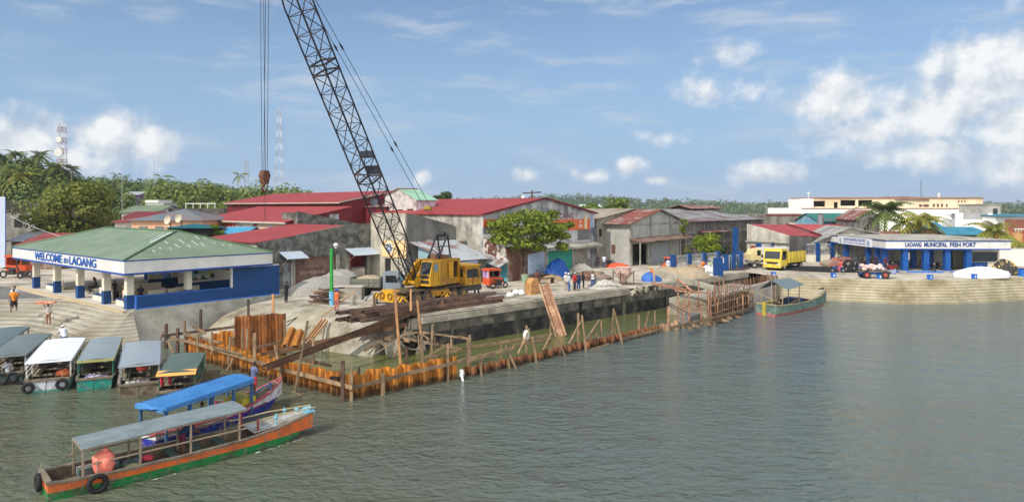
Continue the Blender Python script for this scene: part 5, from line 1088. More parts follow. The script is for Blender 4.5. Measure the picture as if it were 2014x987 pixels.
for i in range(11):
    lay = i // 4; off = (-.75 + (i % 4)*.5) * (1 - lay*.1); e0 = rnd.uniform(-.9, 1.2) + lay*.6; e1 = rnd.uniform(-2.2, .4)
    if i % 4 == 3: e0 += 2.0; e1 += .9
    p = S0 + sd*e0 + sn*off; q = S1 + sd*e1 + sn*off*1.1; zz = Q + .12 + lay*.24
    o = pile_mesh('steel_pile', 0, (q - p).length, stackm, .5, .2); o.location = (p.x, p.y, zz); o.rotation_euler = Vector((q.x - p.x, q.y - p.y, 0)).to_track_quat('Z', 'Y').to_euler()
    tag(o, 'long dark rusty steel pile in the stack lying along the quay edge', 'steel pile', 'steel piles stacked along the quay')
# ------------------------------------------------------------------ timber posts, walers and braces
def dray(px, A, B, off=0.0):                        # depth where that sight line meets the wall line A-B, off metres in front
    A = Vector(A); B = Vector(B); u = (B - A).normalized(); n = Vector((u.y, -u.x)); A = A + n*off
    k = (px - 1007)/FPX; s = (A.x - k*A.y)/(k*u.y - u.x); return A.y + u.y*s
def crop(ox, oy, sc): return lambda x, y: (ox + x*sc, oy + y*sc)
c5, c6, c8, cA = crop(300, 560, .2432), crop(560, 560, .2432), crop(900, 520, .2432), crop(1200, 500, .18234)
def stick(a, b, w, label, group=None, mat=None, h=None, name='timber_post', cat='timber'):
    a = Vector(a); b = Vector(b); L = (b - a).length; mb = MB(); h = h or w; n = 4; rings = []; rn = random.Random(int(abs(a.x*97 + a.y*31 + b.z*13)))
    bx, by = rn.uniform(-.012, .012)*L*.4, rn.uniform(-.012, .012)*L*.4
    for i in range(n + 1):
        f = i/n; k = math.sin(f*math.pi); e = 1 - .12*f
        rings.append([(sx*w/2*e + bx*k, sy*h/2*e + by*k, f*L) for sx, sy in ((-1, -1), (1, -1), (1, 1), (-1, 1))])
    mb.loft(rings); o = mb.build(name, mat or wood); o.location = a; q = (b - a).to_track_quat('Z', 'Y'); o.rotation_euler = q.to_euler()
    return tag(o, label, cat, group)
def post(c, x, y0, y1, d, w=.11, x2=None, label=None, group=None, mat=None, dd=0.0, foot=-.5):
    (pa, qa), (pb, qb) = c(x if x2 is None else x2, y1), c(x, y0); a, b = D(pa, qa, d), D(pb, qb, d + dd)
    if foot is not None and a.z < .35: e = (a - b).normalized(); a = a + e*((a.z - foot)/max(.3, -e.z))
    return stick(a, b, w, label, group, mat)
g1, l1 = 'timber posts along the tall pile run', 'weathered timber post at the tall left run of orange piles'
g2, l2 = 'timber posts by the cofferdam corner', 'weathered timber post around the front corner of the orange piles'
g3, l3 = 'timber posts along the low outer row', 'weathered timber post along the long low outer row of piles'
g4, l4 = 'timber posts of the formwork', 'reddish timber upright of the formwork beside the green boat'
L1 = (PA, PB); L2 = (PB, PC); L3 = (PD_, PE)
brn = M('dark_brown_timber', (92,70,56), .85, .2, 2, col2=(60,48,42), amt=.4, sc2=1.5, rnd=.15)
for (x, y0, y1, off, w, m, x2) in ((110,315,560,-.6,.2,brn,None),(203,350,585,.2,.2,brn,None),(258,288,585,.2,.14,None,268),(365,385,540,.35,.12,None,None),(480,380,555,.35,.12,None,None),(630,420,640,.4,.14,None,612),(828,390,700,.4,.17,None,None),(725,368,500,-.6,.1,None,None),(765,352,510,-.6,.13,None,None),(655,425,490,-.5,.13,None,None),(990,485,745,.4,.14,None,1040),(1255,290,870,.5,.13,None,1150)):
    px = c5(x, y0)[0]; post(c5, x, y0, y1, dray(px, *L1, off), w, x2, l1, g1, m)
for (x, y0, y1, d, w, m, lb) in ((390,197,365,48.5,.16,brn,'dark upright post in the water before the pale pavilion base'),(775,118,250,47.4,.14,brn,'dark post rising behind the left end of the high panel'),(975,75,232,48.2,.15,wood_l,'pale square post rising behind the right end of the high panel'),(1300,420,690,41.5,.14,None,'timber post in the pool beneath the long steel beam'),(1070,285,440,46.8,.13,None,'short timber post at the right end of the high panel')):
    post(c5, x, y0, y1, d, w, None, lb, None, m)
def rail(c, pts, line, off, w, h, label, group=None, mat=None, name='timber_plank'):
    P = [c(*p) for p in pts]; ds = [line if isinstance(line, float) else dray(px, *line, off) for px, _ in P]
    if isinstance(off, (list, tuple)): ds = off
    for (p, q, d, e) in zip(P, P[1:], ds, ds[1:]): stick(D(*p, d), D(*q, e), w, label, group, mat, h, name)
rail(c5, ((285,455),(700,578),(1170,715)), L1, .45, .05, .22, 'long weathered waler plank nailed along the tall pile run', 'walers along the tall pile run')
rail(c6, ((98,712),(545,832)), L1, .45, .05, .24, 'long weathered waler plank nailed along the tall pile run', 'walers along the tall pile run')
rail(c5, ((480,500),(720,560)), L1, .6, .06, .14, 'short doubled plank on top of the long waler')
rail(c5, ((130,428),(285,458)), L1, .4, .05, .2, 'short plank between the dark posts at the left end of the piles')
rail(c6, ((550,830),(1000,715),(1480,607),(1700,550)), L2, .45, .05, .22, 'long plank rail running right from the cofferdam corner', 'rails right of the corner')
stick(D(*c5(80,412),47.2), D(*c5(672,338),46.8), .12, 'long dark beam lying behind the orange piles', None, brn, .2, 'timber_beam')
stick(D(*c5(320,335),46.5), D(*c5(430,390),45.6), .06, 'pale loose plank on the left end of the piles', None, None, .2, 'timber_plank')
stick(D(*c5(250,395),46.0), D(*c5(560,470),44.4), .06, 'pale plank sloping across the second pile row', None, None, .18, 'timber_plank')
stick(D(*c5(845,505),45.0), D(*c5(1062,455),46.4), .06, 'plank lying at the foot of the high panel', None, None, .16, 'timber_plank')
stick(D(*c5(1130,870),37.9), D(*c5(1238,922),36.6), .08, 'plank floating at the foot of the piles by the blue boat', None, None, .2, 'timber_plank')
stick(D(*c5(85,380),46.9), D(*c5(62,450),46.5), .08, 'short brace on the leftmost dark post', None, brn)
stick(D(*c5(120,450),46.2), D(*c5(185,590),45.3), .08, 'slanting brace between the dark posts left of the piles', None, None)
stick(D(*c5(660,590),41.0), D(*c5(600,700),40.6), .1, 'slanting brace under the waler behind the blue boat', None, None)
for k, (x0, y0, x1, y1) in enumerate(((1215,478,1372,278),(1250,470,1400,275),(1275,462,1415,290))):
    stick(D(*c5(x0,y0),47.0), D(*c5(x1,y1),50.0), .06, 'fresh sawn plank leaning on the concrete slope', 'fresh planks on the slope', wood_l, .18, 'timber_plank')
stick(D(*c6(0,500),45.6), D(*c6(108,505),46.0), .05, 'thin stick between leaning piles and slope')
stick(D(*c5(1085,300),47.5), D(*c5(1172,262),48.8), .05, 'upper thin stick of the small trestle beside the high panel', None, steel_dk); stick(D(*c5(1090,330),47.4), D(*c5(1172,262),48.8), .05, 'lower thin stick of the small trestle beside the high panel', None, steel_dk)
for (x, y0, y1, d, w, m, x2) in ((470,615,985,35.9,.19,brn,None),(540,670,985,36.0,.16,None,None),(600,665,730,38.2,.14,brn,None),(795,720,940,37.2,.22,None,None),(985,505,660,42.2,.18,brn,None),(890,35,620,44.5,.17,wood_l,935),(1072,125,400,45.0,.14,wood_l,1100),(1080,400,560,44.0,.1,None,1088),(1105,395,860,40.0,.18,None,1122),(1195,320,610,44.6,.16,None,1182),(1210,370,580,44.8,.1,None,1222),(1345,415,545,45.0,.12,None,None),(1320,475,810,40.3,.15,None,None),(1495,405,610,44.4,.2,None,None),(1482,445,660,44.0,.12,None,None),(1590,560,745,42.0,.12,None,None),(1020,35,210,48.5,.14,wood_l,None)):
    post(c6, x, y0, y1, d, w, x2, l2, g2, m)
gb, lb_ = 'planks around the broken quay corner', 'weathered plank of the walkway frame at the broken quay corner'
for (x0,y0,d0,x1,y1,d1,w,h) in ((1000,435,46.2,1432,520,44.4,.06,.2),(1100,380,46.0,1512,440,44.6,.06,.12),(1120,600,43.2,1322,480,44.0,.1,.1),(1110,604,43.0,1432,522,44.4,.08,.14),(950,402,46.6,1100,380,46.0,.08,.12),(715,430,47.5,905,436,46.6,.06,.24),(640,532,46.5,890,398,47.5,.08,.2),(800,500,46.4,985,395,47.0,.08,.2),(1432,520,44.4,1660,480,45.6,.06,.18),(1100,385,46.0,1165,440,45.0,.08,.12),(960,440,46.6,1010,450,46.4,.1,.3),(880,590,45.0,920,505,45.4,.06,.12),(985,330,47.6,955,440,46.6,.06,.1)):
    stick(D(*c6(x0,y0),d0), D(*c6(x1,y1),d1), w, lb_, gb, None, h, 'timber_plank')
stick(D(*c6(365,750),36.6), D(*c6(702,775),37.6), .16, 'dark steel channel lying on top of the corner piles', None, steel_dk, .16, 'steel_channel', 'beam')
stick(D(*c6(130,600),41.5), D(*c6(382,655),41.8), .07, 'pale plank hung in the pool below the steel beams', None, None, .22, 'timber_plank')
def rope(name, pts, r, label, mat=rope_m):
    mb = MB(); P = [Vector(p) for p in pts]; S = []
    for i in range(len(P) - 1):
        for j in range(5):
            t = j/5; p0, p1, p2, p3 = P[max(i-1, 0)], P[i], P[i+1], P[min(i+2, len(P)-1)]
            S.append(.5*((2*p1) + (p2 - p0)*t + (2*p0 - 5*p1 + 4*p2 - p3)*t*t + (3*p1 - p0 - 3*p2 + p3)*t**3))
    S.append(P[-1]); mb.tube(S, r, 5); return tag(mb.build(name, mat), label, 'rope')
rope('rope', [D(*c6(240,605),42), D(*c6(480,625),42.5), D(*c6(700,572),44), D(*c6(945,415),46.5)], .035, 'thick slack rope hanging across the pool to the broken corner')
rope('rope', [D(*c6(985,510),42.3), D(*c6(1040,522),43), D(*c6(1095,508),43.6), D(*c6(1165,450),44.8)], .045, 'short slack rope tied between timber posts at the corner')
for (x, y0, y1, off, w, x2) in ((97,570,715,-2.4,.2,None),(80,600,830,-.6,.1,None),(175,720,905,.3,.15,195),(350,610,770,-.4,.13,None),(557,495,720,-.8,.15,None),(605,585,785,.2,.16,635),(755,415,680,-1.2,.12,745),(775,500,610,-1.0,.15,800),(390,655,830,.2,.13,420),(415,710,825,.3,.14,465),(815,610,740,.2,.13,870),(975,395,630,-.4,.17,None),(1005,410,690,.2,.13,1035),(1160,450,590,-.2,.12,None),(1262,355,565,-.2,.12,1245),(1268,380,615,.2,.15,1325),(1270,510,580,-.2,.1,None),(1465,405,560,-.2,.18,None),(1545,380,530,-.4,.13,1510),(1595,375,500,-.3,.1,None)):
    px = c8(x, y0)[0]; post(c8, x, y0, y1, dray(px, *L3, off), w, x2, l3, g3, None)
gs, ls = 'slanting braces along the low outer row', 'slanting timber brace along the long low outer row of piles'
for (x0,y0,x1,y1,o0,o1,w) in ((1000,450,900,645,-.4,.2,.12),(1150,450,1040,612,-.3,.1,.14),(760,560,690,695,-.8,.1,.12),(490,720,580,520,.1,-.8,.12),(990,540,978,640,-.3,0,.08),(1120,560,1140,610,-.3,0,.12),(1470,430,1480,550,-.2,-.1,.1)):
    stick(D(*c8(x0,y0), dray(c8(x0,y0)[0], *L3, o0)), D(*c8(x1,y1), dray(c8(x1,y1)[0], *L3, o1)), w, ls, gs)
gr, lr = 'loose rails along the low outer row', 'weathered plank rail along the long low outer row of piles'
for (x0,y0,x1,y1,o0,o1,w,h) in ((0,785,460,672,.35,.35,.05,.2),(100,668,800,560,-2.2,-1.0,.05,.2),(450,655,800,592,-.7,-.7,.05,.2),(1335,602,1660,522,.35,.35,.08,.2),(1050,697,1222,640,.4,.4,.06,.14),(900,625,975,637,-.3,-.3,.1,.14),(1065,590,1140,612,-.3,-.3,.08,.14),(0,580,115,605,-3.2,-2.6,.06,.14)):
    stick(D(*c8(x0,y0), dray(c8(x0,y0)[0], *L3, o0)), D(*c8(x1,y1), dray(c8(x1,y1)[0], *L3, o1)), w, lr, gr, None, h, 'timber_plank')
whitebag = M('white_sack', (222,222,220), .7, .08, 4, bump=.4)
def bag(p, r, label, mat=whitebag, name='sack', cat='sack', rz=0):
    mb = MB(); mb.ell((0, 0, r[2]*.9), r, 9, 6, .16); return tag(mb.build(name, mat, None, p, smooth=80, rz=rz), label, cat)
bag(D(*c8(556,612), dray(1035, *L3, -.8)), (.22, .22, .38), 'white bag hung on a timber post over the low piles')
bag(D(908, 742, 40.6), (.15, .14, .26), 'white cloth bag caught at the end of the orange piles')
mb = MB(); mb.tube([(0, 0, .4), (.1, -.15, .1), (.15, -.3, -.4)], [.08, .07, .02], 6); tag(mb.build('discharge_hose', whitebag, None, D(908, 752, 40.4)), 'white cloth hose pouring water beside the orange piles', 'hose')
# ------------------------------------------------------------------ formwork and new concrete on the right
newc = M('new_concrete', (186,176,164), .9, .08, .8, col2=(158,146,134), amt=.35, sc2=.5, soft=.3)
F0, F1 = Vector((16.6, 58.6)), Vector((29.2, 74.6)); FA = math.atan2(F1.y - F0.y, F1.x - F0.x); FLn = (F1 - F0).length; FF = Frame(F0, FA)
t = thing('new_sea_wall', 'pale freshly cast sea wall behind the formwork', 'wall', (F0.x, F0.y, 0), FA)
mb = MB(); mb.box(4.5, FLn, .6, 1.2, -1, 2.15); mb.build('cast_wall', newc, t)
mb = MB(); mb.box(FLn - .1, FLn + .5, .3, 1.3, -1, 2.75); mb.build('end_pillar', M('brown_pillar', (132,116,100), .9, .15, 1.5), t)
mb = MB(); mb.box(4.5, FLn, 1.25, 5.5, -1, 1.55); mb.build('backfill', ramp_m, t)
t = thing('formwork', 'dark timber shuttering panels with horizontal walers beside the green boat', 'formwork', (F0.x, F0.y, 0), FA)
for i in range(8):
    mb = MB(); mb.box(.9 + i*1.25, 2.1 + i*1.25, .02, .07, .15, 2.0 + .02*i); mb.build('shutter_board', M('shutter_dark', (74,58,48), .9, .25, 2, col2=(50,42,38), amt=.4, sc2=2), t)
for z in (.25, .95, 1.65):
    mb = MB(); mb.box(.4, 11.4, -.14, -.03, z - .06, z + .07); mb.build('waler', wood, t)
for i in range(22):
    mb = MB(); x = .8 + i*.5; mb.box(x - .04, x + .04, -.03, .02, .1, 2.1 + .25*((i*7) % 3)); mb.build('stud', wood if i % 3 else wood_l, t)
redt = M('reddish_timber', (172,126,98), .85, .18, 2, col2=(128,92,74), amt=.4, sc2=1.5, rnd=.25)
for (x, y0, y1, off, w, x2) in ((625,560,745,-.1,.13,None),(790,570,790,.3,.1,None),(730,265,700,-.6,.12,None),(848,400,745,-.1,.13,None),(815,370,560,-.6,.1,800),(955,275,610,-1.0,.1,None),(1060,380,740,.15,.1,None),(1080,440,745,.2,.13,None),(1130,280,695,.1,.1,None),(1180,270,690,.1,.12,1160),(1225,260,560,-.1,.09,None),(1270,330,650,.15,.09,1276),(1160,510,695,.2,.1,1152),(1320,540,665,.25,.1,None),(1370,480,655,.2,.13,None),(1430,430,645,.2,.12,None),(1490,430,625,.2,.11,None),(985,565,745,.2,.12,None),(1540,380,600,.1,.09,None),(1345,300,430,-.5,.09,None)):
    px = cA(x, y0)[0]; post(cA, x, y0, y1, dray(px, F0, F1, off), w, x2, l4, g4, redt)
gq, lq = 'scaffold beams at the formwork', 'reddish scaffold beam at the left end of the formwork'
for (x0,y0,d0,x1,y1,d1,w) in ((440,310,64.5,985,412,58.6,.13),(455,322,64.2,905,418,58.4,.1),(740,268,60.5,880,400,58.5,.13),(700,390,59,1000,420,58.6,.1),(740,560,58.5,1010,540,59.5,.09),(760,580,58.3,980,600,59,.08),(870,400,58.6,1090,420,60,.1)):
    stick(D(*cA(x0,y0),d0), D(*cA(x1,y1),d1), w, lq, gq, redt, None, 'scaffold_beam')
gp, lpn = 'plank ends sticking out of the formwork base', 'short plank end sticking out over the water below the formwork'
for (x0,y0,x1,y1) in ((790,780,885,803),(885,762,972,782),(972,742,1082,752),(1068,722,1132,737),(1160,703,1284,718),(1220,680,1312,692),(1308,662,1420,682)):
    d = dray(cA(x0,y0)[0], F0, F1, .1); stick(D(*cA(x0,y0),d), D(*cA(x1,y1),d - .5), .08, lpn, gp, None, .24, 'timber_plank')
stick(D(*cA(640,795), dray(cA(640,795)[0], F0, F1, .35)), D(*cA(1500,588), dray(cA(1500,588)[0], F0, F1, .35)), .1, 'long base plank along the foot of the formwork', None, None, .22, 'timber_plank')
mb = MB(); mb.box(0, 2.6, 0, 1.0, -.3, .95); a = D(*cA(835,690), 57.5); tag(mb.build('concrete_block', M('block_dark', (112,110,108), .9, .15, 1.5), None, (a.x, a.y, 0), rz=FA), 'dark grey concrete block at the left end of the formwork', 'block')
o = stick(D(*cA(495,192),66.5), D(*cA(1140,372),60.2), .7, 'fallen length of grey concrete beam sloping down to the formwork', None, capm, .45, 'concrete_beam', 'beam')
# rebars: one built, the rest copies
rb_m = M('rebar_rust', (122,88,68), .8, .2, 3, rnd=.2)
mb = MB(); mb.cyl((0, 0, 0), (0, 0, 1.0), .03, 5); rb0 = mb.build('rebar', rb_m); first = True
for row, (off, n, xs, z0, z1, lab, gg) in enumerate(((.62, 30, 5.2, 1.9, 3.0, 'upright rebar standing out of the new sea wall', 'rebars of the new sea wall'), (1.15, 24, 6.5, 1.9, 2.95, 'upright rebar in the back row of the new sea wall', 'rebars in the back row'), (.25, 12, .9, .5, 2.9, 'tall rebar in the cage at the left of the formwork', 'rebars of the cage'))):
    for i in range(n):
        x = xs + ((FLn - .3 - xs) if row < 2 else 3.2)*i/(n - 1); p = FF.w(x, off)
        o = rb0 if first else rb0.copy()
        if not first: COL.objects.link(o)
        first = False; o.location = (p.x, p.y, z0); o.scale = (1, 1, z1 - z0 + .12*math.sin(i*2.3)); o.rotation_euler = (.03*math.sin(i*1.7), .03*math.cos(i*2.9), 0)
        tag(o, lab, 'rebar', gg)
for k in range(7):
    a = FF.w(-1.6, -.2 + k*.05, 0); z = .35 + k*.28; p0 = D(1318 - 1, 615 - k*3, 60.5); p1 = FF.w(1.2 + k*.2, .2, 1.0 + k*.25)
    mb = MB(); mb.tube([p0, p0.lerp(p1, .5) + Vector((0, 0, -.12)), p1], .018, 4); tag(mb.build('rebar', rb_m), 'thin bent rebar fanning out at the left of the formwork', 'rebar', 'bent rebars at the formwork')
# rubble at the broken quay corner
rock = M('rubble', (150,142,124), .95, .15, 1.5, col2=(98,92,78), amt=.4, sc2=1.2, bump=.5, bsc=6); rnd = random.Random(8)
for k, (px, py, d, r) in enumerate(((778,688,46.8,.75),(800,660,48.0,.6),(757,672,47.6,.45),(812,640,49.0,.7),(745,650,48.6,.4),(790,630,49.4,.4),(830,690,48.0,.45),(765,640,49.2,.45))):
    mb = MB(); mb.ell((0, 0, 0), (r*rnd.uniform(.8, 1.3), r*.9, r*rnd.uniform(.6, 1)), 8, 5, .3); tag(mb.build('boulder', rock, None, D(px, py, d), rz=rnd.random()*3), 'rough concrete boulder in the gap at the broken quay corner', 'boulder', 'boulders at the broken corner')
# ------------------------------------------------------------------ fish port on the right
P0, P1 = D(1742, HORIZ, 82.5), D(1988, HORIZ, 81.6)
AP = math.atan2(P1.y - P0.y, P1.x - P0.x); PF = Frame((P0.x, P0.y), AP); LP_ = (P1 - P0).length
t = thing('fish_port', 'white and blue open fish port hall with lettered fascia', 'hall', (P0.x, P0.y, 0), AP)
zt, zb = 6.25, 5.2; DP = PF.ya(1630, 0.0); navy = M('navy_column', (14,76,146), .5, .1, 1.5)
mb = MB(); mb.box(0, LP_, 0, .2, zb, zt); mb.box(0, .2, .2, DP, zb, zt); mb.box(LP_ - .2, LP_, .2, DP, zb, zt); mb.build('fascia', white, t)
mb = MB(); mb.box(-.12, LP_ + .12, -.12, DP, zt, zt + .1); mb.build('roof_slab', M('roof_concrete', (170,166,154), .9, .15, .6, col2=(130,126,116), amt=.4, sc2=.5), t)
mb = MB(); mb.box(-.03, LP_ + .03, -.03, .01, zb - .08, zb + .06); mb.box(-.03, .01, -.02, DP, zb - .08, zb + .06); mb.box(-.04, LP_ + .04, -.045, .01, zt - .16, zt - .06); mb.box(-.04, .01, .012, DP, zt - .16, zt - .06); mb.build('fascia_trim', MATS['navy_trim'], t)
mb = MB(); mb.box(.2, LP_ - .2, .2, DP, zb + .05, zb + .12); mb.build('ceiling', white, t)
mb = MB(); mb.box(-.4, LP_, -.6, DP, Q - .05, Q + .16); mb.build('floor_slab', M('port_floor', (150,148,142), .85, .1, .5), t)
for a, b in ((-.4, PF.xa(1768, -.6)), (PF.xa(1783, -.6), PF.xa(1855, -.6)), (PF.xa(1870, -.6), PF.xa(1912, -.6))):
    mb = MB(); mb.box(a, b, -.72, -.602, Q, Q + .17); mb.build('kerb', ltblue, t)
mb = MB(); mb.box(-.52, -.402, -.72, DP - 2, Q, Q + .17); mb.build('kerb', ltblue, t)
def pcol(x, y, w=.62):
    mb = MB(); mb.box(x - w/2, x + w/2, y - w/2, y + w/2, Q + .16, zb + .05); mb.build('column', navy, t)
for px in (1779, 1820, 1862, 1903): pcol(PF.xa(px, .6), .6)
for px in (1796, 1830): pcol(PF.xa(px, 4.4), 4.4, .55)
for px in (1664, 1708, 1740): pcol(.7, PF.ya(px, .7), .6)
pcol(.7, PF.ya(1727, .7) + .2, .5)
xb0, xb1 = PF.xa(1826, 5), LP_ - .3
mb = MB(); wall(mb, (xb0, 5.0), (xb1, 5.0), Q + .16, zb + .06, [(1.8, 3.0, Q + .16, Q + 2.3), (5.6, 6.9, Q + 1.3, Q + 2.2)], .2); wall(mb, (xb0, 9), (xb0, 5.2), Q + .16, zb + .06, (), .2); wall(mb, (xb1, 5.2), (xb1, 9), Q + .16, zb + .06, (), .2); mb.build('office_wall', cream, t)
mb = MB(); mb.box(xb0 + 1.8, xb0 + 3.0, 5.12, 5.18, Q + .16, Q + 2.3); mb.build('door', dark, t)
mb = MB(); mb.box(xb0 + 5.6, xb0 + 6.9, 5.12, 5.18, Q + 1.3, Q + 2.2); mb.build('window', glass, t)
xo = PF.xa(1905, 1.6); mb = MB(); wall(mb, (xo, 1.6), (LP_ - .3, 1.6), Q + .16, zb + .06, [(.4, 3.4, Q + 1.2, Q + 2.4)], .2); wall(mb, (LP_ - .3, 1.8), (LP_ - .3, 5), Q + .16, zb + .06, (), .2); mb.build('front_room_wall', cream, t)
mb = MB(); mb.box(xo + .4, xo + 3.4, 1.68, 1.74, Q + 1.2, Q + 2.4); mb.build('window', glass, t)
mb = MB(); mb.box(xo + .02, xo + 2.2, 1.56, 1.597, Q + .16, Q + 1.15); mb.build('dado', blue, t)
mb = MB(); wall(mb, (xb0, DP - .3), (.3, DP - .3), Q + .16, zb, [(1, 2, Q + 1.2, Q + 2.4), (4, 5, Q + .2, Q + 2.3)], .2); mb.build('back_wall', cream, t)
lb2 = M('letter_navy', (30,66,130), .5, .03, 2)
def ptext(body, px0, px1, sz, y=-.03, z=None, m=lb2, bold=.02):
    a, b = PF.xa(px0, 0), PF.xa(px1, 0); o = text(body, sz, m, t, Matrix.Identity(4), ext=.015, bold=bold)
    w = max(v.co.x for v in o.data.vertices) - min(v.co.x for v in o.data.vertices)
    o.matrix_local = facing(((a + b)/2, y - .012, z or (zb + zt)/2 - .02), (1, 0, 0)) @ Matrix.Diagonal(((b - a)/w, 1, 1, 1))
ptext('LAOANG', 1780, 1812, .72); ptext('MUNICIPAL', 1817, 1863, .72); ptext('FISH', 1868, 1889, .72); ptext('PORT', 1893, 1919, .72)
ya, yb = PF.ya(1650, 0), PF.ya(1716, 0)
mb = MB(); mb.box(-.09, -.045, yb, ya, zb - .02, zt - .02); sg = mb.build('sign_panel', M('sign_white', (228,228,228), .5, .03, 1), t)
def stext(body, pa, pb, sz, z, m, bold=.01):
    a, b = PF.ya(pa, 0), PF.ya(pb, 0); o = text(body, sz, m, sg, Matrix.Identity(4), ext=.006, bold=bold)
    w = max(v.co.x for v in o.data.vertices) - min(v.co.x for v in o.data.vertices)
    o.matrix_local = facing((-.102, (a + b)/2, z), (0, -1, 0)) @ Matrix.Diagonal((abs(b - a)/w, 1, 1, 1))
stext('LAOANG MUNICIPAL FISH PORT', 1660, 1704, .55, zb + .66, M('sign_ink', (90,100,160), .5, .05, 2), .014)
stext('MUNICIPAL GOVERNMENT OF LAOANG NORTHERN SAMAR', 1660, 1704, .22, zb + .25, MATS['sign_ink'], .004)
for pa, c in ((1654.5, (120,150,170)), (1709.5, (130,160,180))):
    y = PF.ya(pa, 0); mb = MB(); mb.cyl((-.12, y, zb + .45), (-.092, y, zb + .45), .36, 20); o = mb.build('seal', M('seal%d' % pa, c, .5, .2, 3, col2=(220,220,220), amt=.4, sc2=4), sg)
    mb = MB(); mb.torus((-.125, y, zb + .45), (1, 0, 0), .3, .025, 20, 6); mb.build('seal_ring', lb2, o)
# bollards with painted numbers along the top step
for k, (px, py, n) in enumerate(((1521, 543, '9'), (1639, 552, '8'), (1730, 556, '8'), (1829, 553, '7'), (1916, 552, '2'))):
    p = W(px, py); e = np.interp(p.x*1.02, [q[0] for q in P_T], [q[1] for q in P_T]) + .42; p = Vector((p.x/p.y*e, e, Q)); o = thing('bollard', 'short blue bollard at the top of the harbour steps', 'bollard', p, 0, 'blue bollards along the harbour steps')
    mb = MB(); mb.box(-.22, .22, -.2, .2, .03, .46); mb.box(-.27, .27, -.25, .25, .462, .52); mb.build('post', ltblue, o)
    text(n, .34, wl, o, facing((0, -.213, .24), (1, 0, 0)), 'number', .004, .008)
# fence of blue posts and mesh panels
meshm = M('mesh_panel', (176,178,178), .7, .08, 3)
def fence(name, label, a, b, n, hp, panel=True, solid=False, base=0):
    a, b = Vector(a), Vector(b); L = (b - a).length; ang = math.atan2(b.y - a.y, b.x - a.x); o = thing(name, label, 'fence', (a.x, a.y, Q), ang)
    for i in range(n + 1):
        x = L*i/n; mb = MB(); mb.box(x - .28, x + .28, -.25, .25, 0, hp + .15); mb.build('post', blue, o)
    for i in range(n):
        x0, x1 = L*i/n + .28, L*(i+1)/n - .28; mb = MB()
        if base: mb.box(x0, x1, -.08, .08, 0, base); mb.build('base_wall', cream, o); mb = MB()
        mb.box(x0, x1, -.03, .03, hp - .08, hp); mb.box(x0, x1, -.03, .03, base + .08, base + .16)
        k = max(2, int((x1 - x0)/.28))
        for j in range(k + 1): xx = x0 + .02 + (x1 - x0 - .04)*j/k; mb.box(xx - .022, xx + .022, -.02, .02, base + .16, hp - .08)
        for j in range(3): zz = base + .3 + (hp - base - .5)*j/2; mb.box(x0, x1, -.012, .012, zz - .012, zz + .012)
        mb.build('mesh_panel', meshm, o)
    return o
fence('mesh_fence', 'blue posted fence with pale wire mesh in front of the long dark warehouse', D(1324, HORIZ, 83), D(1412, HORIZ, 90), 3, 1.9, base=.5)
fence('mesh_fence', 'blue posted mesh gate beside the tall blue pylon', D(1427, HORIZ, 84), D(1456, HORIZ, 85.5), 2, 1.9)
fence('mesh_fence', 'low blue and white wall with blue posts behind the yellow truck', D(1492, HORIZ, 97), D(1664, HORIZ, 99), 6, 2.6, base=1.0)
p = D(1412, HORIZ, 77.5); q = D(1422, HORIZ, 80); o = thing('gate_pier', 'wide solid blue gate wall in front of the blue pylon', 'gate wall', (p.x, p.y, Q), RAD(20)); mb = MB(); mb.box(-.55, .62, -.15, .15, 0, 2.1); mb.build('panel', blue, o); mb = MB(); mb.box(.56, .66, -.2, .2, 1.5, 2.1); mb.build('hinge_post', white, o)
p = D(1447, HORIZ, 92); o = thing('pylon', 'tall plain blue pylon rising above the fence', 'pylon', (p.x, p.y, Q), RAD(35)); mb = MB(); mb.box(-.28, .28, -.28, .28, 0, 5.1); mb.build('shaft', blue, o); mb = MB(); mb.box(-.5, .5, -.4, .4, 0, .35); mb.build('foot', white, o); mb = MB(); mb.box(.3, 1.3, -.25, .25, 0, 1.9); mb.build('side_pier', navy, o)
# cream boundary wall at the far right
p = D(1946, HORIZ, 92); q = D(2060, HORIZ, 90); o = thing('boundary_wall', 'low cream boundary wall right of the fish port', 'wall', (p.x, p.y, Q), math.atan2(q.y - p.y, q.x - p.x)); mb = MB(); mb.box(0, (q - p).length, 0, .2, 0, 2.3); mb.build('wall', M('boundary_cream', (216,210,196), .8, .08, .8), o); mb = MB(); mb.box(0, (q - p).length, -.05, .25, 2.302, 2.4); mb.build('coping', wallc, o)
p = D(1960, HORIZ, 104); q = D(2070, HORIZ, 102); o = thing('boundary_wall', 'weathered orange brown wall behind the cream wall', 'wall', (p.x, p.y, Q), math.atan2(q.y - p.y, q.x - p.x)); mb = MB(); mb.box(0, (q - p).length, 0, .2, 0, 4.2); mb.build('wall', M('ochre_wall', (178,136,84), .85, .2, .8, col2=(120,90,70), amt=.4, sc2=.6), o)
for k in range(5): mb = MB(); x = (q - p).length*k/4; mb.box(x - .2, x + .2, -.08, .28, 0, 4.4); mb.build('pier', M('red_pier', (160,80,56), .85, .1, 1), o)
o = thing('bin', 'blue block at the far right end of the harbour steps', 'block', W(2011, 543), 0); mb = MB(); mb.box(-.3, .5, -.3, .3, 0, .8); mb.build('body', ltblue, o); mb = MB(); mb.box(-.36, .56, -.36, .36, .802, .88); mb.build('lid', blue, o)
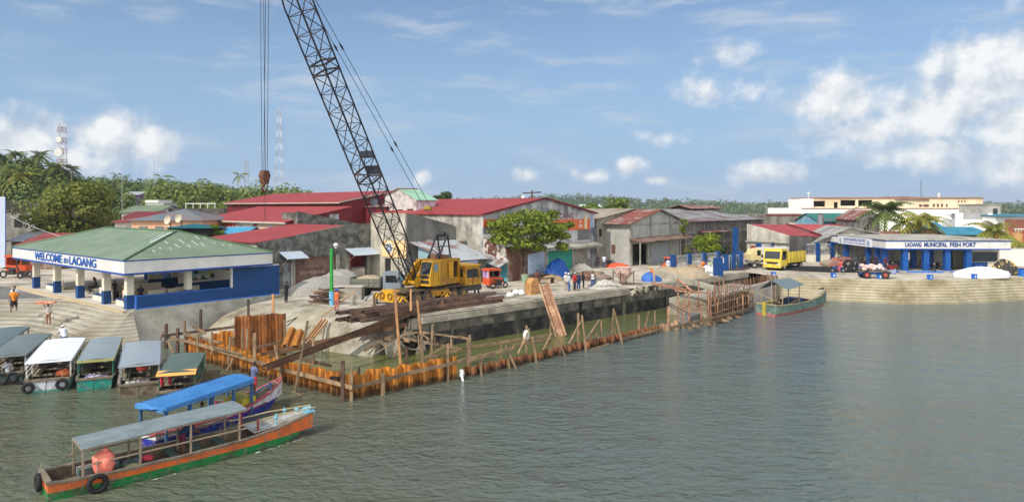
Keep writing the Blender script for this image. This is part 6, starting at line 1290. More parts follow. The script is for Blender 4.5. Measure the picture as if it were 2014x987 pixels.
# white tarpaulin heap and net heap
def heap(name, label, cat, p, r, mat, h, jit=.06, n=18, m=7, rz=0, pw_=1.0):
    mb = MB(); rings = []; rnd = random.Random(int(p[0]*13 + p[1]))
    for i in range(m):
        f = i/(m - 1); z = h*math.sin(f*math.pi/2)**pw_; k = math.cos(f*math.pi/2)
        rings.append([((r[0]*k + .02)*math.cos(2*math.pi*j/n)*(1 + rnd.uniform(-jit, jit)), (r[1]*k + .02)*math.sin(2*math.pi*j/n)*(1 + rnd.uniform(-jit, jit)), z*(1 + rnd.uniform(-jit, jit)*.8)) for j in range(n)])
    mb.loft(rings); return tag(mb.build(name, mat, None, p, smooth=60, rz=rz), label, cat)
tarpw = M('white_tarpaulin', (226,226,224), .5, .03, 1, bump=.3, bsc=3)
heap('tarpaulin', 'white tarpaulin draped over a long heap on the port apron', 'tarpaulin', W(1931, 545), (3.0, 1.3), tarpw, 1.15, .10, rz=AP, pw_=.8)
heap('net_pile', 'dark fishing net heaped with yellow floats behind the white tarpaulin', 'fishing nets', W(1975, 540), (1.5, 1.2), M('net_dark', (60,58,54), .95, .3, 3), 1.7, .12)
rnd = random.Random(4); mb = MB()
for k in range(120):
    a = rnd.uniform(0, 2*math.pi); f = rnd.uniform(.1, 1.2); mb.ell((1.45*math.cos(f)*math.cos(a), 1.15*math.cos(f)*math.sin(a), 1.72*math.sin(f)), (.1, .1, .1), 6, 4)
o = mb.build('net_floats', M('float_yellow', (206,176,104), .6, .15, 3), None, W(1975, 540)); tag(o, 'yellow floats strewn over the dark net heap', 'floats', kind='stuff')
heap('net_spread', 'flat spread of black netting on the ground behind the yellow truck', 'netting', W(1608, 530), (6.5, 3.6), M('net_black', (26,26,28), .95, .3, 3), .28, .14, rz=RAD(-25))
heap('net_spread', 'strip of black netting under the blue fence left of the yellow truck', 'netting', W(1500, 523), (5.0, 1.6), MATS['net_black'], .2, .14, rz=RAD(5))
# ------------------------------------------------------------------ background on the right
def bgbox(name, label, cat, px0, px1, pyt, d, depth, wallm, extra=None, ang=None, group=None, d1=None):
    a, b = D(px0, HORIZ, d), D(px1, HORIZ, d1 or d); an = math.atan2(b.y - a.y, b.x - a.x); w = math.hypot(b.x - a.x, b.y - a.y); z1 = H - (pyt - HORIZ)/FPX*d
    o = thing(name, label, cat, (a.x, a.y, 0), an, group)
    mb = MB(); mb.box(0, w, 0, depth, Q - .2, z1); mb.build('wall', wallm, o); return o, w, z1
crm = M('cream_render', (224,208,176), .8, .06, .3, col2=(206,186,150), amt=.3, sc2=.2, streak=True); wht = M('white_render', (232,230,226), .8, .03, .3)
o, w, z1 = bgbox('municipal_building', 'long white building with cream upper storey above the palms', 'building', 1577, 1936, 409, 165, 22, wht)
k = w/(1936 - 1577)
def X(px): return (px - 1577)*k
def Zb(py): return H - (py - HORIZ)/FPX*165
mb = MB(); mb.box(0, X(1600), .02, 8, z1, Zb(391)); mb.build('stair_tower', wht, o)
mb = MB(); wall(mb, (X(1600.5), .5), (X(1936), .5), z1, Zb(390), [(X(1655) - X(1600.5), X(1685) - X(1600.5), z1 + .5, z1 + 1.9), (X(1690) - X(1600.5), X(1718) - X(1600.5), z1 + .5, z1 + 1.9), (X(1642) - X(1600.5), X(1650) - X(1600.5), z1, z1 + 1.4), (X(1602) - X(1600.5), X(1625) - X(1600.5), z1 + .3, z1 + 1.7)], .3); wall(mb, (X(1936), .8), (X(1936), 14), z1, Zb(390), (), .3); wall(mb, (X(1936), 14), (X(1600.5), 14), z1, Zb(390), (), .3); wall(mb, (X(1600.5), 14), (X(1600.5), .8), z1, Zb(390), (), .3); mb.build('upper_storey', crm, o)
mb = MB(); mb.box(X(1600), X(1937), .2, 14.2, Zb(390) + .01, Zb(388)); mb.build('roof', M('brown_roof_edge', (150,110,84), .8, .1, .5), o)
mb = MB(); slab(mb, (X(1762), .1, Zb(392.5)), (X(1829), .1, Zb(392.5)), (X(1829), 6, Zb(386)), (X(1762), 6, Zb(386)), .15); mb.build('red_roof', rustroof, o)
for (a, b, y0, y1) in ((1810, 1816, 407, 402), (1818, 1829, 407, 402), (1837, 1841, 407, 401), (1845, 1849, 407, 401), (1853, 1857, 407, 401), (1863, 1866, 407, 401), (1887, 1889, 398, 394), (1893, 1895, 398, 394), (1899, 1901, 398, 394)):
    mb = MB(); mb.box(X(a), X(b), .44, .497, Zb(y0), Zb(y1)); mb.build('window', M('brown_window', (96,70,60), .5, .2, 1), o)
mb = MB(); mb.box(-.05, w + .05, -.12, -.003, z1 - .25, z1); mb.build('cornice', M('brown_roof_edge2', (150,104,84), .8, .1, .5), o)
for (a, b) in ((1859, 1868), (1838, 1846)): mb = MB(); mb.box(X(a), X(b), -.05, -.003, Zb(437), Zb(432)); mb.build('window', MATS['brown_window'], o)
mb = MB(); mb.cyl((X(1594), 1, Zb(391)), (X(1594), 1, Zb(382)), .08, 6); mb.ell((X(1594), 1, Zb(380.5)), (.35, .35, .35), 10, 6); mb.build('roof_lamp', white, o)
mb = MB(); mb.cyl((X(1836), 5, Zb(388)), (X(1836), 5, Zb(352)), .06, 5); mb.build('mast', steel_dk, o)
mb = MB(); mb.box(X(1861), X(1864), 3, 3.4, Zb(388), Zb(379)); mb.build('chimney', white, o)
o, w, z1 = bgbox('block_house', 'grey block house with flat roof right of the white building', 'house', 1944, 1968, 403, 150, 10, block); mb = MB(); mb.box(-.2, w + .2, -.2, 10.2, z1 + .01, z1 + .2); mb.build('roof', wallc, o); mb = MB(); mb.box(1, 2, -.05, -.003, z1 - 2, z1 - .8); mb.build('window', glass, o)
o, w, z1 = bgbox('parapet_house', 'white house with pillared roof parapet above the blue roofs', 'house', 1879, 1953, 432, 122, 10, wht, d1=120)
for f in (0, .12, .98): 
    mb = MB(); x = f*(w - .6); mb.box(x, x + .6, -.06, .5, z1, z1 + 1.2); mb.build('parapet_pillar', wht, o)
mb = MB(); mb.box(.7, w - .7, .6, 6, z1, z1 + 1.1); mb.build('roof_room', M('roof_room_grey', (150,150,148), .9, .1, 1), o)
tealr = M('teal_blue_roof', (58,128,150), .5, .08, .5, col2=(48,112,134), amt=.4, sc2=.3, stripe=('X', .8, .25))
def lowroof(name, label, px0, px1, py_e, py_r, d, dr, wallm, roofm, eave_over=.6, group=None, d1=None):
    a, b = D(px0, HORIZ, d), D(px1, HORIZ, d1 or d); an = math.atan2(b.y - a.y, b.x - a.x); w = (b - a).length; ze = H - (py_e - HORIZ)/FPX*d; zr = H - (py_r - HORIZ)/FPX*(d + dr)
    o = thing(name, label, 'house', (a.x, a.y, 0), an, group)
    mb = MB(); mb.box(.3, w - .3, 0, dr*2, Q - .2, ze - .1); mb.build('wall', wallm, o)
    mb = MB(); slab(mb, (0, -eave_over, ze), (w, -eave_over, ze), (w, dr, zr), (0, dr, zr), .12); slab(mb, (0, dr, zr), (w, dr, zr), (w, dr*2 + .5, ze), (0, dr*2 + .5, ze), .12)
    mb.build('roof', roofm, o)
    for x in (.3, w - .3): mb = MB(); mb.prism([(x, .05, ze - .12), (x, dr*2 - .05, ze - .12), (x, dr, zr - .2)], (.12 if x < 1 else -.12, 0, 0)); mb.build('gable', wallm, o)
    for q in range(2): mb = MB(); x = w*(.3 + .35*q); mb.box(x, x + 1.0, -.05, -.003, ze - 2.0, ze - .9); mb.build('window', dark, o)
    return o
lowroof('roofed_house', 'house with long teal blue roof behind the fish port', 1858, 1950, 461, 446, 112, 4.5, M('brown_timber_wall', (110,76,56), .85, .15, 1), tealr)
lowroof('roofed_house', 'house with tall teal blue roof wing left of the long one', 1838, 1878, 462, 437, 116, 5, MATS['brown_timber_wall'], tealr)
lowroof('roofed_house', 'house with small dull red roof behind the fish port roof', 1752, 1800, 470, 455, 104, 4, block, rustroof)
lowroof('roofed_house', 'house with teal green roof and pale blue wall left of the white building', 1606, 1688, 435, 419, 128, 5, M('pale_blue_wall', (110,156,176), .8, .15, .8, col2=(150,180,190), amt=.3, sc2=.5), M('teal_green_roof', (44,112,98), .5, .08, .5, col2=(130,70,80), amt=.3, sc2=.25, stripe=('X', .8, .25)))
lowroof('balcony_house', 'two storey white house with teal roof edge at the far right', 1953, 2080, 424, 421, 118, 6, wht, tealr, 1.2)
o = bgbox('balcony', 'white balustraded balcony of the house at the far right', 'balcony', 1996, 2070, 462, 112, 3, wht)[0]
mb = MB(); 
for i in range(14): mb.cyl((.2 + i*.45, .1, 5.75), (.2 + i*.45, .1, 6.6), .07, 6)
mb.box(0, 6.2, 0, .2, 6.602, 6.75); mb.build('balustrade', white, o); mb = MB(); mb.box(.5, 5.5, 2.95, 2.998, 6.2, 8.2); mb.build('shutters', M('brown_shutters', (120,74,56), .8, .2, 2), o)
# dark low building and tank between red roof and white building
o, w, z1 = bgbox('low_building', 'long weathered grey building with reddish parapet line behind the red roofs', 'building', 1504, 1602, 421, 138, 10, M('grey_weathered', (132,126,114), .95, .15, .6, col2=(92,88,80), amt=.4, sc2=.4, streak=True)); mb = MB(); mb.box(.2, w - .2, -.1, -.003, z1 - .35, z1 - .1); mb.build('parapet_band', redwall, o); mb = MB(); mb.box(w*.42, w*.65, -.06, -.003, z1 - 2.4, z1 - 1.8); mb.build('window_band', white, o)
p = D(1614, HORIZ, 124); o = thing('water_tank', 'steel water tank on the roof beside the teal green roof', 'tank', (p.x, p.y, 6.6)); mb = MB(); mb.cyl((0, 0, 0), (0, 0, 2.3), .55, 18); mb.build('tank', M('tank_steel', (140,146,150), .4, .1, 2, metal=.5), o, smooth=40); mb = MB(); mb.cyl((0, 0, 2.3), (0, 0, 2.5), .5, 18, .1); mb.build('lid', steel_dk, o); mb = MB(); mb.cyl((0, 0, -3), (0, 0, -.002), .4, 10); mb.build('stand', wallc, o)
p0 = D(1681, HORIZ, 118); o = thing('gable_shed', 'grey weathered board gable shed with red edged roof beside the tall palm', 'shed', (p0.x, p0.y, 0), RAD(-4)); w = 4.2
def Zs(py): return H - (py - HORIZ)/FPX*118
mb = MB(); wall(mb, (0, 0), (w, 0), Q, [(0, Zs(430)), (w*.55, Zs(414.5)), (w, Zs(424))], (), .2); wall(mb, (w, .2), (w, 8), Q, Zs(424), (), .2); wall(mb, (0, 8), (0, .2), Q, Zs(430), (), .2); mb.build('wall', M('grey_boards', (120,116,110), .9, .15, 1.2, col2=(84,80,76), amt=.4, sc2=1, streak=True), o)
mb = MB(); slab(mb, (-.4, -.3, Zs(432)), (w*.55, -.3, Zs(413)), (w*.55, 8, Zs(413)), (-.4, 8, Zs(432)), .12); slab(mb, (w*.55, -.3, Zs(413)), (w + .3, -.3, Zs(426)), (w + .3, 8, Zs(426)), (w*.55, 8, Zs(413)), .12); mb.build('roof', rustroof, o)
# grey tin roof building directly behind the port hall
p0 = D(1596, HORIZ, 99.5); q0 = D(1775, HORIZ, 98); an = math.atan2(q0.y - p0.y, q0.x - p0.x); o = thing('tin_roof_house', 'wide house with grey tin roof behind the fish port hall', 'house', (p0.x, p0.y, 0), an); F9 = Frame((p0.x, p0.y), an); w = (q0 - p0).length
xr = F9.xa(1668, 0); zl, zr, zz = F9.z(477, 0, 0), F9.z(446, xr, 0), F9.z(470, w, 0)
mb = MB(); wall(mb, (0, 0), (w, 0), Q, [(0, zl - .1), (xr, zr - .1), (w, zz - .1)], [(2.2, 3.0, Q + 2, Q + 2.9), (4.0, 4.8, Q, Q + 2.4), (6.4, 7.6, Q + 1, Q + 2.2)], .2); wall(mb, (0, 9), (0, .2), Q, zl - .1, (), .2); wall(mb, (w, .2), (w, 9), Q, zz - .1, (), .2); wall(mb, (w, 9), (0, 9), Q, [(0, zz - .1), (w - xr, zr - .1), (w, zl - .1)], (), .2); mb.build('wall', M('pale_grey_wall', (196,190,178), .9, .1, .8, col2=(150,144,132), amt=.35, sc2=.6, streak=True), o)
mb = MB(); slab(mb, (-.8, -.8, zl - .3), (xr, -.8, zr), (xr, 9.5, zr), (-.8, 9.5, zl - .3), .12); slab(mb, (xr, -.8, zr), (w + .4, -.8, zz), (w + .4, 9.5, zz), (xr, 9.5, zr), .12); mb.build('roof', M('tin_grey', (158,156,150), .7, .12, .6, col2=(124,120,112), amt=.4, sc2=.5, stripe=('X', .6, .3)), o)
# ------------------------------------------------------------------ foliage
RNG = np.random.default_rng(5)
def leaf_mat(name, c1, c2, c3, sc=.35, trans=True):
    m = bpy.data.materials.new(name); m.use_nodes = True; t = m.node_tree; n = NT(t); b = t.nodes['Principled BSDF']; b.inputs['Roughness'].default_value = .6; b.inputs['Specular IOR Level'].default_value = .25
    pos = n('ShaderNodeNewGeometry').outputs['Position']
    a = n('ShaderNodeTexNoise', {'Vector': pos, 'Scale': sc, 'Detail': 3.0}).outputs[0]; a = n('ShaderNodeMapRange', {0: a, 1: .35, 2: .65}).outputs[0]
    w = n('ShaderNodeTexWhiteNoise', {'Vector': n('ShaderNodeVectorMath', {0: pos, 1: (.35/sc*1.0, .35/sc*1.0, .35/sc*1.0)}, operation='SNAP').outputs[0]}).outputs['Value']
    c = n('ShaderNodeMixRGB', {0: a, 1: lin(c1) + (1,), 2: lin(c2) + (1,)}).outputs[0]
    w2 = n('ShaderNodeMath', {0: w, 1: .5}, operation='MULTIPLY').outputs[0]
    c = n('ShaderNodeMixRGB', {0: w2, 1: c, 2: lin(c3) + (1,)}).outputs[0]; t.links.new(c, b.inputs['Base Color'])
    if trans:
        tr = n('ShaderNodeBsdfTranslucent', {0: c}); mx = n('ShaderNodeMixShader', {0: .3, 1: b.outputs[0], 2: tr.outputs[0]}); t.links.new(mx.outputs[0], t.nodes['Material Output'].inputs[0])
    return m
def leaves(C, Nn, S, asp=.6):
    """numpy quads: centres C, preferred normals Nn, sizes S"""
    k = len(C); N = Nn + RNG.normal(0, .55, (k, 3)); N /= np.linalg.norm(N, axis=1)[:, None] + 1e-9
    A = np.cross(N, RNG.normal(0, 1, (k, 3))); A /= np.linalg.norm(A, axis=1)[:, None] + 1e-9; B = np.cross(N, A)
    A *= S[:, None]*.5; B *= S[:, None]*.5*asp
    bend = N*S[:, None]*.10
    return np.stack([C - A, C - B*1.0 + bend, C + A, C + B*1.0 + bend], 1).reshape(-1, 3)
def mesh_quads(name, V, mat, parent=None, loc=None):
    k = len(V)//4; me = bpy.data.meshes.new(name); me.vertices.add(len(V)); me.vertices.foreach_set('co', V.astype(np.float32).ravel())
    me.loops.add(k*4); me.loops.foreach_set('vertex_index', np.arange(k*4, dtype=np.int32)); me.polygons.add(k)
    me.polygons.foreach_set('loop_start', np.arange(0, k*4, 4, dtype=np.int32)); me.update(calc_edges=True); me.validate(); me.materials.append(mat)
    o = link(bpy.data.objects.new(name, me))
    if parent is not None: o.parent = parent; KIDS.setdefault(parent.name, []).append(o)
    if loc is not None: o.location = loc
    return o
def clump(c, r, n, s):
    d = RNG.normal(0, 1, (n, 3)); d /= np.linalg.norm(d, axis=1)[:, None]; f = RNG.uniform(.35, 1, n)**.5
    C = np.array(c) + d*f[:, None]*np.array(r); N = d*np.array([1, 1, 1]) + np.array([0, 0, .55]); return C, N, RNG.uniform(.7, 1.3, n)*s
def crown(par, clumps, leaf, mat, name='crown'):
    P = [clump(*c, leaf) for c in clumps]; C = np.concatenate([p[0] for p in P]); N = np.concatenate([p[1] for p in P]); S = np.concatenate([p[2] for p in P])
    return mesh_quads(name, leaves(C, N, S), mat, par)
bark = M('bark', (112,98,80), .95, .25, 3, col2=(78,68,56), amt=.4, sc2=3, bump=.5)
def trunk(par, pts, r, limbs=()):
    mb = MB(); mb.tube(pts, r, 9)
    for l, rr in limbs: mb.tube(l, rr, 6)
    return mb.build('trunk', bark, par, smooth=60)
def broad(name, label, c, R, Hc, nc, nl, leaf, mat, base, seed=1, flat=1.0, group=None, cr=.34):
    """c = crown centre, R = crown half width, Hc = crown half height"""
    rnd = random.Random(seed); c = Vector(c); o = thing(name, label, 'tree', (c.x, c.y, base), 0, group); cz = c.z - base; cl = []
    for i in range(nc):
        a = rnd.uniform(0, 2*math.pi); u = rnd.uniform(-.9, 1); k = math.sqrt(max(0, 1 - u*u))*rnd.uniform(.45, .9); r = R*cr*rnd.uniform(.65, 1.25)
        cl.append(((R*k*math.cos(a)*.92, R*k*math.sin(a)*.92, cz + Hc*u*.78*rnd.uniform(.75, 1.05)), (r, r, r*.62*flat), nl))
    crown(o, cl, leaf, mat); b = Vector((0, 0, 0)); f = Vector((rnd.uniform(-.2, .2), 0, max(.8, cz - Hc*.75)))
    trunk(o, [b, f*.5, f], [R*.06 + .08, R*.05 + .06, R*.045 + .05], [([f, f.lerp(Vector(k[0]), .55) + Vector((0, 0, .2)), Vector(k[0])], [R*.035 + .03, R*.02 + .02, .02]) for k in cl[:min(9, nc)]])
    return o
mango = leaf_mat('mango_leaves', (84,104,38), (122,132,54), (150,140,74), .5); tal = leaf_mat('talisay_leaves', (78,98,26), (122,138,42), (146,156,66), .6); lime = leaf_mat('lime_leaves', (110,128,22), (136,150,40), (92,116,30), .8)
dkg = leaf_mat('dense_leaves', (40,64,24), (62,88,34), (84,104,44), .3); midg = leaf_mat('mid_leaves', (84,104,40), (116,132,54), (132,142,72), .3)
broad('round_tree', 'big round olive green tree between mossy house and pavilion roof', D(150, 418, 100), 6.4, 4.9, 46, 210, .55, mango, Q, 2, cr=.36)
# spreading tree on the quay
p = W(1030, 551); o = thing('spreading_tree', 'broad layered green shade tree in front of the lettered warehouse', 'tree', (p.x, p.y, Q)); rnd = random.Random(21); cl = []
def rel(px, py, dy=0): q = D(px, py, p.y + dy); return (q.x - p.x, q.y - p.y, q.z - Q)
for (px, py, rx, rz_, k) in ((985,440,28,9,1),(1010,430,30,11,1),(1040,424,34,12,1),(1070,428,26,10,1),(1086,420,12,6,.6),(1100,446,24,9,1),(1060,448,34,12,1.2),(1020,452,34,12,1.2),(985,455,24,9,.8),(972,440,14,6,.5),(1000,474,34,10,1.2),(1035,478,34,11,1.2),(980,470,18,7,.7),(1075,468,26,10,.9),(1105,462,16,8,.7),(1104,485,12,9,.6),(1118,442,10,5,.4),(1050,437,24,12,1),(1085,455,20,8,.8),(1012,487,18,6,.6),(1058,487,16,6,.5)):
    m_ = p.y/FPX
    for dy in (-1.6, .2, 1.7): cl.append((rel(px + rnd.uniform(-5, 5), py + rnd.uniform(-2, 2), dy*rx/24), (rx*m_*.95, rx*m_*.8, rz_*m_*.95), int(105*k)))
crown(o, cl, .42, tal); f = Vector(rel(1034, 500))
trunk(o, [(0, 0, 0), Vector(rel(1032, 530)), f], [.3, .22, .2], [([f, f.lerp(Vector(c[0]), .5) + Vector((0, 0, .15)), Vector(c[0])], [.12, .08, .03]) for c in cl[::3]])
mb = MB(); mb.torus((.0, 0, 2.1), (0, 0, 1), .25, .05, 10, 5); mb.build('red_rag', MATS['red_shutter'], o)
broad('small_tree', 'small rounded yellow green tree behind the blue mesh fence', D(1391, 479, 92), 2.25, 1.5, 16, 130, .34, lime, Q, 5, cr=.42)
broad('shrub', 'pale creeper bush at the corner of the grey gable house', D(1345, 445, 99), 1.0, 1.9, 8, 60, .4, midg, Q, 6)
broad('shrub', 'little bush left of the small yellow green tree', D(1352, 490, 94), .7, .6, 5, 50, .3, midg, Q, 7); broad('shrub', 'low dark bush beside the foot of the blue pylon', D(1430, 493, 95), 1.0, .7, 6, 50, .3, dkg, Q, 8)
broad('shrub', 'yellowing bush between teal canopy and red roofs', D(424, 454, 79), 1.0, .9, 8, 60, .3, lime, 5, 9)
for i, (px, py, R, l) in enumerate(((1160, 415, 3.0, 'leafy tree showing over the right slope of the lettered gable'), (1215, 407, 4.4, 'wide leafy tree behind the old cement gable'), (868, 394, 3.2, 'dark tree behind the mint green roof'))): broad('leafy_tree', l, D(px, py, 150), R, 1.8, 14, 80, .8, midg if i < 2 else dkg, Q, 30 + i)
# coconut palms
frm = leaf_mat('palm_fronds', (96,112,40), (140,142,56), (176,164,84), .8); frd = leaf_mat('dark_palm_fronds', (62,82,36), (96,112,52), (116,126,66), .5); ptr = M('palm_trunk', (132,116,94), .9, .2, 3)
def palm_quads(c, L, nf, rnd, droop=1.0, nl=13):
    V = []; c = np.array(c)
    for i in range(nf):
        a = 2*math.pi*i/nf + rnd.uniform(-.25, .25); e = rnd.uniform(-.25, 1.15); ln = L*rnd.uniform(.8, 1.1); h = np.array([math.cos(a), math.sin(a), 0]); sd_ = np.array([-math.sin(a), math.cos(a), 0]); pts = []
        for j in range(nl + 1):
            f = j/nl; r = ln*(f*math.cos(e*(1 - .4*f))); z = ln*(math.sin(e)*f - droop*(.62 + .3*(e < .3))*f*f); pts.append(c + h*max(r, .05) + np.array([0, 0, z]))
        for j in range(1, nl):
            f = j/nl; w = ln*.27*math.sin(min(1, f*1.25 + .12)*math.pi*.86 + .25)**.8 if f < 1 else .05; p0 = pts[j]; p1 = pts[j+1]; d = (p1 - p0)*.95
            for s in (1, -1): tip = p0 + sd_*s*w + (p1 - p0)*1.1 + np.array([0, 0, -.55*w]); V += [p0, p0 + d, tip + d*.25, tip]
    return V
def palm(label, px, py, d, L, base, mat, seed, lean=0, nf=17, name='coconut_palm', group=None):
    rnd = random.Random(seed); c = D(px, py, d); o = thing(name, label, 'palm', (c.x - lean, c.y, base), 0, group); h = c.z - base
    mesh_quads('crown', np.array(palm_quads((lean, 0, h), L, nf, rnd)), mat, o)
    mb = MB(); mb.tube([(0, 0, 0), (lean*.35, 0, h*.5), (lean, 0, h)], [.2, .15, .12], 8); mb.build('trunk', ptr, o, smooth=60); return o
palm('tall palm in front of the white municipal building', 1742, 414, 112, 5.0, Q, frd, 3, .4, 22); palm('yellow green palm left of the blue roofs behind the fish port', 1812, 432, 106, 4.8, Q, frm, 4, -.3, 20)
palm('short palm partly behind the tallest one', 1770, 440, 110, 3.4, Q, frm, 5, .2, 14); palm('drooping yellow palm at the right end of the fish port', 1955, 452, 98, 4.2, Q, frm, 6, .3, 20); palm('low palm fronds at the far right edge', 2004, 478, 98, 2.8, Q, frm, 7, 0, 12)
for i, (px, py, L, l) in enumerate(((78, 305, 4.2, 'tall palm standing clear on the left hill'), (30, 303, 3.9, 'dark palm at the left of the hill top'), (4, 308, 4.2, 'palm cut by the left edge on the hill'), (42, 345, 4.4, 'lower bright palm on the hill slope'), (110, 326, 3.8, 'palm right of the tall one on the hill'), (142, 332, 3.6, 'rightmost dark palm on the left hill'), (20, 330, 4.0, 'palm halfway up at the far left slope'))):
    palm(l, px, py, 148 - (i in (3, 6))*10, L*.8, 12 if i not in (3, 6) else 9, frd if i != 3 else frm, 40 + i, random.Random(i).uniform(-1, 1), 16)
# woods covering the hills
def wood_on(R, name, label, mat, n, depth, r, leaf, per, palms=0, seed=1, k0=-.95, k1=.12, px0=None, px1=None):
    rnd = random.Random(seed); C, N, S, V = [], [], [], []
    xs = [q[0] for q in R]; px0 = px0 if px0 is not None else xs[0]; px1 = px1 if px1 is not None else xs[-1]
    for i in range(n + palms):
        px = rnd.uniform(px0, px1); py = np.interp(px, xs, [q[1] for q in R]); d = np.interp(px, xs, [q[2] for q in R]); c = D(px, py, d); k = rnd.uniform(k0, k1)
        if i < n*.3: k = rnd.uniform(-.05, .06)
        u = Vector((c.x, c.y)).normalized(); zf = np.interp(k, [-1, -.4, 0, 1], [0, .55, 1, 0]); z = Q + (c.z - Q)*zf; x, y = c.x + u.x*k*depth, c.y + u.y*k*depth; rr = r*rnd.uniform(.6, 1.35)
        if i >= n: V += palm_quads((x, y, z + r*rnd.uniform(1.2, 2.3)), r*rnd.uniform(.8, 1.05), 9, rnd, 1.0, 5); continue
        a, b, s = clump((x, y, z + rr*.55), (rr, rr, rr*.85), per, leaf); C.append(a); N.append(b); S.append(s)
    Q_ = leaves(np.concatenate(C), np.concatenate(N), np.concatenate(S), .8)
    if V: Q_ = np.concatenate([Q_, np.array(V)])
    return tag(mesh_quads(name, Q_, mat), label, 'woodland', kind='stuff')
hill_l = leaf_mat('hill_leaves', (72,92,42), (116,128,62), (88,104,50), .09, False); far_l = leaf_mat('far_leaves', (72,92,54), (98,112,66), (84,102,60), .03, False)
wood_on(RIDGE1, 'woodland', 'dense mixed trees covering the left hill', hill_l, 300, 45, 2.2, .52, 190, 10, 1)
wood_on(RIDGE2, 'woodland', 'mixed woodland of palms and broad trees on the low hill', hill_l, 900, 110, 3.4, 1.05, 70, 170, 2)
wood_on(RIDGE3, 'woodland', 'distant continuous woodland along the horizon', far_l, 1700, 260, 4.6, 2.6, 18, 260, 3)
wood_on([(300, 400, 200), (420, 398, 205), (520, 401, 210), (600, 404, 215)], 'woodland', 'nearer bright trees between the houses and the low hill', midg, 60, 30, 4.0, 1.2, 90, 6, 4)
# ------------------------------------------------------------------ left background
p = D(-110, HORIZ, 90); q = D(10, HORIZ, 90); o = thing('wall_building', 'pale blue grey building edge at the far left', 'building', (p.x, p.y, 0)); w = q.x - p.x
mb = MB(); mb.prism([(0, 0, Q - .2), (w, 0, Q - .2), (w - 7.6, 10, Q - .2), (-7.6, 10, Q - .2)], (0, 0, 9.4)); mb.build('wall', M('pale_blue_grey', (176,186,204), .7, .05, .6), o); mb = MB(); mb.box(w + .002, w + .06, 0, .1, Q, 11.2); mb.build('drainpipe', MATS['navy_trim'], o); mb = MB(); mb.beam((w - .3, .3, 11.6), (w - .2, .3, 12.5), .12); mb.build('roof_post', steel_dk, o)
o, w, z1 = bgbox('concrete_house', 'mossy grey concrete house with one dark window left of the round tree', 'house', 8, 80, 397, 112, 12, M('mossy_house', (150,146,136), .95, .12, .7, col2=(84,80,74), amt=.42, sc2=.4, streak=True, soft=.3))
mb = MB(); mb.box(-.1, w + .1, -.2, -.003, z1 - 1.6, z1 + .05); mb.build('parapet', M('black_moss', (86,82,74), .95, .2, 1, col2=(50,48,44), amt=.5, sc2=.8), o)
x = w*(36 - 8)/72; mb = MB(); mb.box(x - .65, x + .65, -.06, -.003, H - (447 - HORIZ)/FPX*112, H - (429 - HORIZ)/FPX*112); mb.build('window', dark, o)
rr = M('rust_red_roof', (138,66,62), .8, .15, .6, col2=(110,52,50), amt=.4, sc2=.6, stripe=('X', .6, .3))
lowroof('tin_shack', 'shack with pale grey corrugated roof behind the orange tricycle', 18, 52, 473, 455, 92, 4, brownsh, galv)
lowroof('tin_shack', 'shack with rusty red roof beside the round tree', 34, 122, 482, 458, 86, 5, brownsh, rr)
# houses behind the pavilion roof
def hip(name, label, px0, px1, py_e, py_p, d, dep, wallm, roofm, win=3, cat='house', d1=None):
    a, b = D(px0, HORIZ, d), D(px1, HORIZ, d1 or d); an = math.atan2(b.y - a.y, b.x - a.x); w = (b - a).length; ze = H - (py_e - HORIZ)/FPX*d; zp = H - (py_p - HORIZ)/FPX*(d + dep/2)
    o = thing(name, label, cat, (a.x, a.y, 0), an)
    mb = MB(); mb.box(.5, w - .5, .5, dep - .5, Q - .2, ze); mb.build('wall', wallm, o)
    e = min(w, dep)/2; A_ = [(0, 0, ze), (w, 0, ze), (w, dep, ze), (0, dep, ze), (e, dep/2, zp), (max(e + .05, w - e), dep/2, zp)]
    mb = MB(); mb.add(A_, [(0, 1, 5, 4), (1, 2, 5), (2, 3, 4, 5), (3, 0, 4), (3, 2, 1, 0)]); mb.build('roof', roofm, o)
    for i in range(win): mb = MB(); x = w*(.2 + .6*i/max(1, win - 1)); mb.box(x - .5, x + .5, .44, .497, ze - 2.0, ze - .7); mb.build('window', M('louvre_grey', (110,112,110), .6, .2, 2, stripe=('Z', .3, .4)), o)
    return o
peach = M('peach_wall', (214,166,132), .85, .08, .8)
h1 = hip('peach_house', 'peach walled house with blue grey hip roof behind the pavilion', 246, 404, 434, 411, 84, 10, peach, M('blue_grey_hip', (98,110,116), .7, .15, .5, col2=(118,104,100), amt=.45, sc2=.4, stripe=('X', .6, .25)), 4)
hip('teal_canopy', 'flat dark teal canopy with two satellite dishes', 316, 412, 449, 440, 77, 5, dark, M('dark_teal_roof', (22,92,98), .5, .08, .6), 1, 'canopy')
hip('teal_canopy', 'small teal roof just below the dark teal canopy', 366, 414, 457, 452, 79, 4, dark, M('teal_roof_light', (52,116,134), .5, .08, .6), 1, 'canopy')
lowroof('blue_roof_shed', 'shed with sky blue sheet roof between teal canopy and red roofs', 428, 486, 459, 446, 80, 3, brownsh, M('sky_blue_sheet', (72,150,184), .5, .06, .6))
lowroof('green_roof_house', 'house with faded green roof and dark red gable right of the round tree', 236, 312, 417, 404, 118, 5, M('white_boards', (210,204,196), .85, .08, 1), M('faded_green_roof', (112,124,98), .7, .1, .5, col2=(92,108,86), amt=.4, sc2=.4))
lowroof('red_gable_house', 'house with dark red roof below the faded green roof', 240, 300, 428, 416, 112, 4, MATS['white_boards'], M('dark_red_roof', (110,40,42), .7, .12, .6))
lowroof('white_house', 'white boarded house with red window frames left of the peach house', 222, 252, 436, 428, 96, 4, MATS['white_boards'], rr)
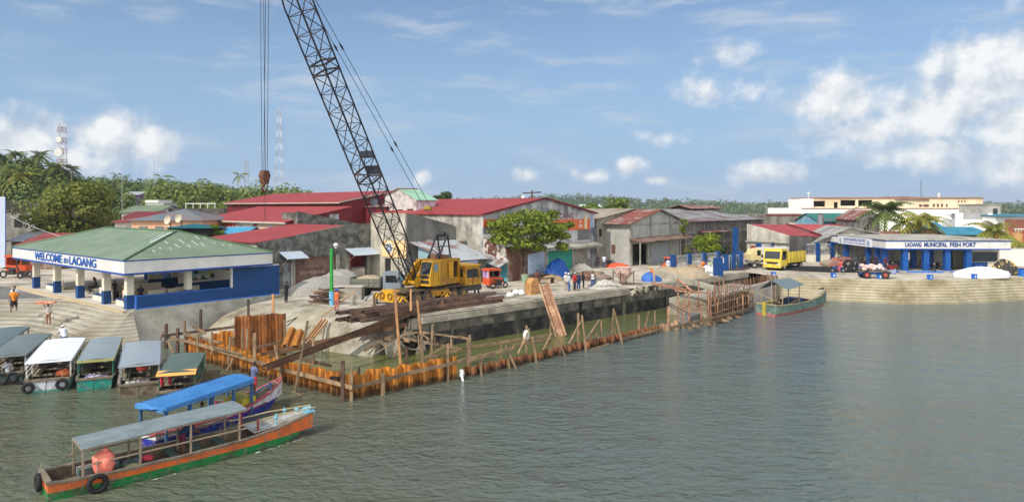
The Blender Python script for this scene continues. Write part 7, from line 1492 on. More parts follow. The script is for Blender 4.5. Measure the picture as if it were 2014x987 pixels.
o, w, z1 = bgbox('dark_wall_building', 'long dark unplastered building with white roof rail behind the peach house', 'building', 320, 440, 410, 122, 8, M('unplastered_dark', (92,86,80), .95, .2, .8, col2=(66,62,58), amt=.5, sc2=.7))
mb = MB(); 
for i in range(5): mb.beam((4 + i*1.3, .3, z1), (4 + i*1.3, .3, z1 + .8), .1)
mb.box(3.9, 9.3, .25, .35, z1 + .8, z1 + .95); mb.build('roof_rail', white, o)
o, w, z1 = bgbox('white_block', 'pale raw block tower behind the faded green roof', 'building', 287, 322, 399, 124, 5, block); mb = MB(); mb.box(-.1, w*.7, -.1, 5, z1 + .01, z1 + .5); mb.build('roof_slab', white, o)
lowroof('hill_house', 'red roofed house half hidden on the green hillside', 290, 330, 391, 383, 240, 6, M('purple_wall', (96,70,110), .85, .1, .6), M('striped_red_roof', (170,70,66), .7, .2, .8, col2=(200,160,150), amt=.35, sc2=.8))
lowroof('hill_house', 'purple walled house among the hillside trees', 240, 276, 383, 377, 250, 5, MATS['purple_wall'], M('grey_hill_roof', (150,150,148), .7, .1, .6))
lowroof('mint_roof_house', 'house with mint white roof far behind the warehouses', 1143, 1184, 407, 402, 190, 5, block, M('mint_white_roof', (196,220,204), .6, .05, .6))
for k, (px, py, d, s) in enumerate(((336, 434, 75, .5), (357.5, 431, 76.5, .5))):
    p = D(px, py, d); o = thing('satellite_dish', ('left' if k == 0 else 'right') + ' one of two cream satellite dishes above the teal canopy', 'dish', p)
    mb = MB(); rings = []
    for f in (0, .4, .75, 1): rings.append([(s*f*math.cos(2*math.pi*j/18) + .001*math.cos(j), -.25 + .28*(1 - f*f)*0 + .22*f*f*-1, s*f*math.sin(2*math.pi*j/18)) for j in range(18)])
    rings += [[(x, y + .04, z) for x, y, z in r] for r in rings[::-1]]
    mb.loft(rings); mb.build('dish', M('dish_cream', (184,174,152), .6, .06, 2), o, smooth=40); o.rotation_euler = (RAD(-12), 0, RAD(-25))
    mb = MB(); mb.tube([(0, -.2, 0), (0, .1, -.5), (0, .1, -1.6)], .05, 6); mb.build('mast', steel_dk, o)
# ------------------------------------------------------------------ masts, poles and wires
redw = M('mast_red', (150,70,66), .7, .1, 1); mw = M('mast_white', (206,206,204), .7, .05, 1)
def tower(label, px, py, d, wb, wt, zbase, mats, dishes=(), nseg=14, r=.12):
    top = D(px, py, d); o = thing('radio_tower', label, 'mast', (top.x, top.y, zbase)); Ht = top.z - zbase
    for i in range(nseg):
        a, b = i/nseg, (i + 1)/nseg; wa, wb_ = wb + (wt - wb)*a, wb + (wt - wb)*b; mb = MB()
        c = lambda w_, z: [Vector((x*w_/2, y*w_/2, z)) for x, y in ((1, 1), (-1, 1), (-1, -1), (1, -1))]
        A_, B_ = c(wa, Ht*a), c(wb_, Ht*b)
        for k in range(4): mb.beam(A_[k], B_[k], r); mb.beam(B_[k], B_[(k+1) % 4], r*.7); mb.beam(A_[k], B_[(k+1) % 4], r*.6)
        mb.build('mast_section', mats[i % len(mats)], o)
    for z, rr_, dx in dishes:
        mb = MB(); mb.cyl((dx, -wb*.5 - .3, Ht*z), (dx, -wb*.5, Ht*z), rr_, 16); mb.build('dish', white, o)
    mb = MB(); mb.cyl((0, 0, Ht), (0, 0, Ht*1.04), r*.5, 5); mb.build('aerial', mw, o); return o
tower('red and white lattice radio tower with dishes on the left hill', 122, 240, 190, 1.9, 1.3, 16, (redw, mw), ((.3, 1.1, .1), (.52, 1.2, -.3), (.72, .8, -.2)), 12, .11)
tower('tall slim grey lattice tower rising behind the hook block', 549, 218, 230, 3.0, 1.0, Q, (mw, M('mast_grey', (150,150,154), .6, .1, 1)), (), 18, .09)
tower('short grey lattice tower on the horizon left of the hook', 485, 316, 420, 3, 1.6, Q, (MATS['mast_grey'],), (), 9, .14)
def mast(label, px, py, d, r=.07, name='mast', base=Q, mat=None):
    p = D(px, py, d); o = thing(name, label, 'mast', (p.x, p.y, base)); mb = MB(); mb.cyl((0, 0, 0), (0, 0, p.z - base), r, 6, r*.4); mb.build('pole', mat or MATS['mast_grey'], o); mb = MB(); mb.cyl((0, 0, 0), (0, 0, .4), r*3, 8); mb.build('foot', wallc, o); return o
mast('thin whip aerial above the houses right of the round tree', 240, 325, 130); mast('thin guyed mast on the hill left of the crane', 303, 315, 260, .18)
mast('tall thin aerial mast left of the wooden cross pole', 1027, 252, 150, .09); mast('faint thin aerial far behind the long dark warehouse', 1507, 372, 260, .12)
p = D(1046, HORIZ, 112); o = thing('utility_pole', 'wooden utility pole with one crossarm behind the red gable roof', 'pole', (p.x, p.y, Q)); zt_ = H - (374 - HORIZ)/FPX*112
mb = MB(); mb.cyl((0, 0, 0), (0, 0, zt_ - Q), .17, 8, .13); mb.build('pole', brn, o); mb = MB(); mb.beam((-1.5, 0, zt_ - Q - .5), (1.5, 0, zt_ - Q - .35), .16, .22); mb.build('crossarm', brn, o)
p = D(1029, HORIZ, 108); o = thing('water_tank', 'small white tank on a pole beside the wooden cross pole', 'tank', (p.x, p.y, H + .9)); mb = MB(); mb.cyl((0, 0, 0), (0, 0, .8), .32, 12); mb.cyl((0, 0, .8), (0, 0, 1.0), .3, 12, .1); mb.build('tank', white, o); mb = MB(); mb.cyl((0, 0, -8.5), (0, 0, -.002), .12, 8); mb.build('post', wallc, o)
# green lamp post
p = W(652, 600); o = thing('lamp_post', 'bright green lamp post with pale blue foot on the quay', 'lamp post', (p.x, p.y, Q)); zt_ = H - (488 - HORIZ)/FPX*p.y - Q
mb = MB(); mb.cyl((0, 0, 1.1), (0, 0, zt_), .145, 12, .12); mb.build('pole', M('bright_green', (40,150,60), .5, .08, 2), o, smooth=40); mb = MB(); mb.cyl((0, 0, 0), (0, 0, 1.1), .2, 12, .19); mb.build('foot', M('pale_blue_foot', (110,170,206), .7, .15, 3), o, smooth=40)
mb = MB(); mb.tube([(-.4, 0, zt_), (.0, 0, zt_ + .03), (.45, 0, zt_)], .03, 6); mb.build('arm', steel_dk, o)
mb = MB(); mb.cyl((.35, 0, zt_), (.35, 0, zt_ + .12), .1, 10); mb.ell((.35, 0, zt_ + .25), (.2, .2, .18), 12, 8); mb.build('lamp_globe', white, o)
mb = MB(); mb.tube([(-.1, 0, zt_ - .02), (-.7, -.1, zt_ + .3), (-1.4, -.2, zt_ + .55)], .02, 5); mb.ell((-1.45, -.2, zt_ + .56), (.16, .1, .06), 8, 5); mb.build('lamp_arm', steel_dk, o)
rope('wire', [D(20, 425, 88), D(70, 448, 80), D(128, 468, 70)], .02, 'pale cable running down to the pavilion roof', mw)
# ------------------------------------------------------------------ vehicles and yard things
ydt = M('truck_yellow', (214,190,70), .5, .08, 1.5, col2=(180,156,64), amt=.3, sc2=1.5); wt = M('road_tyre', (40,40,40), .9, .15, 3); wr = M('grey_rim', (150,146,138), .6, .15, 3)
def truck(label, loc, rz, cabm, bedm, L=5.8, wd=2.1, hb=2.35, load=None, sc=1.0, hs_=1.6):
    o = thing('dump_truck', label, 'truck', loc, rz); o.scale = (sc, sc, sc); w = wd/2
    mb = MB(); mb.prism([(L - 1.55, -w, .55), (L, -w, .5), (L + .02, -w, 1.2), (L - .22, -w, hb), (L - 1.55, -w, hb)], (0, wd, 0)); c = mb.build('cab', cabm, o)
    mb = MB(); mb.prism([(L + .0, -w + .16, 1.38), (L - .16, -w + .16, hb - .3), (L - .16, w - .16, hb - .3), (L + .0, w - .16, 1.38)], (.015, 0, .004)); mb.build('windscreen', glass, c)
    for s in (1, -1): mb = MB(); mb.prism([(L - 1.3, s*(w + .004), 1.3), (L - .22, s*(w + .004), 1.3), (L - .42, s*(w + .004), hb - .25), (L - 1.3, s*(w + .004), hb - .25)], (0, s*.012, 0)); mb.build('side_window', glass, c)
    mb = MB(); mb.box(L + .004, L + .03, -w*.7, w*.7, .78, 1.02); mb.build('grille', steel_dk, c); mb = MB(); mb.box(L - .1, L + .1, -w - .02, w + .02, .34, .6); mb.build('bumper', cabm, c)
    for s in (.72, -.72): mb = MB(); mb.box(L + .02, L + .04, s*w - .16, s*w + .16, .68, .86); mb.build('headlight', white, c)
    mb = MB(); mb.box(0, L - .4, -.42, .42, .5, .78); mb.build('chassis', steel_dk, o)
    x1 = L - 1.75; mb = MB(); mb.box(-.2, x1, -w - .03, w + .03, .85, .95); 
    for s in (1, -1): mb.box(-.2, x1, s*w - .04, s*w + .04, .95, hs_)
    mb.box(x1 - .08, x1, -w + .04, w - .04, .95, hs_ + .15); mb.box(-.2, -.12, -w + .04, w - .04, .95, 1.7); b = mb.build('dump_bed', bedm, o)
    for s in (1, -1):
        for i in range(6): mb = MB(); x = -.1 + i*(x1)/5.2; mb.box(x, x + .1, s*w + (.042 if s > 0 else -.1), s*w + (.1 if s > 0 else -.042), .96, hs_ - .04); mb.build('bed_rib', bedm, b)
        mb = MB(); mb.box(-.2, x1, s*w + (.042 if s > 0 else -.09), s*w + (.09 if s > 0 else -.042), 1.3, 1.38); mb.build('bed_rail', bedm, b)
    if load: mb = MB(); mb.ell((x1/2, 0, 1.35), (x1*.48, w*.85, .5), 12, 6, .1); mb.build('load', load, o)
    for x in (.9, L - .95):
        for s in (1, -1): wheel(o, x, s*(w - .18), .45, .32, s, wt, wr)
    for s in (1, -1): mb = MB(); mb.box(L - .2, L - .05, s*(w + .2) - .08, s*(w + .2) + .08, 1.45, 1.8); mb.build('mirror', steel_dk, c)
    return o
sandm = M('sand', (158,142,118), .95, .2, 2, bump=.6, bsc=5); gravel = M('gravel', (150,146,138), .95, .3, 9, bump=.6, bsc=12)
truck('bright yellow dump truck parked on the port apron', (36.9, 88.8, Q), RAD(222), ydt, ydt, 6.0, 2.2, 2.55, None, 1.05, 2.15)
gt_ = M('truck_grey', (124,134,142), .6, .1, 2); truck('small grey dump truck with sand load behind the crane', (-13.9, 60.3, Q), RAD(-4), gt_, M('bed_grey', (112,112,100), .8, .15, 2), 4.3, 1.7, 2.15, sandm, 1.0)
def bike(label, loc, rz, c, group=None, name='motorbike'):
    o = thing(name, label, 'motorbike' if name == 'motorbike' else 'bicycle', loc, rz, group); r = .29
    for x in (-.62, .62):
        mb = MB(); mb.torus((x, 0, r), (0, 1, 0), r - .05, .055 if name == 'motorbike' else .025, 16, 6); wv = mb.build('wheel', wt, o)
        mb = MB(); mb.cyl((x, -.03, r), (x, .03, r), .1, 10); mb.build('hub', wr, wv)
    mb = MB()
    if name == 'motorbike': mb.ell((.12, 0, .68), (.3, .13, .13), 10, 6); mb.obox((-.05, 0, .42), (.5, .2, .3)); mb.prism([(.55, -.04, .3), (.62, -.04, .3), (.42, -.04, 1.0), (.34, -.04, 1.0)], (0, .08, 0)); mb.prism([(-.9, -.09, .62), (-.3, -.09, .5), (-.2, -.09, .72), (-.85, -.09, .76)], (0, .18, 0))
    else: mb.beam((-.62, 0, r), (-.1, 0, .75), .04); mb.beam((-.1, 0, .75), (.45, 0, .75), .04); mb.beam((.45, 0, .85), (.62, 0, r), .04); mb.beam((-.1, 0, .3), (.45, 0, .72), .04); mb.beam((-.62, 0, r), (-.05, 0, .3), .03)
    mb.build('body', c, o)
    mb = MB(); mb.ell((-.32, 0, .8), (.34 if name == 'motorbike' else .14, .11, .06), 10, 5); mb.build('seat', rubber, o)
    mb = MB(); mb.tube([(.25, .34, 1.02), (.36, 0, .98), (.25, -.34, 1.02)], .02, 6); mb.build('handlebar', steel_dk, o)
    if name == 'motorbike': mb = MB(); mb.ell((.46, 0, .88), (.08, .09, .09), 8, 5); mb.build('headlight', wr, o)
    return o
trk = M('tricycle_orange', (204,84,40), .5, .08, 2, col2=(170,70,40), amt=.3, sc2=2)
def tricycle(label, loc, rz, poster=None):
    o = thing('tricycle', label, 'tricycle', loc, rz)                       # +x forward, sidecar on +y
    mb = MB(); mb.prism([(-.75, 0, .3), (.45, 0, .3), (.85, 0, .5), (.8, 0, .85), (.45, 0, .95), (-.75, 0, .95)], (0, .95, 0)); mb.build('sidecar', trk, o)
    mb = MB(); mb.prism([(-.85, -.05, 1.55), (.5, -.05, 1.55), (.62, -.05, 1.62), (.45, -.05, 1.72), (-.8, -.05, 1.72)], (0, 1.05, 0)); rf = mb.build('roof', trk, o)
    for x in (-.72, .42):
        for y in (.03, .92): mb = MB(); mb.beam((x, y, .95), (x, y, 1.56), .06); mb.build('pillar', trk, o)
    mb = MB(); mb.box(-.76, -.74, .04, .9, .9, 1.52); mb.build('rear_panel', poster or trk, o); mb = MB(); mb.prism([(.46, .08, .98), (.43, .08, 1.5), (.43, .88, 1.5), (.46, .88, .98)], (.012, 0, 0)); mb.build('windscreen', glass, o); mb = MB(); mb.box(-.5, .3, .945, .96, 1.0, 1.5); mb.build('side_window', glass, o)
    mb = MB(); mb.box(.3, .62, .952, .965, .55, .75); mb.build('plate', white, o)
    mb = MB(); mb.torus((-.1, 1.02, .27), (0, 1, 0), .21, .06, 14, 6); mb.build('wheel', wt, o)
    mb = MB(); mb.prism([(-.42, 1.0, .35), (.22, 1.0, .35), (.12, 1.0, .62), (-.32, 1.0, .62)], (0, .14, 0)); mb.build('mudguard', trk, o)
    for x in (-.62, .72): mb = MB(); mb.torus((x, -.4, .29), (0, 1, 0), .23, .06, 14, 6); mb.build('wheel', wt, o)
    mb = MB(); mb.ell((.1, -.4, .68), (.34, .14, .14), 10, 6); mb.obox((-.02, -.4, .42), (.6, .22, .3)); mb.tube([(.72, -.4, .3), (.42, -.4, .98)], .05, 6); mb.beam((0, -.3, .4), (0, .1, .4), .06); mb.build('motorbike_body', steel_dk, o)
    mb = MB(); mb.ell((-.35, -.4, .78), (.36, .13, .06), 10, 5); mb.build('seat', rubber, o); mb = MB(); mb.tube([(.3, -.1, 1.0), (.42, -.4, .97), (.3, -.7, 1.0)], .02, 6); mb.build('handlebar', steel_dk, o)
    return o
purp = M('purple_poster', (190,170,196), .6, .2, 3, col2=(120,70,130), amt=.4, sc2=3)
tricycle('orange tricycle parked right of the yellow driver cab', (-1.55, 66.0, Q), RAD(38), purp).scale = (1.1,)*3
tricycle('orange tricycle at the left edge of the plaza', (-55.3, 76.0, Q), RAD(-2)).scale = (1.45,)*3
o = tricycle('reddish tricycle with small roof among the workers by the mesh fence', (19.1, 84.2, Q), RAD(215), purp)
blk = M('bike_black', (40,40,46), .4, .1, 3); redb = M('bike_red', (130,36,36), .4, .1, 3)
for k, (px, py, rz, c, l) in enumerate(((52, 548, 10, blk, 'black motorbike right of the left orange tricycle'), (60, 540, 30, blk, 'motorbike behind the first one on the plaza'), (1672, 533, 200, blk, 'black motorbike at the left front of the fish port'), (1684, 531, 230, blk, 'black motorbike between the first two fish port columns'), (1752, 534, 190, redb, 'dark red motorbike by the fish port corner column'), (1764, 531, 170, blk, 'black motorbike behind the cart in the fish port'), (1836, 533, 250, blk, 'motorbike parked facing out between the middle fish port columns'), (1845, 530, 260, blk, 'second motorbike between the middle fish port columns'), (1876, 530, 240, blk, 'motorbike before the office window of the fish port'), (1200, 524, 20, blk, 'motorbike leaning near the debris by the cement gable'))):
    q = W(px, py, Q + (.16 if px > 1600 else 0)); bike(l, q, RAD(rz), c, None)
bike('blue bicycle ridden along the port apron', W(1648, 537, Q + .17), RAD(175), ltblue, None, 'bicycle')
# roller
p = W(1645, 528); o = thing('road_roller', 'dusty red road roller with canopy parked left of the fish port', 'roller', p, RAD(195)); dr = M('dusty_red', (176,108,92), .8, .15, 2, col2=(150,120,100), amt=.4, sc2=1.5)
mb = MB(); mb.cyl((1.1, -.8, .55), (1.1, .8, .55), .55, 20); mb.build('drum', M('drum_steel', (150,136,116), .6, .2, 2), o, smooth=40); mb = MB(); mb.box(.4, 1.75, -.95, -.82, .4, .8); mb.box(.4, 1.75, .82, .95, .4, .8); mb.box(.2, .45, -.95, .95, .4, 1.1); mb.build('drum_frame', dr, o)
mb = MB(); mb.prism([(-1.6, -.7, .6), (.2, -.7, .6), (.2, -.7, 1.3), (-1.0, -.7, 1.5), (-1.6, -.7, 1.4)], (0, 1.4, 0)); mb.build('body', dr, o); mb = MB(); mb.box(-1.0, .4, -.8, .8, 2.5, 2.58); mb.build('canopy', steel_dk, o)
for x, y in ((-.9, -.7), (-.9, .7), (.3, -.7), (.3, .7)): mb = MB(); mb.beam((x, y, 1.2), (x, y, 2.5), .06); mb.build('canopy_post', steel_dk, o)
for s in (1, -1): wheel(o, -1.0, s*.8, .6, .4, s, wt, wr)
# cart with sacks, wrapped boat, barrow
p = W(1718, 547); o = thing('cart', 'flat blue cart with red wheels loaded with sacks', 'cart', p, RAD(-8)); redr = M('red_rim', (176,74,66), .6, .15, 3)
mb = MB(); mb.box(-1.5, 1.6, -.7, .7, .72, .82); mb.build('platform', bw, o); mb = MB(); mb.box(-1.4, 1.5, -.3, .3, .45, .68); mb.tube([(1.5, 0, .55), (2.3, 0, .5)], .06, 6); mb.build('undercarriage', ltblue, o); mb = MB(); mb.prism([(1.6, -.5, .5), (2.2, -.35, .6), (2.2, .35, .6), (1.6, .5, .5)], (0, 0, .35)); mb.build('engine_box', MATS['grey_blue_tarp'], o)
for x in (-.95, .95):
    for s in (1, -1): wheel(o, x, s*.72, .42, .2, s, wt, redr)
sk1 = M('sack_pink', (212,164,156), .8, .15, 3, col2=(196,196,190), amt=.5, sc2=2); 
for k in range(14): bag(p + Vector((-1.15 + (k % 7)*.33, .0 + (.2 if k > 6 else -.25), .85 + (k > 6)*.12 + .1*((k*5) % 3))), (.3, .3, .22), 'pale pink and white sack piled on the blue cart', sk1, rz=k)['group'] = 'sacks on the blue cart'
p = D(1515, HORIZ, 92); o = thing('wrapped_truck', 'cream fronted truck with white wrapped load parked behind the blue fence posts', 'truck', (p.x - 2.4, p.y, Q), RAD(8)); cw = M('wrap_white', (206,208,212), .5, .08, 1.2, bump=.3, bsc=3)
mb = MB(); mb.box(.9, 4.6, -.9, .9, .9, 2.4); mb.build('wrapped_load', cw, o); mb = MB(); mb.prism([(-.6, -.9, .7), (.85, -.9, .7), (.85, -.9, 2.3), (-.2, -.9, 2.2), (-.6, -.9, 1.5)], (0, 1.8, 0)); mb.build('cab', M('cream_cab', (214,196,140), .6, .1, 2), o); mb = MB(); mb.box(-.7, 4.6, -.85, .85, .5, .69); mb.build('chassis', blue, o)
for x in (.1, 3.7):
    for s in (1, -1): wheel(o, x, s*.85, .42, .25, s, wt, wr)
mb = MB(); mb.box(.2, .7, -.93, -.902, 1.4, 2.1); mb.build('window', glass, o)
p = D(1481, HORIZ, 88); o = thing('trailer', 'low dark handcart behind the blue mesh gate', 'cart', (p.x, p.y, Q)); mb = MB(); mb.box(-.9, .9, -.5, .5, .7, .85); mb.build('bed', bw, o)
for s in (1, -1): wheel(o, 0, s*.5, .4, .16, s, wt, wr)
# heaps and yard clutter
def rough(name, label, cat, p, r, h, mat, rz=0, jit=.14): return heap(name, label, cat, p, r, mat, h, jit, 16, 7, rz, 1.0)
rough('gravel_heap', 'long grey gravel heap against the maroon shutter', 'gravel', W(640, 574), (4.0, 1.7), 1.35, gravel, RAD(45)); rough('gravel_heap', 'grey gravel heap behind the green lamp post', 'gravel', W(668, 568), (2.3, 1.6), 1.75, gravel, RAD(30)); rough('gravel_heap', 'small gravel heap beside the grey truck wheel', 'gravel', W(750, 590), (1.5, .8), .55, gravel)
rough('debris_heap', 'pale broken concrete heap by the grey door', 'debris', W(590, 577), (1.5, .9), .6, M('pale_debris', (196,190,178), .95, .3, 6, bump=.6), 0, .25)
rough('sand_heap', 'left sand heap behind the broken quay cap', 'sand', W(1316, 545), (2.3, 1.6), 1.15, sandm); rough('sand_heap', 'right sand heap beside the leaning plywood sheet', 'sand', W(1350, 545), (2.6, 1.6), 1.2, sandm)
rough('debris_heap', 'white rubble heap beside the concrete bucket', 'debris', W(1188, 566), (1.5, 1.0), .75, M('white_rubble', (176,172,164), .95, .35, 5, bump=.7), 0, .3)
rough('scrap_heap', 'heap of scrap sheets behind the group of people', 'scrap', W(1160, 549), (2.2, 1.2), .8, brownsh, 0, .3); rough('tarpaulin', 'cream tarpaulin thrown over a heap behind the group of people', 'tarpaulin', W(1145, 541), (1.3, .9), 1.25, M('cream_tarp', (206,198,180), .8, .08, 2), 0, .2); rough('red_heap', 'orange red heap of nets by the cement gable', 'nets', W(1213, 526), (1.6, .7), .55, M('orange_net', (196,82,56), .9, .2, 3), 0, .2)
rough('blue_bundle', 'bright blue tarpaulin bundle by the broken quay cap', 'bundle', W(1281, 553), (1.0, .7), 1.0, M('bundle_blue', (50,104,180), .6, .12, 2, bump=.4), 0, .15); rough('sack_heap', 'heap of white cement sacks left of the blue gate wall', 'sacks', W(1394, 541), (1.4, 1.0), 1.1, whitebag, 0, .25)
rough('blue_tarpaulin', 'royal blue tarpaulin draped over stacked goods under the green shutter', 'tarpaulin', W(1096, 549), (2.0, .9), 2.1, M('tarp_royal', (28,82,164), .6, .12, 1, bump=.4, bsc=4), RAD(45), .14)
rough('earth_heap', 'low earth mound behind the bench', 'earth', W(1078, 552), (1.6, .8), .7, M('earth', (150,132,104), .95, .2, 4))
for k, (px, py, r, c) in enumerate(((1003, 585, .35, 'white'), (1014, 581, .42, 'white'), (1025, 581, .4, 'white'), (1010, 579, .3, 'red'))): bag(W(px, py), (r, r*.8, r*.7), (('large white sack lying on the quay near the tan crate', 'left one of two white sacks touching the red one', 'right one of two white sacks touching the red one')[k] if c == 'white' else 'red sack among the white ones on the quay'), whitebag if c == 'white' else sh, rz=k)
p = W(1046, 578); o = thing('crate', 'tan timber formwork crate with peaked top on the quay edge', 'crate', p, RAD(40)); tan = M('tan_ply', (186,140,84), .8, .12, 2, col2=(150,110,70), amt=.4, sc2=2)
mb = MB(); mb.prism([(-.55, -.5, 0), (.55, -.5, 0), (.5, -.5, 1.05), (.2, -.5, 1.45), (-.2, -.5, 1.45), (-.5, -.5, 1.05)], (0, .9, 0)); mb.build('box', tan, o)
for z in (.3, .85): mb = MB(); mb.box(-.58, .58, -.56, -.502, z, z + .12); mb.build('batten', wood_l, o)
# concrete hopper bucket
p = W(1226, 560); o = thing('concrete_hopper', 'dusty pink concrete hopper on a steel frame at the quay edge', 'hopper', p, RAD(20)); pk = M('dusty_pink', (196,164,150), .9, .12, 2, col2=(170,150,140), amt=.4, sc2=2)
mb = MB(); mb.cyl((0, 0, 1.05), (0, 0, 1.75), .8, 18); mb.cyl((0, 0, .25), (0, 0, 1.048), .22, 18, .8); mb.build('bucket', pk, o, smooth=40); mb = MB(); mb.torus((0, 0, 1.75), (0, 0, 1), .8, .05, 20, 6); mb.build('rim', pk, o)
for x, y in ((-.75, -.75), (.75, -.75), (.75, .75), (-.75, .75)): mb = MB(); mb.beam((x, y, 0), (x, y, 1.5), .07); mb.build('leg', rustm, o)
mb = MB(); 
for a, b in (((-.75, -.75), (.75, -.75)), ((.75, -.75), (.75, .75)), ((.75, .75), (-.75, .75)), ((-.75, .75), (-.75, -.75))): mb.beam((*a, .1), (*b, .1), .06); mb.beam((*a, 1.2), (*b, 1.2), .06)
mb.build('frame', rustm, o)
p = W(1173, 566); o = thing('concrete_cylinder', 'upright grey concrete pipe beside the man in jeans', 'pipe', p); mb = MB(); mb.cyl((0, 0, 0), (0, 0, 1.0), .33, 16, .28); mb.build('pipe', wallc, o, smooth=40); mb = MB(); mb.torus((0, 0, 1.0), (0, 0, 1), .27, .04, 16, 5); mb.build('rim', wallc, o)
# benches, planter, sheets, low wall
p = W(1070, 558); o = thing('timber_bench', 'rough timber bench under the spreading tree', 'bench', p, RAD(35)); mb = MB(); mb.box(-1.3, 1.3, -.25, .25, .5, .58); mb.build('seat', brn, o)
for x in (-1.1, 1.1): mb = MB(); mb.box(x - .06, x + .06, -.22, .22, 0, .5); mb.build('leg', brn, o)
p = W(1058, 553); o = thing('timber_table', 'low dark timber table behind the rough bench', 'table', p, RAD(35)); mb = MB(); mb.box(-1.1, 1.1, -.5, .5, .65, .75); mb.build('top', brn, o)
for x, y in ((-1, -.4), (1, -.4), (1, .4), (-1, .4)): mb = MB(); mb.box(x - .05, x + .05, y - .05, y + .05, 0, .65); mb.build('leg', brn, o)
p = W(1033, 555); o = thing('planter', 'round green planter at the foot of the spreading tree', 'planter', p); mb = MB(); mb.cyl((0, 0, 0), (0, 0, .8), .36, 16, .42); mb.build('pot', M('planter_green', (134,160,134), .8, .1, 2), o, smooth=40); mb = MB(); mb.cyl((0, 0, .8), (0, 0, .83), .37, 16); mb.build('soil', MATS['earth'], o)
a = W(1368, 545); o = thing('plywood_sheet', 'brown plywood form leaning on the right sand heap', 'plywood', a, RAD(-15)); mb = MB(); mb.obox((0, 0, .75), (2.0, .06, 1.1), ry=RAD(12), rx=RAD(-25)); mb.build('sheet', M('brown_ply', (150,118,86), .85, .15, 2), o)
for s in (-.8, 0, .8): mb = MB(); mb.obox((s, -.12, .75 - s*.2), (.07, .06, 1.1), ry=RAD(12), rx=RAD(-25)); mb.build('batten', brn, o)
for k in range(7):
    a = W(1440 + k*2, 533 - k*.6); stick(Vector((a.x - 1.6, a.y, Q + .08 + .07*(k % 4))), Vector((a.x + 1.9, a.y + .5, Q + .1 + .07*(k % 4))), .14, 'brown plank in the pile on the quay beside the blue gate wall', 'planks piled by the gate wall', brn, .06, 'timber_plank')
a = W(662, 590); o = thing('low_wall', 'pale low concrete block wall behind the green lamp post', 'wall', a, RAD(2)); mb = MB(); mb.box(-.4, 2.1, 0, 1.4, 0, 1.05); mb.build('block', wallc, o); mb = MB(); mb.box(-.45, 2.15, -.04, 1.44, 1.052, 1.1); mb.build('cap', conc, o)
rnd = random.Random(2)
for k in range(26):
    a = W(rnd.uniform(622, 662), rnd.uniform(592, 600)); z = Q + .06 + rnd.random()*1.2*(1 - abs(k/26 - .5)); dx = rnd.uniform(.5, 1.1); ang = rnd.uniform(-.5, .5)
    stick(Vector((a.x - dx, a.y - ang, z)), Vector((a.x + dx, a.y + ang, z + rnd.uniform(-.2, .2))), .09, 'dark scrap timber in the heap beside the green lamp post', 'scrap timber by the lamp post', brn if k % 3 else wood, .12, 'scrap_timber')
for (px, py, nm, lb, m, r) in ((694, 599, 'mooring_post', 'stubby pale concrete mooring post beside the worker', wallc, .2), (736, 601, 'mooring_post', 'thin rusty mooring post left of the crane outrigger', rustm, .1), (870, 612, 'mooring_post', 'rusty mooring bollard on the quay cap near the leaning timber', rustm, .12)):
    o = thing(nm, lb, 'mooring post', W(px, py)); mb = MB(); mb.cyl((0, 0, 0), (0, 0, .8), r, 12, r*.85); mb.build('shaft', m, o, smooth=40); mb = MB(); mb.cyl((0, 0, 0), (0, 0, .06), r*2, 12); mb.build('foot', m, o)
rope('rope', [W(736, 598) + Vector((0, 0, .6)), W(715, 601) + Vector((0, 0, .1)), W(694, 598) + Vector((0, 0, .6))], .03, 'rope sagging between the two mooring posts')
# ------------------------------------------------------------------ people
def remesh(mb, vox, name, mat, parent=None):
    me = bpy.data.meshes.new('t'); me.from_pydata(mb.v, [], mb.f); bm = bmesh.new(); bm.from_mesh(me); bmesh.ops.recalc_face_normals(bm, faces=bm.faces); bm.to_mesh(me); bm.free()
    o = bpy.data.objects.new('t', me); COL.objects.link(o); r = o.modifiers.new('r', 'REMESH'); r.mode = 'VOXEL'; r.voxel_size = vox; s = o.modifiers.new('s', 'SMOOTH'); s.factor = .5; s.iterations = 2
    dg = bpy.context.evaluated_depsgraph_get(); m2 = bpy.data.meshes.new_from_object(o.evaluated_get(dg)); bpy.data.objects.remove(o); m2.name = name; m2.materials.clear(); m2.materials.append(mat); m2.polygons.foreach_set('use_smooth', [True]*len(m2.polygons))
    return m2
def add_obj(name, me, parent):
    o = link(bpy.data.objects.new(name, me)); o.parent = parent; KIDS.setdefault(parent.name, []).append(o); return o
skin = [M('skin_a', (140,96,70), .6, .06, 6), M('skin_b', (112,76,56), .6, .06, 6)]
hairm = M('hair_black', (24,22,22), .6, .1, 8); eyem = M('eye_dark', (20,18,18), .3, .05, 5); lipm = M('lip', (110,62,54), .5, .05, 5)
_e = MB(); _e.ell((0, 0, 0), (.012, .008, .009), 8, 5); EYE = bpy.data.meshes.new('eye'); EYE.from_pydata(_e.v, [], _e.f); EYE.materials.append(eyem)
_e = MB(); _e.ell((0, 0, 0), (.024, .006, .006), 8, 5); MOUTH = bpy.data.meshes.new('mouth'); MOUTH.from_pydata(_e.v, [], _e.f); MOUTH.materials.append(lipm)
def cloth(c): return M('cloth_%d_%d_%d' % c, c, .85, .1, 6)
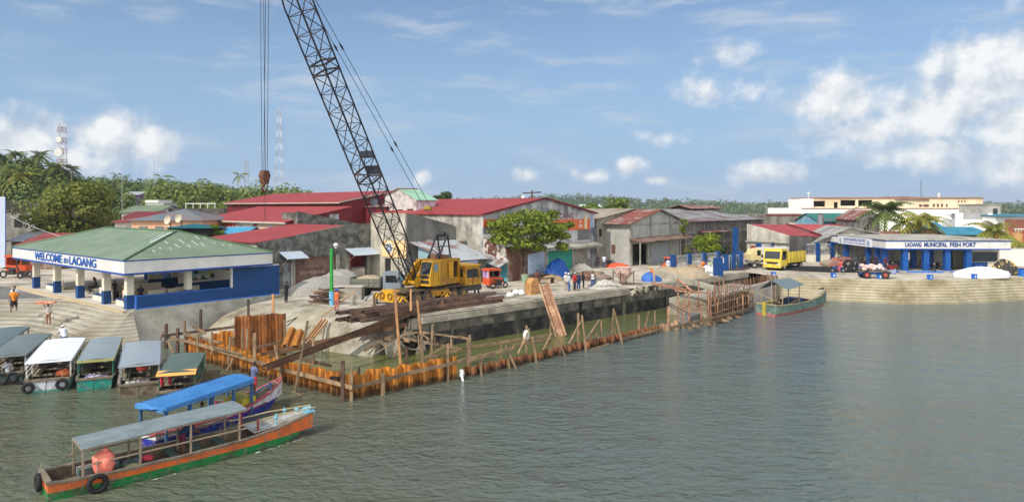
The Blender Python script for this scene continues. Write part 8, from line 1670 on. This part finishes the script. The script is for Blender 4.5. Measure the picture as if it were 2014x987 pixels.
def person(label, loc, rz, pose='stand', shirt=(200, 200, 200), trousers=(50, 55, 70), hat=None, long_s=False, shorts=False, sk=0, vest=None, hgt=1.66, helmet=False, female=False, seed=0, group=None):
    rnd = random.Random(seed + int(abs(loc[0]*7 + loc[1]*13))); k = hgt/1.7; o = thing('person', label, 'person', loc, RAD(rz), group); o.scale = (k, k, k)
    V = Vector; hip = .92; lean = 0.0                                           # faces +y
    L = {}; 
    if pose in ('sit',): hip = .52
    if pose == 'bend': lean = .55
    if pose == 'stoop': lean = .85
    if pose == 'push': lean = .6
    sw = .19 if not female else .17
    def up(x, y, z): a = lean; zz = z - hip; return V((x, y*math.cos(a) + zz*math.sin(a), hip + zz*math.cos(a) - y*math.sin(a)))
    T = .48
    for s in (1, -1):
        h = V((s*.095, 0, hip - .02)); st = rnd.uniform(-.04, .04)
        if pose == 'sit': kn = V((s*.13, .42, hip)); an = V((s*.12, .42, .09))
        elif pose == 'walk': f = .22*s; kn = V((s*.10, f*.7 + .05, .50)); an = V((s*.10, f*1.2 - .02, .09 + .05*(s < 0)))
        elif pose == 'ride': kn = V((s*.16, .30, hip - .22)); an = V((s*.14, .12, hip - .62))
        else: kn = V((s*.11, .02 + st, .50)); an = V((s*.12, st*1.4 - .02, .09))
        L[s] = (h, kn, an)
    if pose == 'push': L[-1] = (L[-1][0], V((-.1, -.12, .5)), V((-.11, -.38, .1)))
    sh = {s: up(s*sw, 0, hip + T) for s in (1, -1)}; A = {}
    for s in (1, -1):
        S = sh[s]
        if pose == 'folded': e = S + V((s*.06, .08, -.27)); w = V((-s*.06, .22, hip + .30))
        elif pose == 'carry': e = S + V((s*.16, .05, .16)); w = V((s*.16, .05, S.z + .42))
        elif pose == 'point' and s == 1: e = S + V((.10, .2, -.12)); w = e + V((.0, .24, .06))
        elif pose in ('push', 'ride'): e = S + V((s*.04, .18, -.2)); w = e + V((-s*.02, .22, -.02 - .08*(pose == 'push')))
        elif pose in ('bend', 'stoop'): e = S + V((s*.05, .10, -.26)); w = e + V((-s*.05, .2, -.12))
        elif pose == 'sit': e = S + V((s*.05, .08, -.26)); w = e + V((-s*.08, .22, -.04))
        elif pose == 'hold': e = S + V((s*.05, .1, -.25)); w = e + V((-s*.05, .22, .05))
        else: e = S + V((s*.06, -.03 + rnd.uniform(-.04, .08), -.28)); w = e + V((s*.0, .05 + rnd.uniform(0, .1), -.24))
        A[s] = (S, e, w)
    neck = up(0, 0, hip + T + .06); hd = up(0, .03, hip + T + .215)
    mb = MB()
    mb.tube([V((0, 0, hip - .06)), up(0, 0, hip + .1), up(0, .01, hip + .28), up(0, .0, hip + T - .04), up(0, 0, hip + T + .03)], [.14, .125, .145, .15, .07], 12)
    mb.tube([sh[1], up(0, 0, hip + T + .01), sh[-1]], [.062, .085, .062], 10); mb.tube([up(0, 0, hip + T), neck, hd], [.06, .055, .055], 10)
    mb.ell(hd, (.078, .095, .115), 14, 10); mb.ell(hd + V((0, .095, -.012)), (.016, .022, .022), 8, 6); mb.ell(hd + V((0, .045, -.075)), (.05, .05, .04), 10, 6)
    for s in (1, -1):
        h, kn, an = L[s]; mb.tube([h, h.lerp(kn, .5), kn, kn.lerp(an, .35), an], [.088, .078, .056, .056, .04], 10); mb.tube([an + V((0, -.06, -.045)), an + V((0, .06, -.05)), an + V((0, .16, -.062))], [.04, .042, .028], 8)
        S, e, w = A[s]; mb.tube([S, S.lerp(e, .5), e, e.lerp(w, .4), w], [.052, .046, .038, .036, .026], 8)
        d = (w - e).normalized(); mb.ell(w + d*.05, (.035, .035, .045), 8, 6); mb.ell(hd + V((s*.08, 0, 0)), (.014, .025, .032), 8, 6)
    me = remesh(mb, .017, 'body', skin[sk])
    fb = MB()                                                                   # fingers rooted in the palms
    for s in (1, -1):
        S, e, w = A[s]; d = (w - e).normalized(); sd_ = d.cross(V((0, 0, 1)));  sd_ = sd_.normalized() if sd_.length > .1 else V((0, 1, 0)); nn = sd_.cross(d).normalized()*-1
        for i, ln in enumerate((.062, .075, .07, .054)): a = w + d*.075 + sd_*(.024 - .016*i); fb.tube([a, a + d*ln*.5 + nn*.008, a + d*ln*.85 + nn*.03], [.0095, .009, .007], 6)
        a = w + d*.03 + sd_*.03*1; fb.tube([a, a + d*.03 + sd_*.022, a + d*.06 + sd_*.02 + nn*.015], [.011, .010, .008], 6)
    bm = bmesh.new(); bm.from_mesh(me); vs = [bm.verts.new(v) for v in fb.v]
    for f in fb.f: bm.faces.new([vs[i] for i in f])
    bm.to_mesh(me); bm.free(); body = add_obj('body', me, o)
    # clothes
    c = MB(); c.tube([up(0, 0, hip - .1), up(0, 0, hip + .1), up(0, .01, hip + .28), up(0, 0, hip + T - .03), up(0, 0, hip + T + .035)], [.165, .148, .165, .17, .085], 12); c.tube([sh[1], up(0, 0, hip + T + .012), sh[-1]], [.075, .1, .075], 10)
    for s in (1, -1):
        S, e, w = A[s]; c.tube([S, S.lerp(e, .5), e, e.lerp(w, .88)] if long_s else [S, S.lerp(e, .4), S.lerp(e, .72)], [.072, .06, .052, .042] if long_s else [.074, .068, .066], 9)
    add_obj('shirt', remesh(c, .021, 'shirt', cloth(shirt)), o)
    c = MB()
    if female and pose == 'robe': pass
    for s in (1, -1):
        h, kn, an = L[s]; end = kn.lerp(an, .05) if shorts else kn.lerp(an, .92); c.tube([h + V((0, 0, .06)), h.lerp(kn, .5), kn, end] if not shorts else [h + V((0, 0, .06)), h.lerp(kn, .5), end], [.112, .096, .078, .066] if not shorts else [.115, .105, .1], 9)
    c.ell((0, 0, hip), (.17, .125, .11), 10, 6); add_obj('trousers', remesh(c, .021, 'trousers', cloth(trousers)), o)
    if vest:
        c = MB(); c.tube([up(0, 0, hip), up(0, .01, hip + .28), up(0, 0, hip + T - .03), up(0, 0, hip + T + .03)], [.172, .185, .185, .10], 12); add_obj('vest', remesh(c, .022, 'vest', cloth(vest)), o)
    c = MB(); n_, m_ = 12, 5; rg = []
    for i in range(m_ + 1): ph = i/m_*math.pi*.56; rg.append([(.088*math.sin(ph)*math.cos(2*math.pi*j/n_), -.012 + .105*math.sin(ph)*math.sin(2*math.pi*j/n_) - .02*(i == m_), .015 + .115*math.cos(ph)) for j in range(n_)])
    c.loft(rg, caps=True)
    if female: c.tube([(0, -.08, .04), (0, -.105, -.08), (0, -.1, -.2)], [.06, .065, .03], 8)
    c.v = [tuple(V(v) + hd) for v in c.v]; c.build('hair', hairm, o, smooth=80)
    if hat:
        c = MB(); r = .115 if helmet else .1; rg = []
        for i in range(m_ + 1): ph = i/m_*math.pi*.5; rg.append([(r*.92*math.sin(ph)*math.cos(2*math.pi*j/n_), r*1.12*math.sin(ph)*math.sin(2*math.pi*j/n_), .05 + r*.95*math.cos(ph)) for j in range(n_)])
        c.loft(rg); c.tube([(-.06, .09, .05), (0, .15 if not helmet else .13, .045), (.06, .09, .05)], .018, 6); c.v = [tuple(V(v) + hd) for v in c.v]; c.build('helmet' if helmet else 'cap', cloth(hat), o, smooth=80)
    for s in (1, -1): e_ = add_obj('eye', EYE, o); e_.location = hd + V((s*.032, .083, .012))
    e_ = add_obj('mouth', MOUTH, o); e_.location = hd + V((0, .088, -.058))
    return o
G = lambda px, py, z=Q: tuple(W(px, py, z))
person('man dressed all in black standing at the right end of the blue pavilion wall', G(563, 594), -30, 'folded', (26, 26, 28), (28, 28, 30), (24, 24, 26), sk=1)
person('man in orange shirt and black shorts at the top of the left steps', G(27, 613, 2.35), 200, 'walk', (222, 130, 40), (34, 34, 40), shorts=True, sk=1, hgt=1.7)
person('man in white shirt and cap just behind the orange shirt on the steps', G(29, 606, 2.4), 205, 'stand', (214, 216, 220), (60, 62, 74), (90, 80, 70), hgt=1.7)
wm = person('woman carrying a flat orange box on her head on the steps', G(95, 637, 1.55), 190, 'carry', (186, 178, 172), (150, 96, 60), female=True, hgt=1.5)
p = G(95, 637, 1.55); mb = MB(); mb.box(-.6, .6, -.35, .35, 0, .12); tag(mb.build('box', M('box_orange', (206,110,70), .7, .15, 4, col2=(226,170,140), amt=.4, sc2=4), None, (p[0] - .15, p[1], 1.55 + 1.5*1.03), rz=.2), 'flat orange box carried on the woman head', 'box')
person('man in white shirt and white cap leaning to push off a boat', G(126, 688, .62), 45, 'push', (214, 220, 232), (80, 86, 110), (230, 230, 228), long_s=True, hgt=1.72)
person('worker in orange vest and blue helmet holding a long plank', G(662, 611), -40, 'hold', (196, 110, 84), (180, 104, 96), (40, 90, 200), helmet=True, vest=(236, 110, 50), hgt=1.62)
a = D(637, 619, 50.6); b = D(702, 570, 53.2); stick(a, b, .12, 'long fresh plank held by the worker in the orange vest', None, wood_l, .05, 'timber_plank')
person('man in dark clothes walking behind the crane driver cab', G(938, 583), 150, 'walk', (40, 40, 44), (32, 32, 36), sk=1)
person('visitor with white helmet and pale striped shirt in the group on the quay', G(1119, 573), 60, 'stand', (190, 194, 192), (62, 96, 150), (232, 232, 230), long_s=True, helmet=True)
person('visitor in red shirt in the middle of the group on the quay', G(1130, 572), -60, 'hold', (170, 30, 40), (40, 38, 44), (190, 190, 190))
person('visitor in navy jacket and jeans in the group on the quay', G(1138, 571), -150, 'stand', (40, 46, 84), (50, 84, 140), None, long_s=True)
person('person in long black clothes at the right of the group', G(1147, 567), -100, 'hold', (24, 24, 26), (28, 28, 30), None, long_s=True, female=True, hgt=1.58)
person('person in cream coat at the far left of the group on the quay', G(1113, 570), 30, 'stand', (206, 198, 184), (170, 160, 150), (226, 226, 224), long_s=True, helmet=True, hgt=1.6)
person('young man in dark jacket with white vest and jeans standing apart on the quay', G(1166, 567), 160, 'folded', (60, 56, 54), (52, 80, 130), (60, 60, 60), vest=(220, 220, 222), hgt=1.64)
person('seated person on the rough bench under the spreading tree', G(1056, 556, Q + .05), 200, 'sit', (96, 60, 46), (60, 50, 50), sk=1)
person('person in dark shirt by the debris near the cement gable', G(1176, 527), 190, 'stand', (60, 50, 60), (50, 50, 60), sk=1)
person('person in white shirt and dark bag near the cement gable', G(1188, 527), 170, 'stand', (196, 206, 220), (70, 80, 100))
person('worker in yellow helmet and orange shirt bending by the blue bundle', G(1287, 556), 60, 'bend', (220, 120, 60), (190, 150, 130), (230, 180, 40), helmet=True)
person('worker in pale blue hood beside the reddish tricycle', G(1314, 536), 180, 'stand', (186, 196, 216), (200, 190, 120), (60, 90, 160), long_s=True, helmet=True)
person('worker in orange vest with dark shirt behind the sand heaps', G(1326, 533), 170, 'stand', (40, 50, 110), (230, 130, 40), (40, 60, 140), vest=(60, 60, 110), helmet=True)
person('worker with blue helmet and orange vest by the mesh fence', G(1381, 537), 200, 'bend', (230, 140, 60), (200, 150, 80), (36, 84, 190), vest=(240, 130, 40), helmet=True)
person('worker with blue helmet and lime vest beside the white sacks', G(1397, 538), 150, 'bend', (170, 180, 170), (70, 80, 70), (36, 84, 190), vest=(190, 220, 60), helmet=True)
p = W(1652, 537, Q + .17); person('cyclist in pink shirt riding the blue bicycle', (p.x + .1, p.y, Q + .1), 85, 'ride', (220, 90, 96), (190, 90, 100), None, hgt=1.6)
for k, (px, py, c, ps, l) in enumerate(((1676, 531, (34, 38, 44), 'sit', 'dark dressed rider sitting on the leftmost fish port motorbike'), (1683, 529, (50, 70, 80), 'stand', 'man in slate shirt standing among the fish port motorbikes'), (1694, 529, (30, 32, 38), 'stand', 'man in black at the second fish port column'), (1701, 528, (86, 84, 80), 'stand', 'man in grey shirt farther inside the fish port'), (1713, 530, (28, 30, 32), 'stand', 'man in black right of the third fish port column'), (1724, 529, (60, 40, 50), 'stand', 'man in dark maroon shirt behind the loaded cart'), (1742, 532, (90, 28, 34), 'stand', 'man in red shirt at the fish port corner column'), (1811, 530, (120, 30, 36), 'sit', 'man in red shirt seated in the fish port hall'))):
    person(l, G(px, py, Q + .16), 150 + 37*k % 180, ps, c, (36, 36, 42), sk=1)
# on the boats
def onb(F, x, y, z): p = F.w(x, y, z); return (p.x, p.y, z)
person('boatman in blue grey shirt and red shorts standing on the striped bow', onb(BF2, 5.9, -.05, .80), -35, 'folded', (96, 104, 140), (176, 56, 62), shorts=True, sk=1, hgt=1.62)
person('boatman in blue shirt stooping under the long grey canopy', onb(BF1, 4.7, .25, .22), -50, 'stoop', (40, 66, 96), (110, 44, 62), shorts=True, sk=1, hgt=1.6)
person('passenger in dark shirt seated under the blue tarpaulin toward its bow', onb(BF2, 2.9, .1, .02), 60, 'sit', (60, 50, 60), (60, 50, 60), sk=1, hgt=1.5); person('passenger in red shirt seated under the blue tarpaulin toward its stern', onb(BF2, 1.9, -.2, .02), -120, 'sit', (150, 50, 60), (50, 50, 60), sk=1, hgt=1.5)
q = on(m2, 1.3, .1, .1); person('man in white shirt sitting in the slate roofed boat', (q.x, q.y, .05), 60, 'sit', (214, 220, 228), (60, 60, 80), sk=1, hgt=1.5)
# in the pavilion
def pp(label, x, y, rz, pose, shirt, tr, **kw): q = PAV.w(x, y); return person(label, (q.x, q.y, FL), rz + math.degrees(PAV.a), pose, shirt, tr, **kw)
pp('man in cream shirt and grey shorts standing at the pavilion corner', -.2, .95, 60, 'stand', (226, 196, 160), (92, 86, 80), hat=(150, 140, 130), shorts=True)
pp('person in bright red dress standing behind the last pavilion column', 1.2, 20.2, 90, 'stand', (196, 40, 44), (170, 40, 44), female=True)
pp('man in blue shirt with backpack sitting on a pavilion bench', 1.9, 16.6, -60, 'sit', (40, 96, 130), (40, 44, 52), sk=1)
pp('man in dark cap and green shirt sitting in the middle of the pavilion', 2.0, 13.0, 80, 'sit', (50, 70, 70), (40, 42, 50), hat=(30, 30, 34), sk=1)
pp('man in grey shirt sitting left of the man in the dark cap', 2.4, 14.4, 60, 'sit', (150, 146, 140), (60, 56, 60), sk=1)
for k, (x, y, c) in enumerate(((1.0, 6.1, (60, 46, 44)), (1.6, 5.4, (110, 60, 50)), (2.4, 4.6, (44, 46, 60)), (1.4, 7.6, (150, 120, 110)))): pp(('man in dark brown shirt standing behind the front corner bench', 'woman in rust top sitting behind the front corner bench', 'man in navy shirt sitting deeper behind the front corner bench', 'woman in dusty pink top sitting on the second bench')[k], x, y, 40 + 60*k, 'stand' if k == 0 else 'sit', c, (50, 48, 54), sk=k % 2)
pp('woman in pale patterned top sitting behind the low blue parapet', 3.6, 3.3, 160, 'sit', (180, 160, 170), (60, 50, 60), female=True); pp('child with dark hair seated close behind the blue parapet', 3.0, 1.2, 100, 'sit', (50, 50, 60), (50, 50, 60), hgt=1.4); pp('person in dark shirt resting near the second parapet column', 5.3, 2.6, 100, 'sit', (60, 60, 66), (40, 40, 44), sk=1)
# ------------------------------------------------------------------ air
mb = MB(); mb.box(-6600, 6600, -90, 7850, -2, 78)
hm = bpy.data.materials.new('haze'); hm.use_nodes = True; t_ = hm.node_tree; t_.nodes.clear(); n_ = NT(t_)
pv_ = n_('ShaderNodeVolumePrincipled'); pv_.inputs['Color'].default_value = (.80, .88, 1.0, 1); pv_.inputs['Density'].default_value = .00019; pv_.inputs['Anisotropy'].default_value = .1
n_('ShaderNodeOutputMaterial', {1: pv_.outputs[0]})
tag(mb.build('haze', hm), 'thin pale blue haze in the air', 'haze', kind='stuff')
